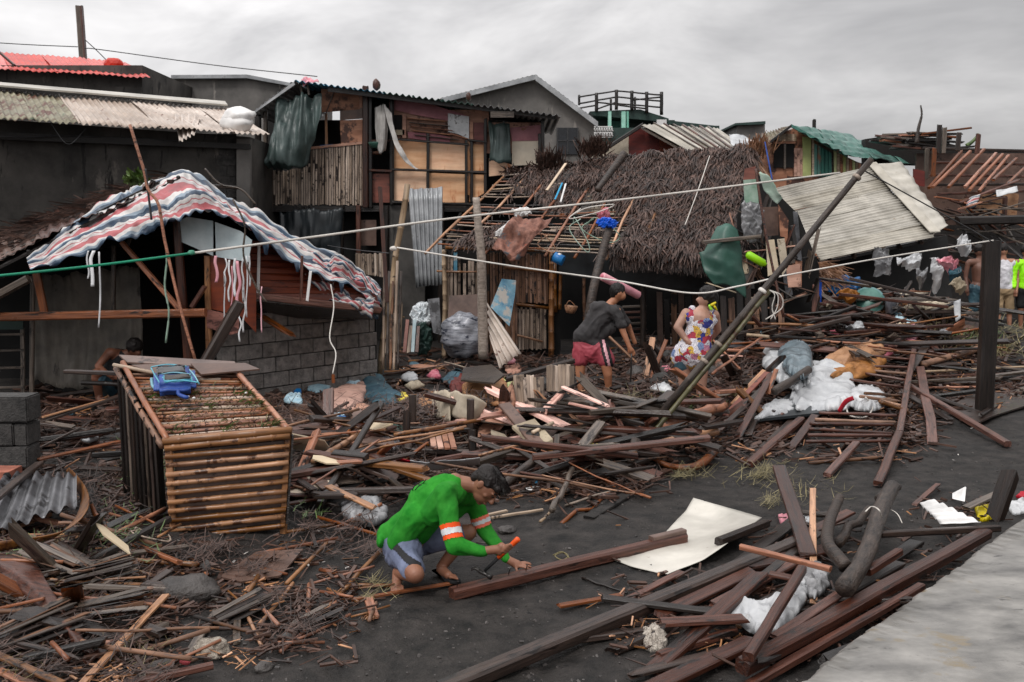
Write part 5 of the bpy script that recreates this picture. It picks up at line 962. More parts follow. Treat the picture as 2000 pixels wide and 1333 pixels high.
# ================================================================ lower right timber pile
lay([
 (862, 1350, .03, 1552, 1062, .10, 44, 'beam', 'wet_dark_wood', 'longest thick dark beam crossing the lower right'),
 (1215, 1176, .03, 1330, 1118, .05, 16, 'plank', 'red_brown_wood', 'brown board end tucked above the longest beam'),
 (1092, 1184, .03, 1212, 1163, .03, 17, 'plank', 'orange_wood', 'orange-brown board left of the longest beam'),
 (1404, 1058, .12, 1496, 1022, .13, 24, 'beam', 'wet_dark_wood', 'short squared block at the corner of the white sheet'),
 (1288, 1202, .05, 1470, 1116, .08, 30, 'plank', 'red_brown_wood', 'reddish plank right below the longest beam'),
 (1398, 1182, .07, 1560, 1092, .10, 28, 'plank', 'red_brown_wood', 'dark red plank overlapping the reddish one'),
 (1294, 1216, .13, 1456, 1208, .13, 34, 'plank', 'red_brown_wood', 'short wide plank with bolt holes'),
 (1286, 1282, .04, 1436, 1232, .06, 26, 'beam', 'red_brown_wood', 'short beam under the plank with bolt holes'),
 (1262, 1350, .04, 1470, 1252, .06, 46, 'plank', 'red_brown_wood', 'broad plank at the bottom edge right of the sand'),
 (1460, 1284, .22, 1566, 1112, .26, 28, 'beam', 'red_brown_wood', 'beam standing steeply over the silver tarp scrap'),
 (1522, 912, .34, 1578, 1084, .14, 28, 'plank', 'red_brown_wood', 'tall reddish plank leaning with its tip upward'),
 (1587, 955, .34, 1589, 1176, .06, 13, 'plank', 'tan_wood', 'light tan upright stick in the lower right pile'),
 (1446, 1068, .20, 1622, 1112, .22, 17, 'beam', 'orange_wood', 'orange-brown stick crossing over the tan upright'),
 (1452, 1302, .12, 1922, 1042, .16, 42, 'beam', 'red_brown_wood', 'long dark red beam parallel to the seawall'),
 (1440, 1352, .05, 1800, 1146, .08, 26, 'beam', 'red_brown_wood', 'lowest long beam between the long beam and the seawall'),
 (1515, 1244, .12, 1640, 1160, .14, 22, 'plank', 'red_brown_wood', 'plank beside the silver tarp scrap'),
 (1718, 1044, .15, 1950, 1032, .20, 20, 'beam', 'wet_dark_wood', 'dark horizontal beam below the white corrugated piece'),
 (1694, 1118, .14, 1756, 1078, .18, 24, 'beam', 'red_brown_wood', 'stubby brown beam end right of the big log'),
 (1786, 986, .04, 1832, 946, .05, 10, 'plank', 'red_brown_wood', 'narrow brown board lying behind the corrugated piece'),
 (1886, 992, .1, 1948, 964, .14, 16, 'plank', 'grey_wood', 'grey board behind the dark upright stub'),
 (1485, 1130, .1, 1600, 1040, .12, 20, 'plank', 'wet_dark_wood', 'dark plank hidden under the crossing stick'),
 (1540, 1060, .1, 1660, 1000, .14, 22, 'plank', 'red_brown_wood', 'brown plank behind the tan upright stick'),
 (1420, 1120, .03, 1560, 1010, .06, 28, 'plank', 'wet_dark_wood', 'dark plank just above the longest beam middle'),
 (1640, 1196, .1, 1560, 1230, .1, 20, 'plank', 'wet_dark_wood', 'dark short plank under the long dark red beam'),
 (1500, 1120, .16, 1560, 1132, .16, 22, 'plank', 'red_brown_wood', 'short brown offcut beside the steep beam'),
 (1500, 1290, .03, 1640, 1180, .05, 30, 'plank', 'wet_dark_wood', 'dark plank in the gap beside the long dark red beam'),
 (1470, 1190, .05, 1600, 1120, .07, 24, 'plank', 'wet_dark_wood', 'dark plank under the silver tarp scrap'),
 (1620, 1170, .05, 1790, 1060, .08, 30, 'plank', 'black_wood', 'black plank in shadow below the big log'),
 (1640, 1060, .10, 1695, 996, .14, 20, 'branch', 'bark', 'short dark branch between the curved branch and the log'),
 (1640, 1010, .04, 1560, 1000, .06, 14, 'branch', 'bark', 'thin dark branch behind the tan upright stick'),
 (1655, 1150, .22, 1742, 952, .26, 33, 'log', 'bark', 'big peeled log tied with wire in the lower right'),
 (1716, 975, .22, 1752, 950, .26, 20, 'branch', 'bark', 'stub of a side branch at the tip of the big log'),
 (1150, 1012, .01, 1222, 968, .015, 22, 'plank', 'sand', 'sand covered board half buried beyond the beam')])
a, c = G(1943, 1012, .15), P(1972, 928, G(1943, 1012, .15).y + .05); plank('wooden_stub', a, c, .13, .08, 'wet_dark_wood', label='dark upright stub beside the seawall at right', cat='post')
tube('curved_branch', [G(1652, 1108, .22), G(1636, 1088, .24), G(1616, 1060, .25), G(1620, 1020, .25), G(1632, 990, .28), G(1640, 972, .3)], (.045, .034), 'bark', sides=10, label='curved peeled branch beside the big log', cat='branch')
tube('wire_loop', [G(1690, 1000, .30), G(1702, 990, .34), G(1716, 996, .36), G(1722, 1010, .30)], .005, 'rope_white', label='thin wire loop round the big log', cat='wire')
tube('wire_loop', [G(1728, 1010, .16), G(1736, 996, .2), G(1752, 1004, .2), G(1762, 1022, .16)], .004, 'rope_white', label='loose wire curl right of the big log', cat='wire')
# the worked beam
a, c = G(882, 1160, .03), G(1336, 1050, .05)
wb = thing('working_beam', 'long squared timber under the hands of the squatting man', 'beam', a)
plank('timber', a, c, .085, .075, 'red_brown_wood', parent=wb, rag=.1, n=8); WBd = (c - a)
plank('cleat', a.lerp(c, .84) + V((0, .0, .05)), c + V((0, 0, .05)), .06, .03, 'plywood_dark', parent=wb, rag=.1)
for t_ in (.02, .22, .29): lathe('nail', a.lerp(c, t_) + V((0, -.0, .035)), V((.2, 0, 1)), [(0, .003), (.035, .003), (.037, .007), (.04, .007)], 'steel_dark', wb, seg=8)
# white sheet
loft('white_sheet', [[G(1354, 973, .10), G(1420, 992, .08), G(1488, 1011, .10)], [G(1338, 1000, .02), G(1400, 1018, .03), G(1452, 1036, .10)], [G(1300, 1040, .015), G(1350, 1054, .02), G(1416, 1066, .10)], [G(1245, 1078, .015), G(1310, 1092, .02), G(1372, 1096, .04)], [G(1200, 1096, .02), G(1250, 1112, .015), G(1304, 1122, .02)]], 'white_sheet', nu=26, nv=26, disp=.015, fr=2.5, th=.004, label='curled dirty white sheet lying on the black sand', cat='sheet')
corr('corrugated_piece', (G(1796, 984, .18), G(1822, 976, .22), G(1916, 1020, .24), G(1836, 1022, .16)), 5, .016, 'white_paint', along='u', warp=.01, label='small white corrugated piece near the seawall', cat='corrugated sheet')
slab('foam_scrap', [P(1862, 965, 7.9), P(1887, 952, 7.9), P(1884, 980, 7.8), P(1862, 975, 7.8)], .02, 'white_paint', label='triangular white scrap standing behind the corrugated piece', cat='scrap')
rag_pile('silver_tarp', [(1425, 1188), (1470, 1180), (1520, 1180), (1560, 1130), (1580, 1150), (1560, 1190), (1530, 1222), (1470, 1228)], .10, 'tarp_white', dz=.10, label='silver-white tarp scrap under the steep beam', cat='tarp', sharp=1.2)
rag_pile('plastic_bag', [(1560, 1120), (1590, 1100), (1618, 1118), (1610, 1150), (1580, 1160)], .08, 'clear_plastic', dz=.10, label='crumpled clear plastic behind the tan upright stick', cat='plastic bag')
for k, (xy, hh, mt, lb) in enumerate((([(1520, 1008), (1545, 1004), (1550, 1020), (1530, 1030)], .04, 'pink_cloth', 'small reddish white rag by the leaning plank'), ([(1568, 1008), (1585, 1004), (1590, 1016), (1572, 1020)], .03, 'tarp_white', 'small white rag beside the tan upright stick'), ([(1905, 995), (1930, 988), (1940, 1008), (1912, 1014)], .06, 'bright_yellow', 'yellow foam lumps by the dark upright stub'), ([(1965, 985), (2000, 975), (2010, 995), (1980, 1002)], .05, 'tarp_white', 'pale rag at the right edge above the seawall'), ([(1985, 968), (2002, 960), (2006, 975)], .04, 'red_cloth', 'small red rag at the right edge'), ([(1255, 1228), (1296, 1232), (1300, 1262), (1262, 1265)], .10, 'coral_stone', 'crumbled cement lump at the left end of the timber pile'), ([(1440, 970), (1475, 962), (1470, 975)], .02, 'white_paint', 'x'))):
    if lb != 'x': rag_pile('rag', xy, hh, mt, label=lb, cat='rag' if 'rag' in lb else 'lump')
# paper plate
pl_ = lathe('plate', G(1050, 958, .02), V((0, .02, 1)), [(0, .06), (.004, .085), (.02, .105), (.022, .106)], 'white_paint', seg=28, label='white plate lying on the sand behind the man', cat='plate')
rag_pile('food_scrap', [(1036, 957), (1050, 953), (1068, 957), (1052, 962)], .015, 'plywood_dark', dz=.035, label='dark food scraps on the white plate', cat='food scrap')
rag_pile('blue_scrap', [(1036, 940), (1050, 937), (1052, 946), (1040, 948)], .03, 'rope_cyan', label='small bright blue plastic scrap behind the plate', cat='scrap')
lay([
 (950, 968, .04, 1120, 955, .03, 5, 'branch', 'wet_dark_wood', 'thin dark rod lying behind the man head'),
 (955, 1012, .02, 1060, 996, .02, 6, 'plank', 'bamboo_pale', 'thin pale strip just right of the man shoulder'),
 (952, 1006, .03, 990, 998, .03, 6, 'plank', 'bamboo_pale', 'short pale strip above the thin pale one'),
 (1078, 1000, .10, 1118, 915, .22, 13, 'branch', 'grey_wood', 'weathered branch standing out of the central debris'),
 (1055, 1020, .03, 1078, 996, .05, 6, 'branch', 'bamboo_pale', 'crooked pale twig at the foot of the weathered branch'),
 (1096, 1016, .02, 1252, 934, .04, 8, 'branch', 'bamboo_red', 'straight reddish stick on bare sand'),
 (1135, 918, .1, 1272, 976, .02, 7, 'branch', 'bamboo_red', 'reddish stick sloping down across the straight one'),
 (1100, 985, .02, 1285, 940, .03, 5, 'branch', 'bark_pale', 'thin crooked pale stick crossing both reddish sticks'),
 (1136, 1130, .01, 1225, 1158, .01, 5, 'branch', 'black_wood', 'black twig on the sand left of the orange board'),
 (930, 1060, .01, 980, 1066, .01, 3, 'branch', 'grey_wood', 'fine twig beyond the hammer')])
tube('rope_tangle', [G(1080, 1085, .02), G(1096, 1078, .04), G(1110, 1086, .02), G(1098, 1094, .03), G(1084, 1086, .05), G(1100, 1080, .03), G(1114, 1092, .02)], .004, 'straw', label='small tangle of twine on the working beam side', cat='twine')
# ================================================================ centre: upturned bench, boards, cloths
bn = thing('upturned_bench', 'dark wooden bench frame lying on its back with legs up', 'bench', G(860, 885))
for (x0, y0, x1, y1, dz0) in ((806, 838, 806, 772, .1), (793, 876, 795, 806, .05), (919, 858, 919, 780, .05), (925, 900, 921, 840, .05)):
    a = G(x0, y0, dz0); plank('leg', a, P(x1, y1, a.y + .05), .075, .06, 'wet_dark_wood', parent=bn)
for (x0, y0, x1, y1, z) in ((795, 880, 928, 884, .12), (800, 838, 920, 840, .15), (795, 880, 806, 838, .13), (926, 884, 919, 842, .13)): plank('rail', G(x0, y0, z), G(x1, y1, z), .07, .05, 'wet_dark_wood', parent=bn)
for k in range(4): plank('seat_slat', G(843 + k * 12, 846, .14), G(848 + k * 13, 876, .20), .055, .02, 'plywood_old', parent=bn)
loft('banner', [[G(772, 892, .26), G(800, 898, .25), G(830, 902, .24), G(880, 898, .24), G(938, 893, .26)], [G(776, 908, .14), G(805, 916, .12), G(835, 920, .12), G(880, 914, .12), G(936, 908, .14)]], 'tarp_white', nu=40, nv=8, disp=.03, fr=6, label='white cloth banner with a red end on the upturned bench', cat='banner')
bo = bpy.data.objects['banner']; bo.data.materials.append(MATS['red_cloth'])
n_ = 41
for p in bo.data.polygons:
    if min(p.vertices) % 369 % 41 < 11 and max(v % 369 % 41 for v in p.vertices) < 11: p.material_index = 1
lay([
 (770, 850, .25, 938, 820, .28, 8, 'pole', 'bamboo', 'thin bamboo rod laid across the upturned bench'),
 (624, 985, .12, 745, 790, .42, 17, 'beam', 'wet_dark_wood', 'tall dark beam slanting up left of the bench'),
 (612, 884, .15, 656, 912, .12, 20, 'plank', 'pink_wood', 'short pinkish plank end right of the cage'),
 (612, 902, .18, 706, 846, .26, 12, 'pole', 'bamboo', 'bamboo pole behind the short pinkish plank'),
 (715, 884, .24, 792, 914, .18, 26, 'plank', 'red_brown_wood', 'brown drawer side left of the red banner end'),
 (695, 905, .2, 776, 936, .12, 26, 'plank', 'plywood_dark', 'brown board with litter under the drawer side'),
 (560, 985, .1, 656, 968, .1, 16, 'plank', 'red_brown_wood', 'brown board behind the cage right corner'),
 (560, 945, .12, 650, 935, .12, 12, 'plank', 'red_brown_wood', 'narrow brown board right of the cage slats'),
 (565, 965, .1, 662, 990, .05, 9, 'beam', 'wet_dark_wood', 'dark rod at the cage right foot'),
 (560, 1040, .03, 742, 1010, .06, 7, 'pole', 'bamboo', 'thin bamboo stick reaching the back of the man'),
 (660, 1030, .05, 745, 985, .10, 8, 'pole', 'bamboo_red', 'reddish stick over the clear plastic behind the man'),
 (620, 1010, .08, 740, 1046, .04, 7, 'pole', 'bamboo_red', 'thin red stick touching the man back'),
 (500, 1082, .03, 660, 1052, .04, 7, 'pole', 'bamboo_red', 'reddish thin stick left of the man'),
 (560, 1140, .02, 640, 1060, .05, 8, 'pole', 'bamboo', 'bright stick on the plywood piece'),
 (700, 832, .28, 780, 796, .3, 12, 'plank', 'red_brown_wood', 'red-brown strip behind the tall dark beam'),
 (930, 905, .16, 1030, 872, .22, 20, 'beam', 'grey_wood', 'grey beam right of the man head'),
 (985, 945, .08, 1050, 895, .2, 17, 'log', 'bark', 'small peeled log behind the man head'),
 (1000, 870, .25, 1070, 915, .16, 11, 'plank', 'wet_dark_wood', 'dark strip crossing under the stained board'),
 (985, 790, .42, 1052, 870, .3, 26, 'plank', 'plywood_dark', 'brown board sloping to the stained board'),
 (1083, 915, .12, 1088, 850, .35, 11, 'plank', 'grey_wood', 'upright narrow board in the central pile'),
 (935, 890, .2, 1040, 862, .28, 5, 'pole', 'bamboo', 'thin bamboo stick right of the banner'),
 (1040, 845, .38, 1080, 826, .40, 8, 'pole', 'bamboo_pale', 'pale stick on the central pile'),
 (1100, 757, .52, 1186, 793, .46, 14, 'plank', 'pink_wood', 'pale pink splintered board atop the central pile'),
 (1112, 788, .48, 1166, 800, .46, 10, 'plank', 'pink_wood', 'second pink splintered board lower on the pile'),
 (1152, 806, .46, 1240, 798, .45, 17, 'beam', 'grey_wood', 'charcoal squared beam atop the central pile'),
 (1060, 790, .44, 1150, 800, .4, 14, 'plank', 'wet_dark_wood', 'dark board behind the pink splintered boards'),
 (1090, 815, .4, 1210, 838, .3, 12, 'plank', 'wet_dark_wood', 'dark board in front of the pink boards'),
 (1290, 832, .18, 1412, 793, .20, 21, 'pole', 'bamboo_red', 'thick reddish bamboo trunk at the woman feet'),
 (1268, 872, .2, 1398, 843, .14, 18, 'pole', 'bamboo', 'thick tan bamboo trunk below the leaning pole foot'),
 (1380, 800, .1, 1436, 812, .1, 20, 'log', 'bark', 'dark root stump at the end of the bamboo trunk'),
 (1230, 905, .16, 1242, 860, .34, 20, 'log', 'bark', 'short log end under the central pile'),
 (1140, 880, .25, 1240, 900, .15, 12, 'plank', 'wet_dark_wood', 'dark plank on the front face of the central pile'),
 (1050, 925, .10, 1110, 960, .05, 12, 'log', 'bark', 'short dark log under the upright narrow board'),
])
slab('stained_board', [G(1000, 832, .40), G(1044, 818, .44), G(1080, 858, .32), G(1046, 874, .26)], .03, 'cream_cloth', dirv=V((0, 0, -1)), label='cream board with a dark round stain on the pile', cat='board')
st_ = lathe('stain', G(1040, 850, .345) + V((0, 0, .004)), (G(1044, 818, .44) - G(1000, 832, .40)).cross(G(1046, 874, .26) - G(1000, 832, .40)).normalized() * -1, [(0, .07), (.012, .06)], 'black_wood', None, seg=14, label='dark lump on the cream board', cat='lump')
# fibreboards and cloth piles
loft('fibreboard', [[G(870, 765, .12), G(900, 768, .38), G(930, 775, .40), G(952, 790, .30)], [G(862, 800, .03), G(888, 815, .12), G(915, 822, .14), G(935, 822, .10)]], 'cream_cloth', nu=24, nv=10, disp=.05, fr=3, th=.01, label='curled cream fibreboard sheet in the centre', cat='fibreboard')
loft('fibreboard', [[G(842, 768, .1), G(868, 762, .3), G(880, 770, .34)], [G(845, 815, .02), G(862, 820, .05), G(880, 822, .1)]], 'cream_cloth', nu=16, nv=8, disp=.04, fr=3, th=.01, label='narrow cream sheet left of the curled fibreboard', cat='fibreboard')
loft('curved_plywood', [[G(935, 838, .12), G(965, 800, .22), G(985, 770, .36), G(1002, 745, .5)], [G(930, 880, .05), G(965, 852, .1), G(992, 820, .2), G(1006, 785, .3)]], 'plywood_old', nu=24, nv=8, disp=.03, fr=2, th=.01, label='curved brown plywood panel right of the fibreboard', cat='panel')
gslab('wooden_sheet', [(905, 718), (960, 712), (985, 732), (965, 748), (900, 742)], .02, 'grey_wood', dz=[.32, .34, .36, .30, .28], label='grey board on top of the central rag heap', cat='panel')
for k, (xy, hh, mt, lb, nm) in enumerate((
 ([(636, 800), (640, 770), (668, 752), (712, 748), (716, 775), (690, 795), (660, 812)], .14, 'peach_cloth', 'crumpled peach coloured cloth in front of the block wall', 'cloth'),
 ([(592, 748), (612, 745), (640, 742), (642, 756), (612, 766)], .10, 'blue_cloth', 'pale blue rag against the block wall', 'cloth'),
 ([(668, 745), (690, 730), (710, 745), (700, 757), (680, 756)], .12, 'blue_cloth', 'light grey-blue rag behind the peach cloth', 'cloth'),
 ([(704, 740), (730, 732), (765, 760), (778, 782), (735, 790), (712, 770)], .16, 'navy_cloth', 'dark teal and navy clothes heap beside the tilted pole', 'clothes'),
 ([(565, 792), (600, 786), (648, 790), (650, 802), (620, 814), (575, 808)], .08, 'plywood_dark', 'dark wet padded roll behind the cage', 'roll'),
 ([(660, 825), (700, 790), (742, 800), (735, 830), (690, 850)], .10, 'plywood_old', 'soggy brown cardboard right of the cage', 'cardboard'),
 ([(620, 850), (650, 838), (676, 845), (660, 868), (630, 868)], .06, 'orange_wood', 'orange soggy cardboard sheet right of the cage', 'cardboard'),
 ([(905, 745), (950, 735), (985, 745), (990, 775), (950, 790), (905, 775)], .16, 'tan_cloth', 'ochre rags on the central heap', 'rags'),
 ([(880, 745), (900, 735), (920, 752), (905, 768), (880, 766)], .14, 'maroon_paint', 'wine red clothes on the central heap', 'clothes'),
 ([(862, 742), (888, 725), (905, 738), (885, 756)], .14, 'navy_cloth', 'dark blue rag left of the wine red clothes', 'clothes'),
 ([(815, 780), (848, 765), (852, 782), (825, 790)], .06, 'tan_cloth', 'ochre cardboard flap left of the cream sheet', 'cardboard'),
 ([(940, 775), (968, 765), (985, 782), (960, 800)], .10, 'clear_plastic', 'whitish plastic on the central heap', 'plastic'),
 ([(970, 745), (995, 738), (1002, 750), (980, 760)], .08, 'lime_paint', 'olive green rag on the central heap', 'rag'),
 ([(985, 715), (1010, 712), (1018, 725), (995, 730)], .06, 'peach_cloth', 'peach scrap at the top right of the central heap', 'rag'),
 ([(795, 838), (765, 825), (742, 830), (750, 845), (780, 850)], .05, 'green_plastic', 'green plastic scrap left of the bench', 'scrap'),
 ([(670, 985), (700, 975), (742, 980), (756, 1000), (735, 1020), (700, 1020), (672, 1005)], .11, 'clear_plastic', 'crumpled clear plastic bag behind the man', 'plastic bag'),
 ([(735, 858), (760, 852), (780, 862), (776, 878), (745, 876)], .08, 'sack_plastic', 'striped dark plastic bag left of the bench', 'plastic bag'),
 ([(770, 770), (790, 766), (796, 776), (780, 782)], .04, 'bright_yellow', 'yellowish paper scrap near the tilted pole', 'scrap'),
 ([(1245, 855), (1262, 832), (1285, 825), (1288, 838), (1262, 860)], .10, 'tarp_white', 'white plastic bag at the foot of the leaning pole', 'plastic bag'),
 ([(1215, 845), (1235, 842), (1240, 860), (1220, 868)], .10, 'plywood_dark', 'grey brown knotted rag left of the white bag', 'rag'),
 )): rag_pile(nm, xy, hh, mt, dz=.06, label=lb, cat=nm)
gslab('cardboard', [(640, 880), (648, 852), (700, 795), (716, 812), (705, 850)], .01, 'plywood_dark', dz=[.1, .14, .3, .28, .12], label='stiff brown panel standing on edge right of the cage', cat='panel')
gslab('muddy_board', [(520, 808), (640, 800), (668, 835), (562, 838)], .02, 'plywood_dark', dz=.05, label='brown flat board covered in mud behind the cage', cat='panel')
sp = thing('bamboo_slat_panel', 'bamboo slat panel propped behind the central pile', 'slat panel', G(1060, 800))
for k in range(9): a = G(1012 + k * 6, 800, .2); plank('bamboo_slat', a, P(1006 + k * 6.5, 730 + R.random() * 8, a.y + .1), .045, .014, 'bamboo_slat', parent=sp)
for k in range(7): a = G(1072 + k * 7.5, 765, .3); plank('bamboo_slat', a, P(1072 + k * 7.5, 712 + R.random() * 4, a.y + .05), .05, .014, 'bamboo_slat', parent=sp)
plank('top_rail', P(988, 742, 11.9), P(1120, 705, 12.2), .09, .06, 'wet_dark_wood', parent=sp)
for k in range(5): tube('yellow_foam', [G(1150 + k * 4, 868 + 3 * (k % 2), .3), G(1152 + k * 4, 880, .22), G(1150 + k * 3, 890, .2)], .010, 'bright_yellow', label=['first', 'second', 'third', 'fourth', 'fifth'][k] + ' from the left of the yellow foam fingers on the pile front', cat='foam strip', group='yellow foam fingers')
tube('bark_strip', [G(1268, 890, .12), G(1300, 908, .06), G(1340, 914, .06), G(1372, 905, .08), G(1396, 880, .12)], (.02, .05), 'orange_wood', label='long curling orange bark strip on the sand', cat='bark')
tube('bark_strip', [G(1390, 878, .1), G(1378, 862, .12), G(1382, 850, .14)], (.05, .03), 'plywood_dark', label='brown root at the end of the tan bamboo trunk', cat='root')
# ================================================================ right: tarps, bed frame, planks
rag_pile('white_tarp', [(1490, 690), (1530, 680), (1560, 695), (1568, 722), (1580, 745), (1545, 755), (1510, 735), (1492, 712)], .26, 'tarp_white', dz=.18, label='white tarp corner nearest the leaning pole', cat='tarp', sharp=1.3)
rag_pile('silver_tarp', [(1520, 690), (1560, 678), (1585, 690), (1582, 725), (1560, 738), (1530, 715)], .26, 'tarp_silver', dz=.30, label='silver grey tarp fold between the white tarps', cat='tarp', sharp=1.3)
rag_pile('white_tarp', [(1545, 770), (1570, 735), (1610, 708), (1650, 725), (1668, 760), (1660, 792), (1610, 800), (1560, 798)], .30, 'tarp_white', dz=.14, label='largest stained white tarp with a red edge', cat='tarp', sharp=1.1)
rag_pile('white_tarp', [(1475, 818), (1500, 790), (1540, 780), (1548, 800), (1530, 812), (1500, 815)], .10, 'tarp_white', dz=.12, label='flat white tarp flap at lower left of the heap', cat='tarp')
rag_pile('white_tarp', [(1660, 765), (1700, 755), (1728, 775), (1725, 792), (1690, 800), (1662, 790)], .16, 'tarp_white', dz=.14, label='white tarp piece with yellow foam at right', cat='tarp')
loft('red_hem', [[G(1636, 800, .24), G(1648, 782, .30), G(1664, 775, .30)], [G(1640, 808, .16), G(1653, 790, .24), G(1668, 782, .26)]], 'red_cloth', nu=10, nv=3, disp=.02, label='red hem strip on the largest white tarp', cat='hem')
rag_pile('brown_paper', [(1612, 705), (1640, 685), (1690, 672), (1730, 680), (1722, 692), (1670, 705), (1640, 715)], .16, 'tan_cloth', dz=.26, label='upper crumpled ochre sheet behind the white tarps', cat='sheet', sharp=1.2)
rag_pile('brown_paper', [(1625, 735), (1650, 715), (1700, 705), (1728, 706), (1715, 725), (1670, 738)], .14, 'tan_cloth', dz=.22, label='lower crumpled ochre sheet behind the white tarps', cat='sheet', sharp=1.2)
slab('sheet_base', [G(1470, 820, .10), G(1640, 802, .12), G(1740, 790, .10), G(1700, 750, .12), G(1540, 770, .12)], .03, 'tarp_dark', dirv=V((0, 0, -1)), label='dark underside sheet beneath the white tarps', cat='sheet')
for k in range(4): tube('yellow_foam', [G(1720, 785, .2), G(1748 + k * 6, 778 + k * 8, .16), G(1766 + k * 3, 785 + k * 8, .10)], (.03, .018), 'tan_wood', label=['uppermost', 'second', 'third', 'lowest'][k] + ' finger of the yellow broken foam by the bed frame', cat='foam strip')
tube('hose_loop', [G(1652, 795, .14), G(1660, 812, .10), G(1690, 815, .10), G(1704, 795, .14), G(1690, 776, .25)], .010, 'rope_white', label='white cord loop under the tarps', cat='cord')
bf = thing('bed_frame', 'broken bed frame of reddish poles leaning on the tarps', 'bed frame', G(1712, 945))
rl = [G(1786, 684, .26), G(1756, 845, .10), G(1714, 944, .04)]
plank('side_rail', rl[0], rl[1], .075, .05, 'red_brown_wood', parent=bf); plank('side_rail', rl[1], rl[2], .08, .05, 'red_brown_wood', parent=bf)
for (x0, y0, z0, x1, y1, z1) in ((1787, 684, .28, 1734, 684, .30), (1784, 703, .27, 1690, 694, .3), (1780, 718, .26, 1700, 716, .28), (1777, 731, .25, 1700, 724, .26), (1773, 744, .24, 1690, 730, .26), (1766, 758, .22, 1660, 742, .26), (1762, 774, .2, 1690, 768, .26), (1757, 785, .2, 1680, 775, .26), (1750, 812, .17, 1600, 807, .22), (1748, 826, .16, 1592, 820, .2), (1745, 830, .16, 1582, 828, .2), (1742, 847, .14, 1580, 838, .18), (1740, 852, .13, 1578, 850, .17), (1742, 862, .12, 1574, 863, .14), (1738, 893, .08, 1580, 905, .03)):
    pole('rung', G(x0, y0, z0 - .02), G(x1, y1, z1 - .02), .019, 'red_brown_wood' if R.random() < .6 else 'bamboo_slat_dark', bf, knots=False, wob=.008)
plank('leg', G(1615, 928, .03), G(1672, 866, .12), .075, .04, 'red_brown_wood', parent=bf)
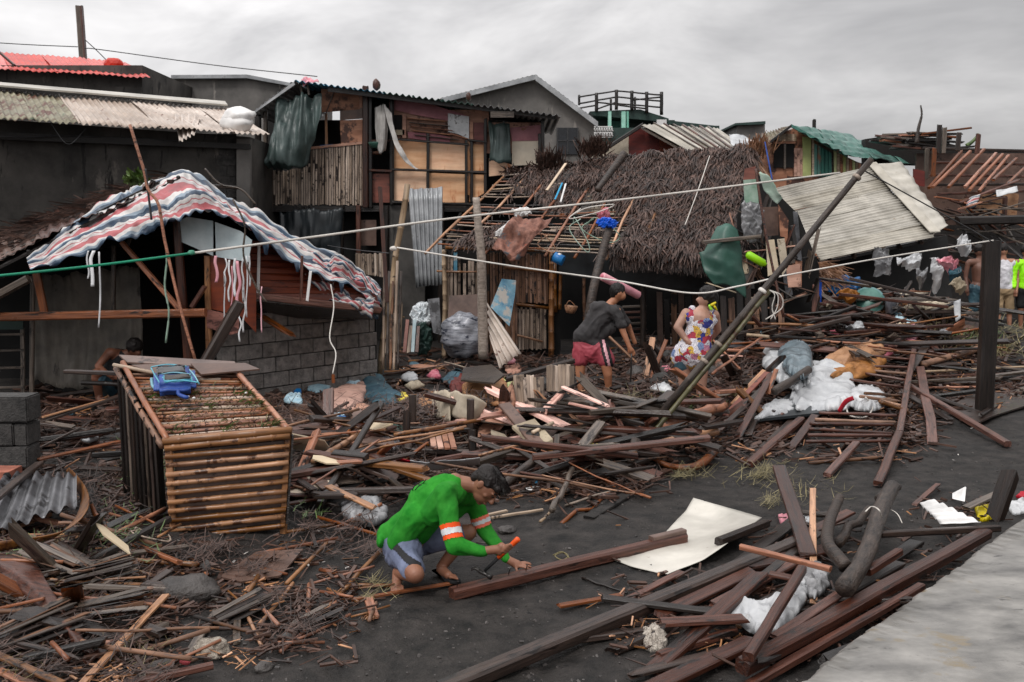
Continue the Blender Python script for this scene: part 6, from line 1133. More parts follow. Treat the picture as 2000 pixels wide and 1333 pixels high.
lay([
 (1773, 752, .22, 1968, 868, .05, 17, 'beam', 'red_brown_wood', 'long brown beam running from the bed frame toward the post'),
 (1765, 768, .16, 1858, 822, .05, 15, 'plank', 'wet_dark_wood', 'dark beam under the long brown beam'),
 (1797, 718, .22, 1824, 866, .03, 17, 'plank', 'red_brown_wood', 'flat plank standing across the long brown beam'),
 (1742, 678, .2, 1786, 640, .2, 15, 'plank', 'red_brown_wood', 'brown board rising behind the bed frame top'),
 (1786, 644, .2, 1836, 690, .15, 13, 'plank', 'red_brown_wood', 'brown board sloping right behind the bed frame'),
 (1780, 720, .2, 1812, 672, .2, 15, 'plank', 'wet_dark_wood', 'dark board at the bed frame corner'),
 (1802, 712, .16, 1916, 680, .14, 13, 'pole', 'bamboo_slat_dark', 'bamboo pole pointing at the standing post'),
 (1806, 726, .12, 2010, 716, .12, 8, 'plank', 'bamboo_pale', 'pale top slat of the stack right of the bed frame'),
 (1806, 736, .10, 2010, 728, .10, 9, 'plank', 'red_brown_wood', 'second slat of the stack right of the bed frame'),
 (1806, 746, .08, 2010, 740, .08, 9, 'plank', 'grey_wood', 'grey slat in the stack right of the bed frame'),
 (1808, 757, .05, 1920, 756, .05, 9, 'plank', 'orange_wood', 'orange slat at the bottom of the stack'),
 (1930, 770, .03, 2020, 762, .03, 13, 'plank', 'wet_dark_wood', 'dark board right of the standing post'),
 (1935, 790, .03, 2020, 752, .05, 15, 'plank', 'grey_wood', 'grey flat shingle board at the right edge'),
 (1462, 908, .02, 1564, 820, .10, 22, 'beam', 'red_brown_wood', 'thick brown beam end on sand left of the bed frame'),
 (1470, 890, .02, 1546, 822, .08, 14, 'plank', 'wet_dark_wood', 'dark plank beside the thick brown beam end'),
 (1546, 874, .02, 1592, 812, .12, 16, 'plank', 'red_brown_wood', 'ragged brown plank between beam end and rungs'),
 (1441, 855, .03, 1506, 730, .3, 14, 'plank', 'red_brown_wood', 'steep brown plank left of the white tarp'),
 (1400, 846, .03, 1496, 752, .25, 12, 'plank', 'wet_dark_wood', 'long dark slat left of the steep brown plank'),
 (1417, 812, .1, 1498, 728, .3, 12, 'plank', 'plywood_red', 'reddish slat leaning toward the silver tarp'),
 (1430, 790, .12, 1492, 724, .3, 10, 'plank', 'tan_wood', 'pale edged slat above the reddish one'),
 (1500, 770, .2, 1516, 722, .4, 9, 'plank', 'orange_wood', 'short orange stick standing in front of the white tarp'),
 (1480, 800, .1, 1462, 850, .05, 12, 'plank', 'wet_dark_wood', 'dark slat end under the flat tarp flap'),
 (1512, 765, .3, 1580, 722, .35, 16, 'log', 'bark', 'brown log lying on the white tarp corner'),
 (1540, 830, .03, 1560, 870, .02, 14, 'plank', 'wet_dark_wood', 'dark offcut between the beam end and the rungs'),
 (1392, 627, .45, 1592, 637, .42, 6, 'pole', 'bamboo', 'long thin tan bamboo right of the woman'),
 (1385, 682, .2, 1452, 686, .2, 7, 'pole', 'orange_wood', 'bright orange stick right of the woman hip'),
 (1386, 694, .18, 1450, 696, .18, 7, 'plank', 'pink_wood', 'pinkish stick below the bright orange one'),
 (1458, 655, .35, 1606, 667, .30, 7, 'pole', 'bamboo_pale', 'pale bamboo pole behind the silver tarp'),
 (1470, 656, .33, 1516, 642, .4, 6, 'plank', 'grey_wood', 'short grey lath right of the leaning pole'),
 (1505, 660, .4, 1660, 622, .5, 14, 'beam', 'wet_dark_wood', 'dark beam on the debris behind the tarps'),
 (1530, 615, .55, 1750, 640, .4, 9, 'beam', 'red_brown_wood', 'long reddish beam under the teal tub'),
 (1560, 628, .5, 1700, 612, .5, 9, 'beam', 'wet_dark_wood', 'dark beam under the dark crate'),
 (1650, 650, .35, 1860, 636, .3, 10, 'beam', 'red_brown_wood', 'reddish beam in front of the small table'),
 (1730, 660, .3, 1870, 650, .25, 10, 'plank', 'wet_dark_wood', 'dark plank in front of the small table'),
 (1640, 575, .95, 1850, 600, .7, 10, 'beam', 'red_brown_wood', 'reddish beam above the teal tub'),
 (1660, 545, 1.1, 1850, 590, .75, 9, 'beam', 'wet_dark_wood', 'dark long beam below the fallen white roof'),
 (1540, 535, .9, 1700, 560, .9, 9, 'beam', 'grey_wood', 'grey beam beside the blue tarp'),
])
gslab('plywood_sheet', [(1868, 640), (1888, 610), (1916, 635), (1912, 642)], .02, 'plywood_dark', dz=.15, label='flat brown board left of the standing post', cat='board')
gslab('shingle_heap', [(1850, 800), (1900, 765), (1990, 770), (2010, 790), (1940, 812), (1900, 830)], .02, 'wet_dark_wood', dz=.06, label='thin dark sheet lying behind the standing post foot', cat='sheet')
# standing post, leaning poles, ropes
a = G(1921, 818, -.05); plank('standing_post', a, P(1938, 470, a.y), .19, .16, 'black_wood', rag=.05, n=6, label='thick dark square post standing at the right', cat='post')
lb_ = G(1250, 858, .05); lt = P(1702, 312, 10.4); m1 = lb_.lerp(lt, .38)
pole('leaning_pole', lb_, lt, .040, 'bark', knots=True, nodes=.9, sides=12, wob=.004, r2=.032, label='long dark pole leaning up right across the picture', cat='pole')
pole('bamboo_pole', lb_ + V((.05, -.02, -.03)), lb_.lerp(lt, .54) + V((.045, -.02, -.04)), .026, 'bamboo_green', sides=10, label='green-stained bamboo lashed under the leaning pole', cat='bamboo pole')
for k, t_ in enumerate((.27, .33, .52, .93)):
    p = lb_.lerp(lt, t_); d = (lt - lb_).normalized(); lathe('lashing', p, d, [(0, .038), (.008, .046), (.02, .048), (.034, .046), (.04, .038)], 'rope_white' if k == 2 else 'bark_pale', seg=12, label=['lower twine lashing near the foot of the leaning pole', 'second twine lashing on the leaning pole', 'white rope knot halfway up the leaning pole', 'dark band near the tip of the leaning pole'][k], cat='lashing')
kn = lb_.lerp(lt, .53)
for k in range(3): tube('rope_end', [kn + V((.05, -.05, 0)), kn + V((.10 + .03 * k, -.06, -.05)), kn + V((.08 + .05 * k, -.05, -.18)), kn + V((.12 - .05 * k, -.04, -.30))], .006, 'rope_white', label=['left', 'middle', 'right'][k] + ' loose rope end under the knot of the leaning pole', cat='rope')
def rope(name, pts, r_, mat, lab, seg=40): return tube(name, pts, r_, mat, sides=6, seg=seg, label=lab, cat='rope')
rope('rope', [P(-60, 545, 7.6), P(180, 520, 8.0), P(376, 495, 8.4)], .012, 'rope_green', 'taut green rope at left ending in a knot')
rope('rope', [P(376, 495, 8.4), P(600, 465, 9.0), P(900, 425, 9.8), P(1200, 392, 10.6), P(1480, 358, 11.4), P(1640, 338, 12.0)], .012, 'rope_white', 'long taut white rope from the green knot to the right')
kk = rock('rope_knot', P(374, 494, 8.38), .035, 'rope_green', 'green rope knot where green and white ropes meet', 'knot', sub=2)
PX = P(775, 484, 12.2)
rope('rope', [PX, P(1000, 520, 12.0), P(1200, 548, 11.7), P(1350, 573, 11.4), P(1440, 560, 11.3), P(1525, 540, 11.2)], .011, 'rope_white', 'lower white rope sagging behind the two people')
rope('rope', [P(1525, 540, 11.2), P(1700, 508, 11.5), P(1850, 484, 11.7), P(1940, 470, 11.85)], .009, 'rope_white', 'thin rope from the leaning pole to the standing post')
rope('rope', [P(1690, 335, 10.45), P(1790, 390, 10.9), P(1880, 440, 11.4), P(1940, 474, 11.85)], .007, 'wire_dark', 'thin dark line from the pole tip to the standing post')
rope('rope', [P(1386, 305, 16), P(1364, 370, 15.6), P(1338, 440, 15.2)], .008, 'rope_white', 'short pale cord hanging across the thatch')
rope('rope', [P(760, 495, 12.2), P(690, 488, 13), P(640, 480, 14)], .006, 'wire_dark', 'dark cord running left from the tilted pole')
tp = G(738, 742); pole('tilted_pole', tp, P(796, 360, tp.y + .1), .045, 'bamboo_pale', sides=10, nodes=.4, label='tall pale bamboo pole tilted right of the striped tarp', cat='bamboo pole')
for k in range(5):
    a = P(748 + k * 7, 722, 12.9); pole('bamboo_stick', a, P(752 + k * 8, 510 + 20 * (k % 3), 13.2), .018, ['bamboo_slat', 'bark', 'bamboo_slat_dark'][k % 3], label=['leftmost', 'second', 'middle', 'fourth', 'rightmost'][k] + ' upright stick standing behind the tilted bamboo pole', cat='stick')
plank('red_lath', P(756, 590, 12.6), P(742, 366, 12.9), .05, .03, 'red_brown_wood', label='red-brown lath leaning left of the tilted pole', cat='lath')
rock('rope_knot', P(768, 486, 12.1), .05, 'rope_white', 'white rope knot on the tilted bamboo pole', 'knot', sub=2)
tube('post_trunk', [P(944, 700, 16), P(942, 600, 15.9), P(940, 500, 15.7), P(934, 440, 15.6), P(930, 386, 15.6)], (.085, .055), 'bark_pale', sides=10, label='pale crooked tree trunk post in front of the hut', cat='post')
tube('post_trunk', [P(1148, 640, 14.6), P(1156, 580, 14.6), P(1172, 510, 14.8), P(1192, 440, 15)], (.07, .06), 'bark', sides=10, label='dark slanting post with a blue rag tied on top', cat='post')
tube('post_trunk', [P(1166, 372, 17), P(1190, 340, 17.2), P(1220, 300, 17.4)], (.05, .07), 'bark', sides=8, label='dark pole lying up the thatched roof', cat='pole')
rag_pile('blue_rag', [(1165, 430), (1190, 425), (1205, 436), (1195, 446), (1170, 442)], .08, 'blue_plastic', Y=14.9, label='blue rag tied on the slanting post', cat='rag')
plank('lath', P(1095, 395, 16.8), P(1105, 360, 17.2), .03, .02, 'white_paint', label='short pale lath on the bare battens', cat='lath'); plank('lath', P(1068, 372, 17), P(1105, 320, 17.6), .05, .02, 'bamboo_pale', label='pale lath lying up the bare roof', cat='lath'); plank('lath', P(1084, 390, 16.9), P(1098, 358, 17.3), .03, .02, 'rope_cyan', label='cyan strap lying on the bare roof', cat='strap')
for k, (a, c, d_, e_) in enumerate(((1058, 470, 1082, 480), (1145, 440, 1210, 460), (1120, 420, 1200, 400), (1120, 440, 1150, 478))):
    tube('cord_tangle', [P(a, c, 16.2), P((a + d_) / 2 - 12, c - 14, 16.1), P(d_, e_, 16.1), P((a + d_) / 2 + 10, e_ + 14, 16.1), P(a - 8, c + 8, 16.1), P(a + 14, c - 12, 16.2)], .009, ['bamboo', 'net', 'rope_white', 'net'][k], label=['tan cord loop hanging at the hut eave', 'greenish cord tangle by the slanting post', 'white cord tangle above the blue rag', 'greenish cord loop at the left of the tangle'][k], cat='cord')
# draped cloth on hut eave
loft('draped_cloth', [[P(1010, 425, 16.3), P(1040, 428, 16.2), P(1078, 420, 16.2)], [P(980, 455, 16.1), P(1030, 460, 16.0), P(1062, 445, 16.1)], [P(960, 485, 16.0), P(1010, 495, 15.9), P(1040, 480, 16.0)], [P(975, 498, 16.0), P(1005, 512, 15.95), P(1022, 505, 16.0)]], 'orange_cloth', nu=30, nv=24, disp=.16, fr=3, label='faded orange cloth draped on the hut eave', cat='cloth')
rag_pile('white_rag', [(1000, 410), (1030, 405), (1036, 418), (1010, 426)], .10, 'white_paint', Y=16.9, label='white rag on the bare battens of the hut', cat='rag'); rag_pile('white_rag', [(965, 455), (1000, 430), (1006, 440), (975, 462)], .06, 'white_paint', Y=16.5, label='white scraps left of the orange cloth', cat='rag'); rag_pile('pink_rag', [(1165, 418), (1185, 405), (1190, 425), (1172, 432)], .08, 'pink_cloth', Y=16.2, label='pink rag in the cord tangle', cat='rag')
# tin, basket, mat, sacks in front of hut
tn = thing('hanging_tin', 'blue and white tin hanging under the hut eave', 'tin', P(1090, 508, 16.6)); lathe('tin_body', P(1082, 502, 16.5), V((.8, -.3, -.35)), [(0, .085), (.003, .088), (.17, .088), (.173, .08)], 'blue_label', tn); lathe('tin_label', P(1088, 504, 16.49), V((.8, -.3, -.35)), [(0, .0905), (.05, .0905)], 'white_paint', tn); lathe('tin_rim', P(1079, 501, 16.5), V((.8, -.3, -.35)), [(0, .09), (.01, .092), (.02, .09)], 'steel_dark', tn)
bk_ = thing('basket', 'small woven basket hanging on the hut post', 'basket', P(1114, 600, 16.8)); lathe('basket_body', P(1114, 612, 16.8), V((.1, 0, 1)), [(0, .07), (.06, .10), (.12, .115), (.13, .11)], 'bamboo', bk_); tube('basket_handle', [P(1104, 600, 16.8), P(1112, 588, 16.8), P(1124, 598, 16.8)], .008, 'bamboo', bk_)
rag_pile('plastic_sack', [(866, 668), (868, 640), (885, 618), (905, 608), (928, 625), (942, 650), (938, 685), (905, 695), (875, 690)], .0, 'sack_plastic', Y=16.5, label='x')
bpy.data.objects.remove(bpy.data.objects['plastic_sack'])
me = rock_mesh(.38, (.95, .7, 1.0), 4, .22); me.shade_smooth()
for v_ in me.vertices:
    v_.co += v_.co.normalized() * .03 * noise.noise(V((v_.co.x * 4, v_.co.y * 4, v_.co.z * 16)))
link('plastic_sack', me, 'sack_plastic', None, Matrix.Translation(P(905, 655, 16.4)), 'stuffed silver and blue plastic sack in front of the hut', 'sack')
corr('rusty_sheet', (P(952, 592, 16.2), P(1018, 690, 15.6), P(975, 720, 15.5), P(955, 655, 16.0)), 4, .03, 'rust_sheet', along='u', warp=.03, rag=.04, label='rusty corrugated sheet leaning on the crooked trunk post', cat='corrugated sheet')
slab('blue_board', [P(980, 545, 16.9), P(1008, 548, 16.9), P(1006, 575, 16.9), P(995, 638, 16.6), P(958, 600, 16.6)], .02, 'blue_peeling', label='board with peeling blue paint against the hut', cat='board')
slab('plywood_sheet', [P(878, 578, 16.9), P(938, 575, 16.9), P(938, 620, 16.8), P(874, 628, 16.8)], .02, 'plywood_dark', label='grey brown board above the silver sack', cat='board')
slab('metal_sheet', [P(835, 585, 17), P(858, 582, 17), P(862, 655, 16.8), P(846, 650, 16.8)], .01, 'zinc_dark', label='narrow grey metal sheet left of the silver sack', cat='sheet')
rag_pile('bottle_bag', [(800, 620), (815, 592), (838, 595), (842, 625), (820, 650)], .2, 'bottle_glass', Y=17.2, label='bag of clear bottles left of the hut', cat='bag')
rag_pile('green_sack', [(808, 640), (830, 630), (845, 660), (835, 690), (812, 688)], .1, 'dark_green', Y=17.1, label='dark green sack under the bag of bottles', cat='sack')
for k in range(4): plank('split_board', P(790 + k * 8, 688, 16.8), P(796 + k * 7, 625 + 12 * (k % 2), 17), .06, .02, ['plywood_red', 'bamboo_slat', 'pale_blue_panel', 'red_brown_wood'][k], label=['leftmost reddish', 'pale', 'bluish', 'rightmost brown'][k] + ' split board leaning left of the hut', cat='board')
rb_ = thing('rolled_mat', 'pink rolled mat hanging behind the bending man', 'rolled mat', P(1215, 560, 14.5)); lathe('roll', P(1176, 540, 14.3), P(1252, 580, 14.7) - P(1176, 540, 14.3), [(0, .055), (.01, .06), (.74, .06), (.75, .05)], 'pink_plastic', rb_); lathe('roll_core', P(1176, 540, 14.3) + V((-.004, 0, .002)), P(1176, 540, 14.3) - P(1252, 580, 14.7), [(0, .035), (.004, .035)], 'pink_cloth', rb_)
# green molded sheet and junk wall right of the hut
loft('green_plastic_sheet', [[P(1400, 444, 15.6), P(1420, 438, 15.5), P(1440, 452, 15.5)], [P(1375, 490, 15.5), P(1412, 485, 15.35), P(1448, 490, 15.5)], [P(1366, 492, 15.5), P(1410, 510, 15.3), P(1450, 520, 15.5)], [P(1376, 530, 15.4), P(1415, 540, 15.35), P(1456, 545, 15.5)], [P(1395, 558, 15.4), P(1425, 560, 15.4), P(1456, 584, 15.5)]], 'green_plastic', nu=24, nv=24, disp=.05, fr=2, th=.008, label='large dark green moulded plastic sheet hanging at the hut corner', cat='plastic sheet')
plank('wooden_beam', P(1372, 474, 15.3), P(1486, 462, 15.4), .09, .06, 'grey_wood', label='weathered beam across the green plastic sheet', cat='beam')
jk = [([(1452, 352), (1478, 350), (1482, 400), (1455, 402)], 15.6, 'net', 'pale green net panel under the plastic', 'panel'), ([(1490, 405), (1522, 404), (1520, 460), (1492, 462)], 15.8, 'plywood_dark', 'brown board behind the tall bamboo pole', 'board'), ([(1496, 470), (1512, 468), (1522, 530), (1500, 540)], 15.6, 'cream_paint', 'pale narrow plank left of the leaning pole', 'board'), ([(1518, 468), (1532, 466), (1540, 520), (1528, 540)], 15.5, 'cream_cloth', 'second pale plank nearest the leaning pole', 'board'),
      ([(1455, 330), (1476, 325), (1475, 350), (1452, 352)], 15.7, 'plywood_red', 'small brown box at the top of the junk wall', 'box'), ([(1520, 400), (1540, 430), (1538, 465), (1524, 462)], 15.7, 'plywood_old', 'brown board edge right of the tall bamboo pole', 'board'), ([(1535, 520), (1562, 516), (1565, 560), (1540, 562)], 15.5, 'plywood_old', 'brown sack-like board above the dark crate', 'board')]
for xy, Y, mt, lb, nm in jk: pan(nm.replace('panel', 'net'), xy, Y, .02, mt, label=lb, cat=nm)
pan('dark_wall', [(1440, 420), (1470, 330), (1560, 420), (1600, 520), (1600, 700), (1440, 700)], 16.4, .05, 'painted_shade', label='wall coloured near-black for shade behind the junk at the hut corner', cat='wall')  # flat near-black panel, the shade behind the junk is in its colour
rag_pile('plastic_bundle', [(1448, 400), (1470, 395), (1490, 408), (1484, 460), (1462, 470), (1450, 440)], .12, 'clear_plastic', Y=15.5, label='crumpled grey plastic hanging right of the thatch', cat='plastic'); loft('net_cloth', [[P(1483, 338, 15.3), P(1488, 360, 15.3), P(1500, 385, 15.3), P(1518, 402, 15.3)], [P(1486, 336, 15.3), P(1505, 350, 15.2), P(1522, 375, 15.2), P(1530, 384, 15.3)]], 'net', nu=14, nv=8, disp=.06, fr=4, label='pale green cloth tied beside the tall bamboo pole', cat='cloth')
tube('tall_stick', [P(1476, 330, 15.2), P(1486, 400, 15.1), P(1500, 480, 15), P(1530, 620, 14.8)], .02, 'red_brown_wood', label='thin reddish pole leaning right of the hut', cat='pole'); tube('blue_strap', [P(1494, 278, 16), P(1500, 310, 15.9), P(1508, 352, 15.8)], .012, 'bag_blue', label='blue strap hanging above the pale green cloth', cat='strap')
lathe('lime_bottle', P(1458, 496, 15.1), V((.8, 0, -.45)), [(0, .03), (.03, .06), (.30, .06), (.32, .03), (.34, .03)], 'lime_plastic', label='lime green plastic bottle at the hut corner', cat='bottle')
for k in range(9): plank('corner_board', P(1400 + k * 16, 690, 15.8 + .1 * (k % 3)), P(1396 + k * 16, 560 + R.random() * 40, 15.9 + .1 * (k % 3)), .10, .02, ['black_wood', 'wet_dark_wood', 'bamboo_slat_dark'][k % 3], label=['first', 'second', 'third', 'fourth', 'fifth', 'sixth', 'seventh', 'eighth', 'ninth'][k] + ' from the left of the dark upright boards at the hut corner', cat='board', group='dark upright boards at the hut corner')
# ================================================================ fallen white roof and beyond
fr_ = thing('fallen_roof', 'large pale corrugated roof fallen flat over the wreckage', 'roof', P(1680, 500, 19))
q0, q1, q2, q3 = P(1500, 372, 19.6), P(1602, 508, 18.2), P(1824, 462, 19.2), P(1700, 326, 21.4)
for k in range(6):
    a, c = k / 6, (k + 1) / 6 + .012; z = V((0, 0, .01 * (k % 2)))
    corr('roofing_sheet', (q0.lerp(q1, a) + z, q0.lerp(q1, c) + z, q3.lerp(q2, c) + z, q3.lerp(q2, a) + z), 6, .012, 'white_roof_sheet', fr_, along='v', warp=.05, per=5)
s0, s1, s2, s3 = q3, q2, P(1852, 440, 19.6), P(1758, 318, 21.8)
corr('roofing_sheet', (s0 + V((0, 0, .05)), s1 + V((0, 0, .05)), s2, s3), 8, .014, 'white_roof_sheet', fr_, warp=.05, rag=.03)
slab('ridge_cap', [s0 + V((-.08, 0, .07)), s1 + V((-.08, 0, .07)), s1 + V((.12, 0, .08)), s0 + V((.12, 0, .08))], .02, 'white_roof_sheet', fr_, dirv=V((0, 0, 1)))
plank('eave_beam', q1 + V((0, .1, -.07)), q2 + V((0, .1, -.07)), .07, .06, 'black_wood', parent=fr_); plank('verge_beam', q0 + V((0, .1, -.07)), q1 + V((0, .1, -.07)), .07, .06, 'black_wood', parent=fr_)
for k in range(5): plank('rafter', q0.lerp(q3, .1 + k * .2) + V((0, 0, -.09)), q1.lerp(q2, .1 + k * .2) + V((0, 0, -.09)), .06, .06, 'wet_dark_wood', parent=fr_)
slab('fallen_wall', [P(1560, 520, 19.5), P(1850, 460, 20.5), P(1860, 600, 20), P(1560, 600, 19.5)], .05, 'painted_shade', fr_)
# things on the wreck heap
cr = thing('dark_crate', 'dark brown plastic crate beside the blue container', 'crate', P(1556, 605, 17))
vs, fs = box_vf(V((0, 0, 0)), .26, .2, .22); mk('crate_body', vs, fs, 'dark_plastic', cr, Matrix.Translation(P(1556, 584, 17.2))); vs, fs = box_vf(V((0, 0, 0)), .28, .22, .025); mk('crate_rim', vs, fs, 'dark_plastic', cr, Matrix.Translation(P(1556, 560, 17.2)))
bc = thing('blue_container', 'bright blue plastic jerrycan on the wreckage', 'jerrycan', P(1590, 592, 17)); bm = bmesh.new(); bmesh.ops.create_cube(bm, size=1)
for v_ in bm.verts: v_.co = V((v_.co.x * .21, v_.co.y * .2, v_.co.z * .40))
bmesh.ops.bevel(bm, geom=bm.edges[:], offset=.03, segments=3, affect='EDGES'); me = bpy.data.meshes.new('can_body'); bm.to_mesh(me); bm.free(); link('can_body', me, 'blue_plastic', bc, Matrix.Translation(P(1590, 571, 16.9)))
tube('can_handle', [P(1582, 548, 16.9), P(1588, 543, 16.9), P(1596, 546, 16.9)], .018, 'blue_plastic', bc); lathe('can_cap', P(1600, 549, 16.85), V((0, 0, 1)), [(0, .03), (.03, .03)], 'blue_plastic', bc)
rag_pile('blue_tarp', [(1616, 545), (1650, 540), (1690, 552), (1680, 562), (1650, 575), (1640, 582), (1618, 565)], .12, 'blue_tarp', Y=17.2, label='crumpled blue tarp on the wreckage', cat='tarp')
tb = thing('teal_tub', 'grey teal plastic tub tipped on its side', 'tub', P(1690, 605, 16.8)); lathe('tub_body', P(1695, 600, 17.2), V((-.25, -.8, .5)), [(0, .15), (.02, .20), (.22, .25), (.24, .265), (.25, .265)], 'teal_plastic', tb); lathe('tub_inside', P(1695, 600, 17.2) + V((-.25, -.8, .5)).normalized() * .245, V((-.25, -.8, .5)), [(0, .24), (.008, .235)], 'teal_roof', tb)
lathe('bucket', P(1738, 612, 16.7), V((.05, 0, 1)), [(0, .07), (.2, .10), (.21, .105)], 'sack_plastic', label='small grey bucket right of the teal tub', cat='bucket')
tt = thing('small_table', 'low dark table with a pale cloth on the wreckage', 'table', P(1815, 650, 16.5))
for x, y in ((1775, 640), (1790, 648), (1822, 650), (1842, 650)): plank('leg', P(x, y, 16.5), P(x, 606, 16.5), .07, .06, 'wet_dark_wood', parent=tt)
slab('table_top', [P(1768, 607, 16.4), P(1862, 606, 16.4), P(1858, 606, 17) + V((0, 0, .0)), P(1775, 606, 17)], .05, 'wet_dark_wood', tt, dirv=V((0, 0, -1)))
rag_pile('table_cloth', [(1760, 604), (1785, 592), (1830, 590), (1860, 596), (1858, 606), (1810, 606)], .12, 'cream_cloth', Y=16.7, label='pale crumpled cloth on the small table', cat='cloth'); loft('white_sheet', [[P(1862, 590, 16.4), P(1876, 584, 16.4)], [P(1866, 630, 16.3), P(1876, 622, 16.3)]], 'tarp_white', nu=4, nv=6, disp=.03, label='white sheet standing right of the small table', cat='sheet')
for k, (xy, Y, mt, lb) in enumerate((([(1704, 500), (1745, 488), (1740, 540)], 17.6, 'clear_plastic', 'torn white cloth hanging under the fallen roof'), ([(1752, 500), (1785, 495), (1800, 515), (1775, 530), (1755, 522)], 17.7, 'tarp_white', 'second white cloth under the fallen roof edge'), ([(1785, 530), (1804, 528), (1806, 556)], 17.5, 'clear_plastic', 'pale strip dangling below the second white cloth'),
    ([(1815, 505), (1824, 500), (1842, 550), (1835, 562)], 17.4, 'tarp_white', 'long narrow white strip beside the striped clothes'), ([(1828, 515), (1855, 500), (1872, 510), (1866, 530), (1838, 530)], 17.3, 'pink_cloth', 'pink striped clothes on the wreckage'), ([(1850, 525), (1880, 520), (1882, 535), (1858, 538)], 17.2, 'navy_cloth', 'dark clothes below the pink ones'), ([(1868, 470), (1885, 460), (1900, 480), (1880, 492)], 17.8, 'tarp_white', 'white rag left of the shirtless man'), ([(1600, 590), (1622, 588), (1630, 598), (1610, 605)], 16.6, 'cream_cloth', 'pale bundle between jerrycan and tub'), ([(1635, 575), (1680, 570), (1678, 585), (1640, 590)], 16.8, 'tan_cloth', 'orange rag under the blue tarp'), ([(1650, 640), (1690, 632), (1700, 642), (1660, 650)], 15.5, 'tarp_white', 'small white rag in front of the teal tub'), ([(1840, 588), (1852, 584), (1858, 592)], 16.6, 'bright_yellow', 'x'), ([(1850, 555), (1890, 550), (1892, 562), (1862, 568)], 16.8, 'cream_cloth', 'pale rags on the right part of the wreckage'))):
    if lb != 'x':
        xa, xb, ya, yb = min(q[0] for q in xy), max(q[0] for q in xy), min(q[1] for q in xy), max(q[1] for q in xy); xm = (xa + xb) / 2 + 3
        loft('torn_cloth', [[P(xa, ya + 6, Y), P(xm, ya, Y - .1), P(xb, ya + 8, Y)], [P(xa + 3, (ya + yb) / 2, Y - .1), P(xm + 5, (ya + yb) / 2 + 3, Y - .2), P(xb - 4, (ya + yb) / 2, Y)], [P(xa + 5, yb - 6, Y), P(xm, yb + 4, Y - .1), P(xb - 5, yb - 4, Y)]], mt, nu=26, nv=22, disp=.20, fr=4.5, smooth=False, label=lb, cat='cloth')
slab('thatch_slope', [P(1560, 505, 17.8), P(1625, 530, 17.3), P(1560, 585, 17.2), P(1545, 545, 17.6)], .05, 'thatch_base', label='matted thatch piece left of the blue tarp', cat='thatch'); strips('thatch_strands', lambda: P(1560 + R.random() * 70, 512 + R.random() * 40, 17.2), 500, 'thatch_tan', V((.8, -.2, -.5)), (.1, .4), (.01, .02), spread=.3, label='loose tan thatch strands left of the blue tarp', cat='thatch')
# far frame of a stripped roof
sf = thing('stripped_roof', 'bare orange-brown roof frame of a wrecked house at far right', 'roof frame', P(1900, 450, 24))
for (x0, y0, x1, y1, Y, w2, mt) in ((1800, 290, 2040, 296, 25, .09, 'wet_dark_wood'), (1820, 318, 2040, 322, 24.5, .08, 'red_brown_wood'), (1815, 342, 2040, 346, 24, .07, 'red_brown_wood'), (1815, 362, 2040, 360, 23.5, .07, 'wet_dark_wood'), (1830, 380, 2040, 372, 23.3, .06, 'red_brown_wood')): plank('purlin', P(x0, y0, Y), P(x1, y1, Y), w2, .06, mt, parent=sf)
for k, (x0, y0, x1, y1) in enumerate(((1813, 368, 1878, 296), (1822, 366, 1895, 296), (1852, 366, 1922, 292), (1884, 366, 1945, 300), (1893, 372, 1958, 302), (1912, 374, 1970, 304), (1940, 352, 1985, 310), (1968, 360, 2010, 320))): plank('rafter', P(x0, y0, 23), P(x1, y1, 24.6), .07, .06, 'orange_wood', parent=sf)
for (x, y0, y1, mt) in ((1832, 244, 300, 'wet_dark_wood'), (1822, 290, 345, 'orange_wood'), (1842, 250, 300, 'grey_wood'), (1908, 262, 300, 'red_brown_wood'), (1870, 260, 295, 'wet_dark_wood'), (1998, 470, 620, 'wet_dark_wood'), (1960, 385, 460, 'red_brown_wood'), (1808, 292, 350, 'grey_wood')): plank('post', P(x, y1, 23.5), P(x + 3, y0, 23.5), .10, .08, mt, parent=sf)
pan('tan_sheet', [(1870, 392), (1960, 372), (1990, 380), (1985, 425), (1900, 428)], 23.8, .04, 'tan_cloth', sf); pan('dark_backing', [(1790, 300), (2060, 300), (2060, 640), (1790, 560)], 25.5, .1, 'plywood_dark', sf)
pan('red_panel', [(1784, 330), (1806, 335), (1806, 365), (1784, 362)], 23.4, .04, 'maroon_paint', sf); plank('log_beam', P(1870, 432, 22), P(2060, 428, 22), .22, .2, 'black_wood', parent=sf)
loft('striped_cloth', [[P(1888, 392, 22.8), P(1915, 380, 22.8)], [P(1885, 412, 22.7), P(1905, 405, 22.7)]], 'striped_tarp', nu=8, nv=8, disp=.08, label='small striped cloth on the stripped roof frame', cat='cloth'); loft('white_cloth', [[P(1946, 372, 22.8), P(1985, 366, 22.8)], [P(1948, 384, 22.7), P(1988, 376, 22.7)]], 'tarp_white', nu=8, nv=6, disp=.06, label='white rag on the stripped roof frame', cat='cloth')
tube('dead_branch', [P(1790, 280, 24), P(1794, 250, 24), P(1800, 225, 24), P(1798, 206, 24)], (.05, .015), 'bark', label='thin bare branch against the sky at right', cat='branch'); tube('dead_branch', [P(1888, 285, 26), P(1900, 276, 26), P(1912, 262, 26)], (.06, .03), 'leaf_green', label='leafy stub at far right skyline', cat='branch')
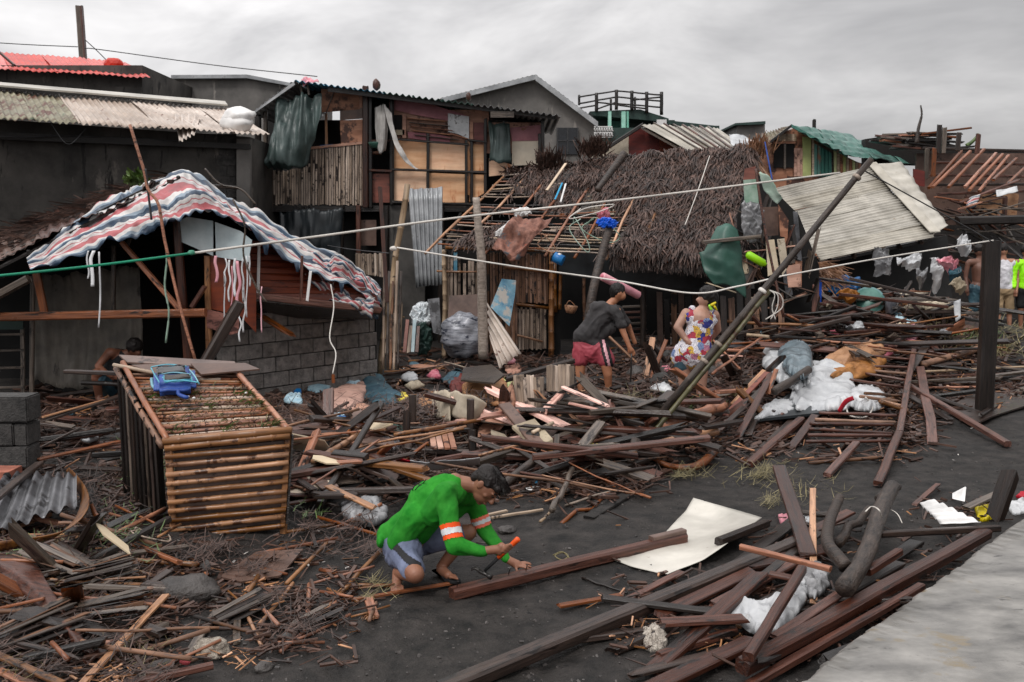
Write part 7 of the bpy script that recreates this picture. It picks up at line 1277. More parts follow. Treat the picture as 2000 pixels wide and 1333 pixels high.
for k in range(26):
    x = 1690 + R.random() * 130; y = 256 + R.random() * 34 + abs(x - 1770) * .08; l_ = 40 + R.random() * 60
    plank('roof_debris_board', P(x, y, 25 + R.random()), P(x + l_, y + R.gauss(2, 7), 25 + R.random()), .10 + R.random() * .08, .05, R.choice(('wet_dark_wood', 'black_wood', 'orange_wood', 'grey_wood', 'red_brown_wood')), label='board in the heap of broken wood on the skyline', cat='board', group='boards heaped on the skyline')
pan('heap_backing', [(1690, 272), (1760, 262), (1830, 275), (1900, 292), (2060, 296), (2060, 330), (1690, 320)], 26.5, .3, 'thatch_base', label='dark mass of wreckage under the skyline boards', cat='wreckage')
# heap boards under the frame at right, 380-520
for k in range(54):
    x = 1790 + R.random() * 190; y = 385 + R.random() * 120; Y = 23 - (y - 380) / 120 * 1.5; l_ = 40 + R.random() * 90; an = R.choice((.5, .6, -.1, -.2, .1, 1.0)) + R.gauss(0, .15)
    plank('heap_board', P(x, y, Y), P(x + l_ * math.cos(an), y + l_ * math.sin(an) * .8, Y + R.gauss(0, .3)), .07 + R.random() * .07, .03, R.choice(('wet_dark_wood', 'black_wood', 'orange_wood', 'grey_wood', 'red_brown_wood')), label='tumbled board in the wreck between fallen roof and stripped frame', cat='board', group='tumbled boards below the stripped roof frame')
mn = thing('rubble_mound', 'dark rubble mound under the stripped roof frame', 'rubble', P(1920, 540, 20)); slab('rubble_face', [P(1800, 440, 23.6), P(2100, 440, 23.6), P(2100, 640, 22.6), P(1840, 600, 22.6)], .3, 'thatch_base', mn)
# ================================================================ people
def cap_vf(p0, r0, p1, r1, seg=14, squash=None):
    d = p1 - p0; Lg = max(d.length, 1e-4); x = d / Lg; up = V((0, 0, 1)) if abs(x.z) < .9 else V((0, 1, 0)); y = up.cross(x).normalized(); z = x.cross(y); vs, fs = [], []; ringn = []
    for k in range(0, 5): a = math.pi / 2 * (1 - k / 4); ringn.append((-r0 * math.sin(a), max(r0 * math.cos(a), r0 * .03)))
    for k in range(0, 5): a = math.pi / 2 * (k / 4); ringn.append((Lg + r1 * math.sin(a), max(r1 * math.cos(a), r1 * .03)))
    for (t_, r_) in ringn:
        for s in range(seg):
            a = 2 * math.pi * s / seg; vs.append(p0 + x * t_ + y * r_ * math.cos(a) + z * r_ * math.sin(a))
    for i in range(len(ringn) - 1):
        for s in range(seg): a, b = i * seg + s, i * seg + (s + 1) % seg; fs.append((a, b, b + seg, a + seg))
    fs.append(tuple(range(seg))[::-1]); fs.append(tuple((len(ringn) - 1) * seg + s for s in range(seg))); return vs, fs
def ell_vf(c, rad, m3=None):
    bm = bmesh.new(); bmesh.ops.create_icosphere(bm, subdivisions=3, radius=1); vs = []
    for v_ in bm.verts:
        q = V((v_.co.x * rad[0], v_.co.y * rad[1], v_.co.z * rad[2])); vs.append((m3 @ q if m3 else q) + c)
    fs = [tuple(v_.index for v_ in f.verts) for f in bm.faces]; bm.free(); return vs, fs
def solid(name, prims, vox, mat, parent, it=6, disp=0.0, fr=9.0, fn=None, **kw):
    vs, fs = [], []
    for p in prims:
        a, b = (cap_vf(*p[1:]) if p[0] == 'c' else ell_vf(*p[1:])); n = len(vs); vs += a; fs += [tuple(i + n for i in f) for f in b]
    me = bpy.data.meshes.new('tmp'); me.from_pydata([tuple(v_) for v_ in vs], [], fs); o = bpy.data.objects.new('tmp', me); C.objects.link(o)
    m = o.modifiers.new('r', 'REMESH'); m.mode = 'VOXEL'; m.voxel_size = vox; m2 = o.modifiers.new('s', 'SMOOTH'); m2.factor = .5; m2.iterations = it
    dg = bpy.context.evaluated_depsgraph_get(); out_ = bpy.data.meshes.new_from_object(o.evaluated_get(dg)); bpy.data.objects.remove(o); bpy.data.meshes.remove(me)
    out_.name = name; out_.materials.clear()
    if disp:
        nr = [v_.normal.copy() for v_ in out_.vertices]
        for v_, n_ in zip(out_.vertices, nr):
            q = v_.co; w_ = V((noise.noise(q * 3), noise.noise(q * 3 + V((5, 0, 0))), noise.noise(q * 3 + V((0, 5, 0))))) * .25
            e_ = 1 - 2 * abs(noise.noise((q + w_) * fr)) - .55; e_ += .5 * (1 - 2 * abs(noise.noise((q + w_) * fr * 2.1 + V((4, 4, 4)))) - .55)
            v_.co = q + n_ * disp * e_
    if fn:
        for v_ in out_.vertices: v_.co = fn(v_.co.copy())
    out_.shade_smooth(); return link(name, out_, mat, parent, None, **kw)
def extract(src, name, test, mat, parent, off=.003):
    """a trim piece lying on the surface of src: the faces whose centre passes test, lifted and given a rim"""
    me = src.data; use = [p for p in me.polygons if test(p.center)]
    if not use: return None
    idx = {}; vs = []
    for p in use:
        for i in p.vertices:
            if i not in idx: idx[i] = len(vs); vs.append(me.vertices[i].co + me.vertices[i].normal * off)
    fs = [tuple(idx[i] for i in p.vertices) for p in use]; o = mk(name, vs, fs, mat, parent, smooth=True); return o
def person(lab, loc): return thing('person', lab, 'person', loc)
def hairfn(c, amp, fr=34):
    def f(q): n_ = (q - c).normalized(); return q + n_ * amp * abs(noise.noise(V((q.x * fr, q.y * fr, q.z * fr * .5)))) 
    return f
# ---------------------------------------------------------------- squatting man in green
hm = person('man in a bright green long-sleeved shirt squatting with a hammer', G(800, 1150))
J = dict(pel=P(788, 1058, 6.36), waist=P(806, 1030, 6.34), chest=P(846, 975, 6.30), nb=P(888, 942, 6.28), sn=P(868, 962, 6.12), sf=P(922, 968, 6.50), en=P(888, 1066, 5.98), wn=P(947, 1076, 5.99), ef=P(946, 1036, 6.46), wf=P(993, 1094, 6.30),
         hn=P(786, 1076, 6.26), hf=P(800, 1062, 6.44), kn=P(811, 1122, 5.93), an=P(777, 1118, 6.20), kf=P(914, 1040, 6.42), af=P(862, 1108, 6.42), head=P(950, 949, 6.27))
fwd = V((.50, -.38, -.78)).normalized(); upv = V((.70, -.10, .66)); upv = (upv - fwd * upv.dot(fwd)).normalized(); lat = upv.cross(fwd).normalized()
HM = Matrix((lat, fwd, upv)).transposed()
hc = J['head']
def hp(l, f, u_): return hc + lat * l + fwd * f + upv * u_
near = -1 if lat.y > 0 else 1       # side of the head toward the camera
def fingers(w, palm, dirs, r_=.0085, ln=(.028, .022, .018)):
    pr = [('c', w, .026, palm, .030)]
    for base, dr in dirs:
        p = palm + base; q = p
        for i, l_ in enumerate(ln):
            d = dr[min(i, len(dr) - 1)].normalized(); n_ = q + d * l_; pr.append(('c', q, r_ * (1 - .07 * i), n_, r_ * (1 - .07 * (i + 1)))); q = n_
    return pr
h0, h1 = P(1013, 1052, 5.93), P(948, 1114, 6.00)      # hammer handle
hd = (h1 - h0).normalized(); grip = h0.lerp(h1, .40)
pn = grip + V((-.035, .005, .012))
side = V((0, -1, 0)); bk2 = V((-.3, .2, -.6))
nf = []
for k in range(4):
    b0 = (grip + hd * (-.034 + k * .021)) + V((-.018, -.012, .018)) - pn; nf.append((b0, [V((.75, -.45, .35)), V((.55, .35, -.55)), V((-.5, .7, -.35))]))
body = [('c', J['pel'], .13, J['waist'], .115), ('c', J['waist'], .115, J['chest'], .13), ('c', J['chest'], .10, J['nb'], .06), ('c', J['sn'], .055, J['sf'], .055), ('c', J['nb'], .052, hp(0, -.035, -.06), .050),
    ('c', J['sn'], .046, J['en'], .038), ('c', J['en'], .036, J['wn'], .025), ('c', J['sf'], .046, J['ef'], .038), ('c', J['ef'], .036, J['wf'], .024),
    ('c', J['hn'], .085, J['kn'], .058), ('c', J['kn'], .056, J['an'], .036), ('c', J['hf'], .085, J['kf'], .058), ('c', J['kf'], .054, J['af'], .035),
    ('c', J['an'] + V((0, 0, -.01)), .036, P(774, 1146, 6.10), .030), ('c', J['af'] + V((0, 0, -.02)), .036, P(876, 1124, 6.24), .028),
    ('e', hc, (.076, .094, .098), HM), ('e', hp(0, -.02, .022), (.078, .096, .088), HM), ('e', hp(0, .03, -.055), (.058, .062, .058), HM), ('e', hp(0, .062, -.094), (.026, .022, .02), HM),
    ('c', hp(0, .092, .012), .009, hp(0, .112, -.028), .014), ('e', hp(0, .093, -.034), (.019, .014, .010), HM), ('e', hp(0, .088, -.064), (.024, .013, .007), HM), ('e', hp(0, .084, -.074), (.020, .013, .007), HM),
    ('e', hp(near * .034, .082, .026), (.026, .010, .008), HM), ('e', hp(-near * .034, .082, .026), (.026, .010, .008), HM), ('e', hp(near * .045, .055, -.02), (.022, .02, .02), HM),
    ('e', hp(near * .080, -.012, -.004), (.009, .020, .032), HM), ('e', hp(near * .086, -.018, .004), (.006, .016, .022), HM), ('e', hp(-near * .080, -.012, -.004), (.009, .020, .032), HM)]
for k in range(5):   # toes
    body.append(('c', P(766 + k * 5, 1146, 6.10), .011, P(765 + k * 5.5, 1155, 6.06), .009)); body.append(('c', P(872 + k * 4, 1121 + k * 1, 6.26 - k * .01), .011, P(880 + k * 3.4, 1128 + k * .8, 6.2 - k * .012), .008 if k else .012))
body += fingers(J['wn'], pn, nf, .0095, (.032, .026, .020)); body.append(('c', pn + V((.0, .012, .02)), .012, grip + V((.012, .0, .030)), .010))
body.append(('c', pn + V((0, 0, -.015)), .026, pn + V((.012, -.004, .018)), .026))
# far hand flat on the beam, fingers spread to the right
pf = P(1010, 1103, 6.30); ff = [(V((.008, .020, .004)), [V((1, .30, .06)), V((1, .28, -.22)), V((1, .2, -.35))]), (V((.012, .006, .004)), [V((1, .12, .08)), V((1, .1, -.2)), V((1, .1, -.3))]), (V((.010, -.008, .0)), [V((1, -.10, .02)), V((1, -.1, -.2)), V((1, -.1, -.3))]), (V((.004, -.020, -.004)), [V((.9, -.3, -.05)), V((1, -.2, -.25)), V((1, -.1, -.3))]), (V((-.010, -.022, -.008)), [V((.25, -.6, -.5)), V((.5, -.4, -.6))])]
body += fingers(J['wf'], pf, ff, .0092, (.034, .026, .020)); body.append(('c', pf + V((-.01, .014, 0)), .020, pf + V((-.006, -.014, -.004)), .020))
solid('body', body, .0055, 'skin', hm, it=3)
hr = [('e', hp(0, -.030, .040), (.088, .098, .082), HM), ('e', hp(0, -.075, -.008), (.068, .045, .065), HM), ('c', hp(-.05, .068, .070), .026, hp(.05, .068, .070), .026), ('c', hp(0, .03, .095), .035, hp(0, .088, .066), .026), ('c', hp(near * .072, .02, .035), .014, hp(near * .076, .0, .02), .010)]
solid('hair', hr, .006, 'hair', hm, it=3, fn=hairfn(hp(0, -.02, .03), .006, 60))
strips('hair_strands', lambda: hp(R.uniform(-.06, .06), R.uniform(-.08, .10), .112 - .4 * R.random() ** 2 * .1), 700, 'hair', fwd * .9 - upv * .1, (.02, .05), (.002, .005), hm, .22, kind=None)
for s in (1, -1):
    tube('eyebrow', [hp(s * .018, .096, .036), hp(s * .036, .094, .042), hp(s * .054, .082, .036)], .0045, 'hair', hm, seg=6); tube('eyelid', [hp(s * .02, .094, .012), hp(s * .034, .095, .009), hp(s * .048, .086, .012)], .0035, 'hair', hm, seg=6)
tube('lip', [hp(-.02, .094, -.068), hp(0, .102, -.067), hp(.02, .094, -.068)], .0035, 'skin_dark', hm, seg=6)
sh_ = [('c', P(764, 1046, 6.38), .10, J['waist'], .135), ('c', P(776, 1058, 6.22), .075, P(812, 1010, 6.22), .10), ('c', P(776, 1052, 6.50), .07, P(812, 1010, 6.46), .10), ('c', J['waist'], .135, J['chest'], .135), ('c', P(826, 975, 6.3), .10, P(868, 945, 6.28), .072), ('c', J['sn'], .072, J['sf'], .070), ('c', J['chest'], .12, J['nb'] + V((-.01, 0, -.01)), .070),
       ('c', P(850, 1000, 6.18), .095, J['sn'], .07), ('c', P(880, 1000, 6.46), .07, J['sf'], .068), ('c', J['sn'], .072, J['en'], .060), ('c', J['en'], .058, J['wn'] + V((-.01, 0, 0)), .036), ('c', J['sf'], .068, J['ef'], .056), ('c', J['ef'], .054, J['wf'] + V((-.012, 0, .01)), .034), ('e', P(746, 1052, 6.36), (.03, .13, .05))]
shirt = solid('shirt', sh_, .0075, 'shirt_green', hm, it=7, disp=.009, fr=4.5)
def arm_t(p, a, b): d = b - a; return (p - a).dot(d) / d.length_squared, (p - a - d * ((p - a).dot(d) / d.length_squared)).length
for (a, b, nm) in ((J['sn'], J['en'], 'n'), (J['sf'], J['ef'], 'f')):
    for lo, hi, mt, off in ((.60, .88, 'band_orange', .003), (.685, .795, 'band_silver', .0055)):
        extract(shirt, 'reflective_band' if mt == 'band_silver' else 'sleeve_band', lambda c: lo < arm_t(c, a, b)[0] < hi and arm_t(c, a, b)[1] < .088 and (c.x > P(850, 0, 6.1).x), mt, hm, off)
for k, pts in enumerate(([(812, 948), (822, 941), (830, 937)], [(819, 953), (829, 946), (833, 938)], [(799, 960), (806, 953)])):
    pass
nk = solid('neck_rib', [('c', J['nb'] + V((.0, -.05, .0)), .016, J['nb'] + V((.045, -.02, -.03)), .016), ('c', J['nb'] + V((.0, -.05, .0)), .016, J['nb'] + V((-.01, .05, .02)), .016)], .006, 'shirt_green', hm, it=2)
# dark letter ends on the back
def back_pt(px, py):
    best = None; d = ray(px, py).normalized(); o0 = V((0, 0, HC)); ok, loc, nor, _ = shirt.ray_cast(shirt.matrix_world.inverted() @ o0, d); return (loc + nor * .002) if ok else P(px, py, 6.2)
W[shirt.name] = shirt.matrix_basis; bpy.context.view_layer.update()
oo = shirt.matrix_world.inverted()
def bpp(px, py):
    d = ray(px, py).normalized(); ok, loc, nor, _ = shirt.ray_cast(oo @ V((0, 0, HC)), (oo.to_3x3() @ d)); return shirt.matrix_world @ loc + nor * .002 if ok else P(px, py, 6.2)
for pts in ([(806, 958), (810, 949), (820, 942), (828, 938)], [(811, 958), (818, 950), (827, 944), (832, 937)], [(800, 964), (806, 955)], [(818, 947), (823, 948)]):
    tube('back_print', [bpp(*q) for q in pts], .0035, 'cloth_black', hm, seg=10, sides=4)
so_ = [('c', P(782, 1066, 6.34), .13, P(796, 1080, 6.2), .11), ('c', J['hn'], .105, J['kn'].lerp(J['hn'], .22), .078), ('c', J['hf'], .105, J['kf'].lerp(J['hf'], .18), .078), ('e', P(778, 1082, 6.3), (.09, .13, .09))]
shorts = solid('shorts', so_, .008, 'shorts_blue', hm, it=4, disp=.012, fr=6)
extract(shorts, 'side_stripe', lambda c: (lambda q: abs((q[1] - (1066 + max(0, q[0] - 772) * .95)) - 4 * math.sin((q[0] - 772) * .08)) < 9 and 768 < q[0] < 822 and c.y < 6.35)(pix(c)), 'cloth_black', hm, .003)
sl = thing('slipper', 'dark rubber slipper under the far foot of the squatting man', 'slipper', P(870, 1128, 6.3))
c0, c1 = P(852, 1122, 6.42), P(888, 1130, 6.2); solid('sole', [('c', c0 + V((0, 0, -.03)), .032, c1 + V((0, 0, -.02)), .042)], .006, 'cloth_black', sl, fn=lambda q: V((q.x, q.y, min(max(q.z, .012), .030)))); tube('sole_strap', [P(868, 1125, 6.30), P(874, 1116, 6.28), P(886, 1122, 6.24)], .007, 'cloth_black', sl)
hmr = thing('hammer', 'claw hammer with an orange grip in the right hand', 'hammer', h1)
lathe('grip', h0, h0.lerp(h1, .60) - h0, [(0, .013), (.006, .018), (.03, .017), (.10, .0165), ((h1 - h0).length * .60, .015)], 'orange_rubber', hmr, seg=12); lathe('shaft', h0.lerp(h1, .58), h1 - h0.lerp(h1, .58), [(0, .012), ((h1 - h0).length * .44, .010)], 'cloth_black', hmr, seg=10)
x0, x1 = P(922, 1108, 6.02), P(960, 1128, 5.96); hx = (x1 - x0); lathe('head', x0.lerp(x1, .35), hx, [(0, .013), (hx.length * .35, .013), (hx.length * .42, .011), (hx.length * .5, .018), (hx.length * .66, .018)], 'steel_dark', hmr, seg=12)
for s in (-1, 1): tube('claw', [x0.lerp(x1, .36), x0.lerp(x1, .15) + V((0, .008 * s, .004)), x0 + V((-.005, .012 * s, -.016))], (.010, .004), 'steel_dark', hmr, seg=8)
# ---------------------------------------------------------------- standing figures helper
def figure(lab, base, sk, body, hair, clothes, vox=.012):
    t = person(lab, base); solid('body', body, vox, sk, t, it=3)
    if hair: solid('hair', hair[0], vox * .8, 'hair', t, it=2, fn=hairfn(hair[1], .02, 30))
    for (nm, pr, mt, dp) in clothes: solid(nm, pr, vox, mt, t, it=4, disp=dp, fr=5)
    return t
def hand(p, d, r_=.012): # simple five-finger hand
    d = d.normalized(); s = d.cross(V((.1, 1, .2))).normalized(); pr = [('c', p, .030, p + d * .05, .034)]
    for k in range(4): q = p + d * .06 + s * (.017 * (k - 1.5)); pr.append(('c', q, r_, q + d * (.055 + .012 * (k in (1, 2))) + V((0, 0, -.012)), r_ * .8))
    pr.append(('c', p + d * .02 - s * .03, r_ * 1.1, p + d * .07 - s * .055, r_ * .9)); return pr
Pw = lambda a, b, dy=0: P(a, b, 12.25 + dy)
hw = Pw(1378, 582)
bw = [('e', hw, (.085, .10, .12)), ('e', hw + V((-.045, -.0, -.035)), (.055, .06, .06)), ('c', hw + V((-.10, 0, -.01)), .012, hw + V((-.108, 0, -.028)), .016), ('c', hw + V((.02, 0, -.08)), .055, Pw(1368, 608), .065), ('c', Pw(1343, 615, -.0), .07, Pw(1394, 616, .05), .07),
      ('c', Pw(1367, 625), .16, Pw(1362, 660), .15), ('c', Pw(1362, 660), .16, Pw(1355, 695), .20), ('c', Pw(1338, 700), .115, Pw(1336, 752), .068), ('c', Pw(1336, 752), .066, Pw(1335, 795), .040), ('c', Pw(1368, 700, -.05), .115, Pw(1369, 755, -.05), .070), ('c', Pw(1369, 755, -.05), .066, Pw(1368, 792, -.05), .042),
      ('c', Pw(1335, 797), .045, Pw(1326, 806, -.1), .035), ('c', Pw(1368, 794, -.05), .045, Pw(1362, 803, -.15), .035), ('c', Pw(1340, 612), .062, Pw(1323, 640, -.05), .050), ('c', Pw(1323, 640, -.05), .050, Pw(1340, 664, -.12), .036), ('c', Pw(1396, 616, .05), .06, Pw(1402, 645, .15), .045), ('c', Pw(1402, 645, .15), .045, Pw(1385, 665, .25), .035), ('e', hw + V((.02, -.09, -.01)), (.018, .012, .03))]
bw += hand(Pw(1342, 665, -.15), V((.5, -.1, -.6)), .012)
hrw = [('e', hw + V((.03, 0, .035)), (.115, .115, .115)), ('e', hw + V((.06, 0, -.03)), (.09, .10, .09)), ('e', hw + V((.075, 0, .0)), (.085, .09, .09))]
dr = [('c', Pw(1350, 622, -.02), .10, Pw(1386, 624, .04), .10), ('c', Pw(1350, 618), .055, Pw(1352, 604), .045), ('c', Pw(1386, 620, .02), .055, Pw(1388, 608, .03), .045), ('c', Pw(1368, 630), .165, Pw(1362, 662), .175), ('c', Pw(1362, 660), .18, Pw(1355, 688), .235), ('c', Pw(1334, 690), .13, Pw(1331, 698), .13), ('c', Pw(1372, 690), .14, Pw(1374, 698), .14)]
woman = figure('woman in a colourful printed sleeveless outfit with hand on hip', G(1352, 808), 'skin_light', bw, (hrw, hw), [('printed_top', dr, 'printed_fabric', .012), ('shorts', [('c', Pw(1334, 706), .125, Pw(1334, 712), .115), ('c', Pw(1370, 706, -.03), .125, Pw(1371, 712, -.04), .115)], 'navy_cloth', .004)])
solid('hair_clip', [('c', Pw(1390, 596, -.14), .02, Pw(1397, 592, -.14), .015), ('c', Pw(1396, 600, -.14), .018, Pw(1400, 606, -.13), .01)], .008, 'bright_yellow', woman, it=1); solid('hair_tie', [('c', Pw(1386, 598, -.12), .02, Pw(1389, 604, -.12), .02)], .008, 'lime_plastic', woman, it=1)
Pm = lambda a, b, dy=0: P(a, b, 13.4 + dy)
hmn = Pm(1208, 572)
bm_ = [('e', hmn, (.085, .095, .115)), ('e', hmn + V((.04, -.02, -.045)), (.06, .06, .06)), ('c', hmn + V((-.02, 0, -.07)), .052, Pm(1192, 594), .06), ('c', Pm(1168, 600, -.05), .07, Pm(1203, 608, -.1), .07), ('c', Pm(1178, 612), .15, Pm(1152, 655), .14), ('c', Pm(1150, 668), .13, Pm(1150, 680), .13),
       ('c', Pm(1134, 690), .095, Pm(1133, 732), .062), ('c', Pm(1133, 732), .060, Pm(1135, 768), .040), ('c', Pm(1180, 692, -.1), .095, Pm(1187, 732, -.15), .062), ('c', Pm(1187, 732, -.15), .060, Pm(1189, 768, -.1), .040), ('c', Pm(1135, 768), .042, Pm(1138, 776, -.15), .035), ('c', Pm(1189, 768, -.1), .042, Pm(1190, 776, -.28), .035),
       ('c', Pm(1204, 612, -.1), .055, Pm(1217, 648, -.15), .045), ('c', Pm(1217, 648, -.15), .043, Pm(1230, 680, -.2), .030), ('c', Pm(1205, 605, .1), .05, Pm(1228, 640, .3), .045), ('c', Pm(1228, 640, .3), .04, Pm(1240, 670, .3), .03), ('e', hmn + V((.0, -.09, -.01)), (.02, .012, .03))] + hand(Pm(1229, 678, -.2), V((.45, 0, -.7)))
hrm = [('e', hmn + V((-.015, .01, .03)), (.10, .108, .105)), ('e', hmn + V((-.05, .02, -.01)), (.06, .09, .08))]
bend = figure('bending man in a charcoal t-shirt and red shorts', G(1160, 778), 'skin_light', bm_, (hrm, hmn), [
    ('shirt', [('c', Pm(1164, 602, -.05), .09, Pm(1200, 608, -.1), .09), ('c', Pm(1176, 612), .17, Pm(1150, 655), .17), ('c', Pm(1142, 660), .16, Pm(1154, 668), .165), ('c', Pm(1203, 612, -.1), .08, Pm(1213, 634, -.14), .075), ('c', Pm(1205, 606, .1), .075, Pm(1222, 630, .2), .065), ('c', Pm(1190, 640, -.02), .10, Pm(1168, 650), .14)], 'shirt_charcoal', .018),
    ('shorts', [('c', Pm(1142, 676), .16, Pm(1165, 680), .165), ('c', Pm(1150, 684), .165, Pm(1160, 692), .14), ('c', Pm(1136, 685), .125, Pm(1134, 702), .115), ('c', Pm(1175, 685, -.06), .125, Pm(1184, 704, -.1), .115)], 'shorts_red', .014)])
sb = bpy.data.objects['shorts.002'] if 'shorts.002' in bpy.data.objects else None
for o in bend.children:
    if o.name.startswith('shorts'):
        extract(o, 'side_stripe', lambda c: (lambda q: 1176 < q[0] - (q[1] - 690) * .25 < 1192)(pix(c)) and c.y < 13.5, 'cloth_black', bend, .004); extract(o, 'side_stripe', lambda c: (lambda q: 1181 < q[0] - (q[1] - 690) * .25 < 1186)(pix(c)) and c.y < 13.5, 'pink_plastic', bend, .008)
pole('digging_bar', Pm(1234, 690, -.2), Pm(1230, 778, -.2), .012, 'steel_dark', knots=False, label='thin metal bar held upright by the bending man', cat='bar')
Pf = lambda a, b, dy=0: P(a, b, 20.6 + dy)
def simple_man(x, y0, yb, sk, lab, torso=None, pants=None, wid=1.0, arm=True, face=0, cap=None):
    s = (yb - y0); q = lambda u_, v_, dy=0: Pf(x + u_ * s, y0 + v_ * s, dy); r = 1.62 / 1.0
    hd_ = q(0, .07); b = [('e', hd_, (.08, .095, .115)), ('c', q(0, .13), .05, q(0, .18), .06), ('c', q(-.10, .20), .075, q(.10, .20), .075), ('c', q(0, .27), .15, q(0, .40), .135), ('c', q(-.02, .47), .14, q(.02, .47), .14), ('c', q(-.055, .52), .09, q(-.06, .72), .06), ('c', q(-.06, .72), .058, q(-.06, .93), .038), ('c', q(.055, .52), .09, q(.06, .72), .06), ('c', q(.06, .72), .058, q(.06, .93), .038),
        ('c', q(-.06, .95), .04, q(-.065, .98, -.15), .032), ('c', q(.06, .95), .04, q(.065, .98, -.15), .032), ('c', q(-.125, .21), .055, q(-.15, .36), .045), ('c', q(-.15, .36), .042, q(-.13, .50, -.1), .03), ('c', q(.125, .21), .055, q(.155, .36), .045), ('c', q(.155, .36), .042, q(.14, .50, -.1), .03)]
    b += hand(q(-.13, .50, -.1), V((.1, 0, -1))) + hand(q(.14, .50, -.1), V((-.1, 0, -1)))
    cl = []
    if torso: cl.append(('shirt', [('c', q(-.085, .21), .09, q(.085, .21), .09), ('c', q(0, .27), .17, q(0, .42), .165), ('c', q(-.02, .46), .16, q(.02, .46), .16)] + ([('c', q(-.12, .21), .08, q(-.15, .34), .075), ('c', q(.12, .21), .08, q(.155, .34), .075), ('c', q(-.15, .34), .07, q(-.14, .46, -.1), .06), ('c', q(.155, .34), .07, q(.145, .46, -.1), .06)] if torso == 'hi_vis' else []), torso, .016))
    if pants: cl.append(('shorts', [('c', q(-.03, .50), .155, q(.03, .50), .155), ('c', q(-.055, .54), .11, q(-.062, .72 if pants != 'cloth_black' else .66), .095), ('c', q(.055, .54), .11, q(.062, .72 if pants != 'cloth_black' else .66), .095)], pants, .012))
    return figure(lab, q(0, 1), sk, b, ([('e', hd_ + V((0, .01, .03)), (.095, .105, .105))], hd_), cl, .016)
simple_man(1912, 478, 652, 'skin_dark', 'shirtless man in dark shorts half hidden by the standing post', None, 'navy_cloth')
simple_man(1960, 476, 658, 'skin_light', 'man in a white vest and khaki shorts seen from behind', 'shirt_white', 'shorts_khaki')
simple_man(2004, 478, 656, 'skin', 'person in a lime hi-vis jacket cut by the right edge', 'hi_vis', 'cloth_black')
Pc = lambda a, b, dy=0: P(a, b, 12.5 + dy)
hcc = Pc(263, 680)
figure('man in a dark tank top crouching in the shadow of the hut', Pc(220, 775), 'skin_dark', [('e', hcc, (.085, .09, .11)), ('e', hcc + V((.04, -.02, -.06)), (.05, .05, .05)), ('c', hcc + V((-.03, 0, -.06)), .05, Pc(244, 692), .06), ('c', Pc(218, 690, -.1), .065, Pc(250, 694, .15), .065), ('c', Pc(236, 705), .13, Pc(212, 745), .13), ('c', Pc(214, 688, -.1), .055, Pc(192, 716, -.25), .045), ('c', Pc(192, 716, -.25), .042, Pc(212, 732, -.4), .03), ('c', Pc(210, 755), .09, Pc(190, 730, -.35), .07), ('c', Pc(188, 738, -.35), .06, Pc(194, 778, -.3), .045), ('c', Pc(194, 780, -.3), .045, Pc(205, 784, -.45), .035)] + hand(Pc(212, 732, -.4), V((.8, -.1, -.2))),
    ([('e', hcc + V((0, 0, .03)), (.10, .105, .10))], hcc), [('shirt', [('c', Pc(226, 695), .09, Pc(246, 697, .1), .09), ('c', Pc(236, 707), .145, Pc(214, 745), .15)], 'cloth_black', .012), ('shorts', [('c', Pc(212, 758), .12, Pc(196, 738, -.3), .09)], 'navy_cloth', .01)])
# ================================================================ debris infill
LM = [('bamboo cage', 440, 950), ('upturned bench', 860, 860), ('leaning pole foot', 1255, 860), ('bed frame', 1700, 840), ('white tarps', 1600, 760), ('standing post', 1920, 790), ('block wall', 600, 770), ('squatting man', 800, 1120), ('white sheet', 1350, 1050), ('seawall', 1760, 1180), ('bamboo band', 120, 1010), ('big dark stone', 370, 1150), ('silver sack', 905, 680), ('bending man', 1160, 770), ('woman', 1350, 800), ('small table', 1815, 640), ('dark crate', 1556, 610), ('left block stack', 50, 900), ('central board pile', 1150, 830), ('plywood piece', 520, 1110), ('big peeled log', 1700, 1060), ('tilted pole', 740, 735), ('teal tub', 1690, 600), ('central rag heap', 940, 760), ('curved panel', 970, 850), ('stained board', 1040, 850)]
CW = {'wet_dark_wood': 'dark', 'red_brown_wood': 'reddish', 'grey_wood': 'grey', 'black_wood': 'black', 'tan_wood': 'tan', 'orange_wood': 'orange-brown', 'plywood_dark': 'muddy brown', 'bamboo_red': 'red-brown', 'bamboo': 'golden', 'bamboo_slat_dark': 'mottled', 'pink_wood': 'pinkish'}
pend = {}
def auto(o, a, c, mat, kind):
    m_ = (a + c) / 2; px, py, _d = pix(m_); L_ = (c - a).length; size = 'long' if L_ > 1.1 else ('short' if L_ < .5 else 'middling')
    nm, lx, ly = min(LM, key=lambda q: (q[1] - px) ** 2 + (2 * (q[2] - py)) ** 2); dx, dy = px - lx, 2 * (py - ly)
    rel = ('right of' if dx > 0 else 'left of') if abs(dx) > abs(dy) else ('in front of' if dy > 0 else 'behind')
    pend.setdefault((size, CW[mat], kind, rel, nm), []).append((px, o))
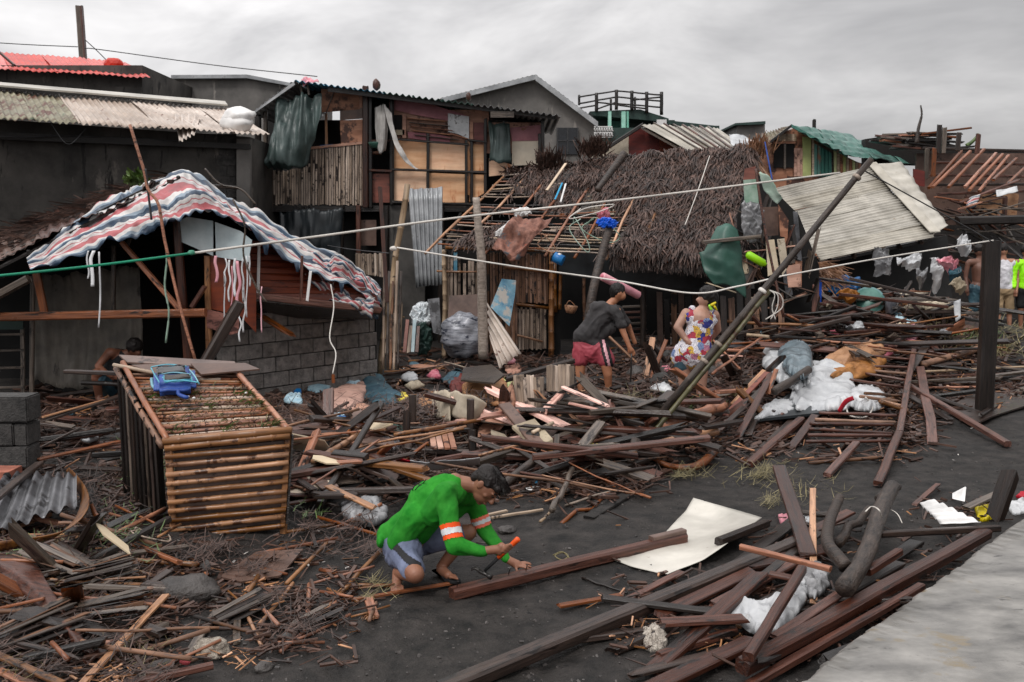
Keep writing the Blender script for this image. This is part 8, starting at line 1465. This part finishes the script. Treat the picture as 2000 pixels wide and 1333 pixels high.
# x0,y0,x1,y1,n, length range, width range, yaw choices, dz range, materials, kind
DK = ('wet_dark_wood', 'wet_dark_wood', 'black_wood', 'red_brown_wood', 'grey_wood', 'red_brown_wood'); MX = DK + ('orange_wood', 'tan_wood')
EX = ((1200, 1490, 965, 1125), (1312, 1400, 700, 812), (1112, 1250, 690, 785), (770, 945, 770, 926), (762, 945, 800, 925), (585, 785, 730, 800), (830, 1010, 735, 800), (1010, 1100, 930, 975), (1500, 1740, 690, 800), (985, 1090, 815, 875))
Z = [(575, 820, 800, 985, 34, (.3, 1.2), (.04, .13), (.5, .8, -.3, 2.4, 1.2), (.03, .25), MX, 'board'), (800, 870, 1260, 925, 40, (.3, 1.4), (.04, .12), (.1, .3, -.3, -.1, .6), (.04, .25), DK, 'board'),
     (960, 780, 1300, 880, 54, (.4, 1.6), (.04, .13), (.1, -.4, .6, -.8, 0, 1.2), (.05, .38), DK + ('pink_wood',), 'board'), (1380, 700, 1520, 830, 14, (.5, 1.3), (.04, .09), (.9, 1.1, .7), (.03, .2), MX, 'board'),
     (1390, 630, 1900, 700, 46, (.5, 2.2), (.05, .12), (0, .2, -.5, .6, 1.1, 1.8), (.04, .38), DK, 'board'), (1500, 560, 1880, 640, 40, (.6, 2.4), (.06, .13), (0, -.4, .5, -.9, 1.2), (.03, .4), DK, 'board'),
     (1740, 700, 1990, 800, 16, (.6, 1.8), (.05, .1), (0, .1, -.1, -.5), (.02, .1), DK, 'board'), (1290, 1090, 1760, 1290, 14, (.5, 1.5), (.06, .11), (.6, .5, .7), (.02, .08), ('wet_dark_wood', 'red_brown_wood', 'black_wood'), 'board'),
     (0, 1010, 330, 1320, 22, (.15, .6), (.03, .08), (.5, 2.6, .1, 1.2), (.02, .1), MX, 'board'), (80, 800, 320, 900, 14, (.4, 1.3), (.04, .1), (.2, 0, .4), (.02, .2), DK, 'board'),
     (60, 760, 330, 830, 8, (.5, 1.4), (.04, .1), (.1, 0, .3), (.05, .2), DK, 'board'), (800, 730, 1010, 790, 14, (.2, .8), (.03, .1), (.3, -.4, 1), (.04, .2), MX, 'board'),
     (1210, 700, 1420, 780, 18, (.4, 1.3), (.04, .1), (0, .2, -.2, .7), (.02, .12), DK, 'board'), (330, 1060, 740, 1300, 22, (.12, .5), (.012, .03), (.9, 1.2, .4, 2.5, -.2), (.01, .04), ('bamboo', 'bamboo_red', 'bamboo_slat_dark'), 'stick'),
     (560, 800, 1260, 960, 34, (.4, 1.6), (.012, .035), (.2, .5, -.2, .9, 2.7), (.08, .32), ('bamboo', 'bamboo_red', 'bamboo_slat_dark'), 'stick'), (1380, 620, 1900, 700, 20, (.8, 2.4), (.02, .04), (0, .1, -.2, .3), (.2, .4), ('bamboo', 'bamboo_red', 'bamboo_slat_dark'), 'stick'),
     (0, 1000, 340, 1320, 22, (.2, .8), (.012, .03), (.5, 2.6, .1, 1.2), (.03, .14), ('bamboo', 'bamboo_red', 'bamboo_slat_dark'), 'stick'), (850, 690, 1120, 780, 12, (.2, .8), (.012, .03), (.5, 2.6, .1, 1.2), (.03, .2), ('bamboo', 'bamboo_red', 'bamboo_slat_dark'), 'stick')]
for (x0, y0, x1, y1, n, lr, wr, yaws, dzr, mats, kind) in Z:
    for _ in range(n):
        px, py = R.uniform(x0, x1), R.uniform(y0, y1)
        if any(a < px < b and c_ < py < d_ for a, b, c_, d_ in EX): continue
        c = G(px, py, R.uniform(*dzr)); ya = R.choice(yaws) + R.gauss(0, .42); L_ = R.uniform(*lr); pit = R.gauss(0, .15)
        d = V((math.cos(ya) * math.cos(pit), math.sin(ya) * math.cos(pit), math.sin(pit))); a, e = c - d * L_ / 2, c + d * L_ / 2
        for q in (a, e): q.z = max(q.z, gh(q.x, q.y) + .01)
        mt = R.choice(mats); w_ = R.uniform(*wr)
        if kind == 'board': o = plank('broken_board', a, e, w_, max(.015, min(.05, w_ * R.uniform(.25, .8))), mt, roll=R.gauss(0, .25), rag=R.choice((.4, 1.0, 2.5, 4.0)), n=3, cat='board', group='scattered broken boards')
        else: o = pole('wooden_stick', a, e, w_ * .5, mt, sides=6, wob=.02, cat='stick', group='scattered sticks')
        auto(o, a, e, mt, kind)
ORD = ('', 'second', 'third', 'fourth', 'fifth', 'sixth', 'seventh', 'eighth', 'ninth', 'tenth', 'eleventh', 'twelfth') + tuple(q + 'teenth' for q in ('thir', 'four', 'fif', 'six', 'seven', 'eigh', 'nine')) + ('twentieth',)
def flush():
    for (size, cw, kind, rel, nm), lst in pend.items():
        lst.sort(key=lambda q: q[0]); n = len(lst)
        for k, (_x, o) in enumerate(lst):
            if n == 1: o['label'] = f'{size} {cw} {kind} lying {rel} the {nm}'
            else:
                w_ = 'leftmost' if k == 0 else ('rightmost' if k == n - 1 else (ORD[k] if k < 20 else 'farther') + ' from the left'); o['label'] = f'{w_} of the {size} {cw} {kind}s {rel} the {nm}'
bad = lambda x, y: any(a < x < b and c_ < y < d_ for a, b, c_, d_ in EX)
# boards propped in the heaps, broken sheets and rags
for (x0, y0, x1, y1, n) in ((600, 820, 780, 960, 10), (960, 800, 1250, 890, 16), (1380, 720, 1520, 830, 6), (1450, 600, 1880, 690, 16), (1210, 700, 1420, 770, 6), (20, 1020, 320, 1250, 8), (850, 740, 1000, 790, 4)):
    for _ in range(n):
        x, y = R.uniform(x0, x1), R.uniform(y0, y1)
        if bad(x, y): continue
        c = G(x, y, .0); ya = R.uniform(0, 6.28); el = R.uniform(.25, .8); L_ = R.uniform(.35, 1.0) * (.6 if x0 < 100 else 1); d = V((math.cos(ya) * math.cos(el), math.sin(ya) * math.cos(el) * .6, math.sin(el))); mt = R.choice(MX); auto(plank('propped_board', c, c + d * L_, R.uniform(.05, .15), R.uniform(.02, .05), mt, roll=R.gauss(0, .5), rag=1.5, n=3, cat='board', group='boards propped in the heaps'), c, c + d * L_, mt, 'propped board')
CW.update({'plywood_old': 'brown', 'cream_cloth': 'cream', 'cream_paint': 'pale', 'plywood_red': 'reddish', 'peach_cloth': 'peach', 'blue_cloth': 'pale blue', 'tarp_white': 'white', 'pink_cloth': 'pink', 'navy_cloth': 'navy', 'tan_cloth': 'ochre', 'clear_plastic': 'clear', 'blue_tarp': 'blue', 'white_paint': 'white', 'zinc_dark': 'metal grey'})
for (x0, y0, x1, y1, n, m_) in ((560, 790, 780, 950, 14, 1), (800, 700, 1020, 850, 12, 1), (960, 800, 1260, 880, 10, 1), (1400, 600, 1900, 700, 16, 1.3), (1500, 550, 1900, 620, 14, 1.3), (60, 800, 320, 900, 4, .8), (0, 1050, 330, 1300, 6, .5)):
    for _ in range(n):
        x, y = R.uniform(x0, x1), R.uniform(y0, y1)
        if bad(x, y): continue
        c = G(x, y, R.uniform(.05, .25)); a_ = R.uniform(0, 3); t_ = R.gauss(0, .4); ex_ = V((math.cos(a_), math.sin(a_), .3 * t_)) * R.uniform(.10, .34) * m_; ey_ = V((-math.sin(a_), math.cos(a_), t_)) * R.uniform(.08, .24) * m_
        mt = R.choice(('plywood_dark', 'plywood_dark', 'plywood_old', 'cream_cloth', 'cream_paint', 'plywood_red', 'grey_wood', 'zinc_dark', 'plywood_dark')); q_ = [c + ex_ * math.cos(b) * R.uniform(.8, 1.15) + ey_ * math.sin(b) * R.uniform(.8, 1.15) for b in (.6, 1.4, 2.4, 3.9, 5.5)]
        auto(slab('broken_sheet', q_, .012, mt, dirv=V((0, 0, -1)), cat='board', group='broken sheets in the wreckage'), c - ex_, c + ex_, mt, 'sheet')
for (x0, y0, x1, y1, n) in ((570, 760, 800, 900, 14), (800, 700, 1020, 800, 16), (1000, 830, 1250, 900, 6), (1400, 560, 1900, 690, 30), (1250, 690, 1420, 760, 4), (100, 780, 320, 900, 4)):
    for _ in range(n):
        x, y = R.uniform(x0, x1), R.uniform(y0, y1); s_ = 0 if bad(x, y) else R.uniform(8, 20) * (.75 if y < 700 else 1); 
        if not s_: continue
        mt = R.choice(('peach_cloth', 'blue_cloth', 'tarp_white', 'pink_cloth', 'navy_cloth', 'tan_cloth', 'clear_plastic', 'cream_cloth', 'tarp_white', 'blue_tarp')); c = G(x, y, .12)
        o = rag_pile('rag', [(x + s_ * R.uniform(.6, 1.3) * math.cos(b), y + s_ * .42 * R.uniform(.6, 1.3) * math.sin(b)) for b in (0, .9, 1.9, 2.9, 3.9, 5.1)], s_ / ppm(c) * .7, mt, dz=.12, rings=7, seg=30, cat='rag', group='rags in the wreckage'); auto(o, c, c + V((s_ / ppm(c) * 4, 0, 0)), mt, 'rag')
flush(); pend.clear()
for k in range(16):
    pend.setdefault('st', []).append((R.uniform(1232, 1420), R.uniform(682, 752)))
for k, (x, y) in enumerate(sorted(pend.pop('st'))): rock('rubble_stone', G(x, y, .06), R.uniform(.09, .19), R.choice(('stone', 'block_dark', 'plywood_dark')), (('leftmost',) + ORD[1:15] + ('rightmost',))[k] + ' of the dark rubble stones between the bending man and the woman', 'stone', group='dark rubble stones', sub=2)
# heap labels by place
for g_, ph in (('boards heaped on the skyline', 'of the boards heaped on the skyline at right'), ('tumbled boards below the stripped roof frame', 'of the tumbled boards below the stripped roof frame')):
    ls = sorted([o for o in bpy.data.objects if o.get('group') == g_], key=lambda o: W[o.name].translation.x / W[o.name].translation.y)
    for k, o in enumerate(ls):
        mt = CW[o.data.materials[0].name]; same = [q for q in ls if q.data.materials[0].name == o.data.materials[0].name]; i = same.index(o)
        o['label'] = ('leftmost ' if i == 0 else ('rightmost ' if i == len(same) - 1 else ORD[min(i, 19)] + f' {mt} one from the left ')) + (f'{mt} one ' if i in (0, len(same) - 1) else '') + ph
# junk crowded against the hut corner
for k in range(60):
    x, y = R.uniform(1440, 1600), R.uniform(400, 640); mt = R.choice(('wet_dark_wood', 'plywood_dark', 'grey_wood', 'zinc_dark', 'grey_wood', 'plywood_old', 'plywood_old', 'cream_paint', 'black_wood', 'red_brown_wood', 'concrete')); a = P(x, y, 16.1); an = R.choice((1.4, 1.7, 1.2, .3, 2.6)) + R.gauss(0, .15); L_ = R.uniform(.25, .8)
    if x - 1440 > (y - 330) * .75: continue
    o = plank('broken_board', a, a + V((math.cos(an), .1, math.sin(an))) * L_, R.uniform(.05, .16), .02, mt, rag=1.2, n=3, cat='board', group='boards crowded at the hut corner'); CW.setdefault(mt, {'plywood_old': 'brown', 'cream_paint': 'pale', 'concrete': 'cement grey'}.get(mt, 'dark')); pend.setdefault(('standing', CW[mt], 'board', 'at', 'hut corner'), []).append((x, o))
for k in list(pend):
    if k[0] != 'standing': del pend[k]
flush(); pend.clear()
# ---------------------------------------------------------------- uncountable small stuff
def scatter(name, zones, mat, lr, wr, flat=.25, tri=False, lift=(.0, .03), lab=None, cat='debris', curl=0):
    vs, fs = [], []
    for (x0, y0, x1, y1, n) in zones:
        cx, cy = [(R.uniform(x0, x1), R.uniform(y0, y1)) for _ in range(max(2, n // 90))], 0
        for _ in range(n):
            if R.random() < .6: q = R.choice(cx); px, py = q[0] + R.gauss(0, (x1 - x0) * .06), q[1] + R.gauss(0, (y1 - y0) * .07)
            else: px, py = R.uniform(x0, x1), R.uniform(y0, y1)
            if 1215 < px < 1480 and 975 < py < 1115: continue
            c = G(px, py, R.uniform(*lift) * (1 + 1.5 * R.random())); k = max(.6, min(2.2, c.y / 9)); ya = R.choice((.5, .2, 2.5, 1.2)) + R.gauss(0, .5); d = V((math.cos(ya), math.sin(ya), R.gauss(0, flat))).normalized(); s = V((-d.y, d.x, R.gauss(0, .3))).normalized(); L_ = R.uniform(*lr) * k; w_ = R.uniform(*wr) * k; i = len(vs)
            if tri:
                a, e, m_ = c - d * L_ / 2, c + d * L_ / 2 + V((0, 0, curl * L_ * R.random())), c + V((0, 0, L_ * curl * .3 * R.random())); vs += [a - s * w_ / 2, a + s * w_ / 2, m_ + s * w_ / 2, m_ - s * w_ / 2, e + s * w_ / 4, e - s * w_ / 4]; fs += [(i, i + 1, i + 2, i + 3), (i + 3, i + 2, i + 4, i + 5)]
            else:
                m3 = Matrix((d, s, d.cross(s))).transposed(); v_, f_ = box_vf(c, L_ / 2, w_ / 2, w_ * R.uniform(.12, .4), m3); vs += v_; fs += [tuple(q + i for q in f) for f in f_]
    return mk(name, vs, fs, mat, kind='stuff', label=lab, cat=cat)
ZS = [(0, 900, 340, 1333, 1700), (340, 1040, 700, 1300, 600), (520, 770, 1260, 960, 5200), (1250, 640, 1800, 900, 2200), (1480, 545, 1900, 700, 2400), (60, 770, 330, 900, 700), (1200, 1000, 1960, 1300, 900), (760, 680, 1130, 760, 500), (1130, 680, 1450, 790, 1500), (1740, 650, 2000, 800, 800)]
scatter('splintered_debris', ZS, 'splinter_wood', (.04, .28), (.006, .035), lab='dark splinters and broken wood scraps strewn over the sand')
scatter('splintered_debris', [(a, b, c, d, n // 8) for a, b, c, d, n in ZS], 'splinter_tan', (.04, .22), (.004, .02), lab='fresh tan wood splinters strewn over the wreckage')
scatter('thatch_scraps', [(0, 1000, 320, 1320, 1500), (330, 1050, 560, 1120, 450), (560, 1000, 740, 1090, 500), (520, 780, 1260, 930, 5200), (1230, 640, 1500, 800, 1200), (850, 690, 1120, 790, 500), (60, 800, 330, 1000, 900), (1450, 560, 1900, 690, 1800), (500, 1150, 680, 1240, 250)], 'thatch', (.05, .26), (.004, .014), tri=True, curl=.4, lift=(.01, .06), lab='loose brown nipa leaf scraps', cat='leaf litter')
scatter('weeds', [(1410, 905, 1560, 950, 240), (1500, 935, 1660, 990, 160), (1320, 920, 1390, 935, 120), (1830, 640, 2000, 700, 900), (0, 1030, 330, 1300, 500), (1180, 770, 1300, 800, 160), (700, 1120, 790, 1170, 90)], 'straw', (.05, .22), (.003, .007), tri=True, curl=.5, lift=(.0, .04), lab='yellowish grass stems washed over the sand', cat='grass')
scatter('green_weeds', [(1850, 645, 1960, 680, 260), (0, 1040, 330, 1100, 160), (190, 860, 330, 1060, 220), (560, 980, 640, 1010, 60), (1300, 770, 1420, 800, 80)], 'leaf_green', (.04, .16), (.004, .012), tri=True, curl=.6, lift=(.01, .08), lab='green leaf shreds among the debris', cat='leaves')
scatter('paper_litter', [(0, 950, 1950, 1300, 70), (520, 740, 1260, 930, 170), (1380, 560, 1900, 900, 170), (760, 700, 1130, 800, 120), (60, 780, 330, 900, 40)], 'litter', (.01, .05), (.006, .025), tri=True, curl=.2, lift=(.003, .03), lab='small pale bits of plastic and paper litter', cat='litter')
vs, fs = [], []
for _ in range(2600):
    c = G(R.uniform(0, 1990), R.uniform(830, 1333), .0); r_ = R.choice((.003, .004, .006, .009)) * R.uniform(.7, 1.4); v_, f_ = box_vf(c, r_, r_ * .8, r_ * .6, Matrix.Rotation(R.random() * 3, 3, V((R.random(), R.random(), 1)))); i = len(vs); vs += v_; fs += [tuple(q + i for q in f) for f in f_]
mk('gravel', vs, fs, 'pebble', kind='stuff', label='small pebbles and crumbs on the black sand', cat='gravel')
# clods and footprints are in the ground itself; a few twigs of wire and string
for k, (x, y, s) in enumerate(((640, 905, 30), (900, 860, 26), (1150, 905, 34), (1440, 770, 30), (300, 1040, 40), (560, 880, 30))):
    pts = [G(x + R.gauss(0, s), y + R.gauss(0, s * .4), .08 + R.random() * .1) for _ in range(7)]
    tube('vine', pts, .006, R.choice(('grey_wood', 'straw', 'bamboo_slat')), label=('thin vine tangled ' + ['right of the cage foot pink plank', 'over the upturned bench', 'on the front of the central pile', 'left of the white tarps', 'at the left foot of the bamboo cage', 'between the cage and the tall dark beam'][k]), cat='vine')
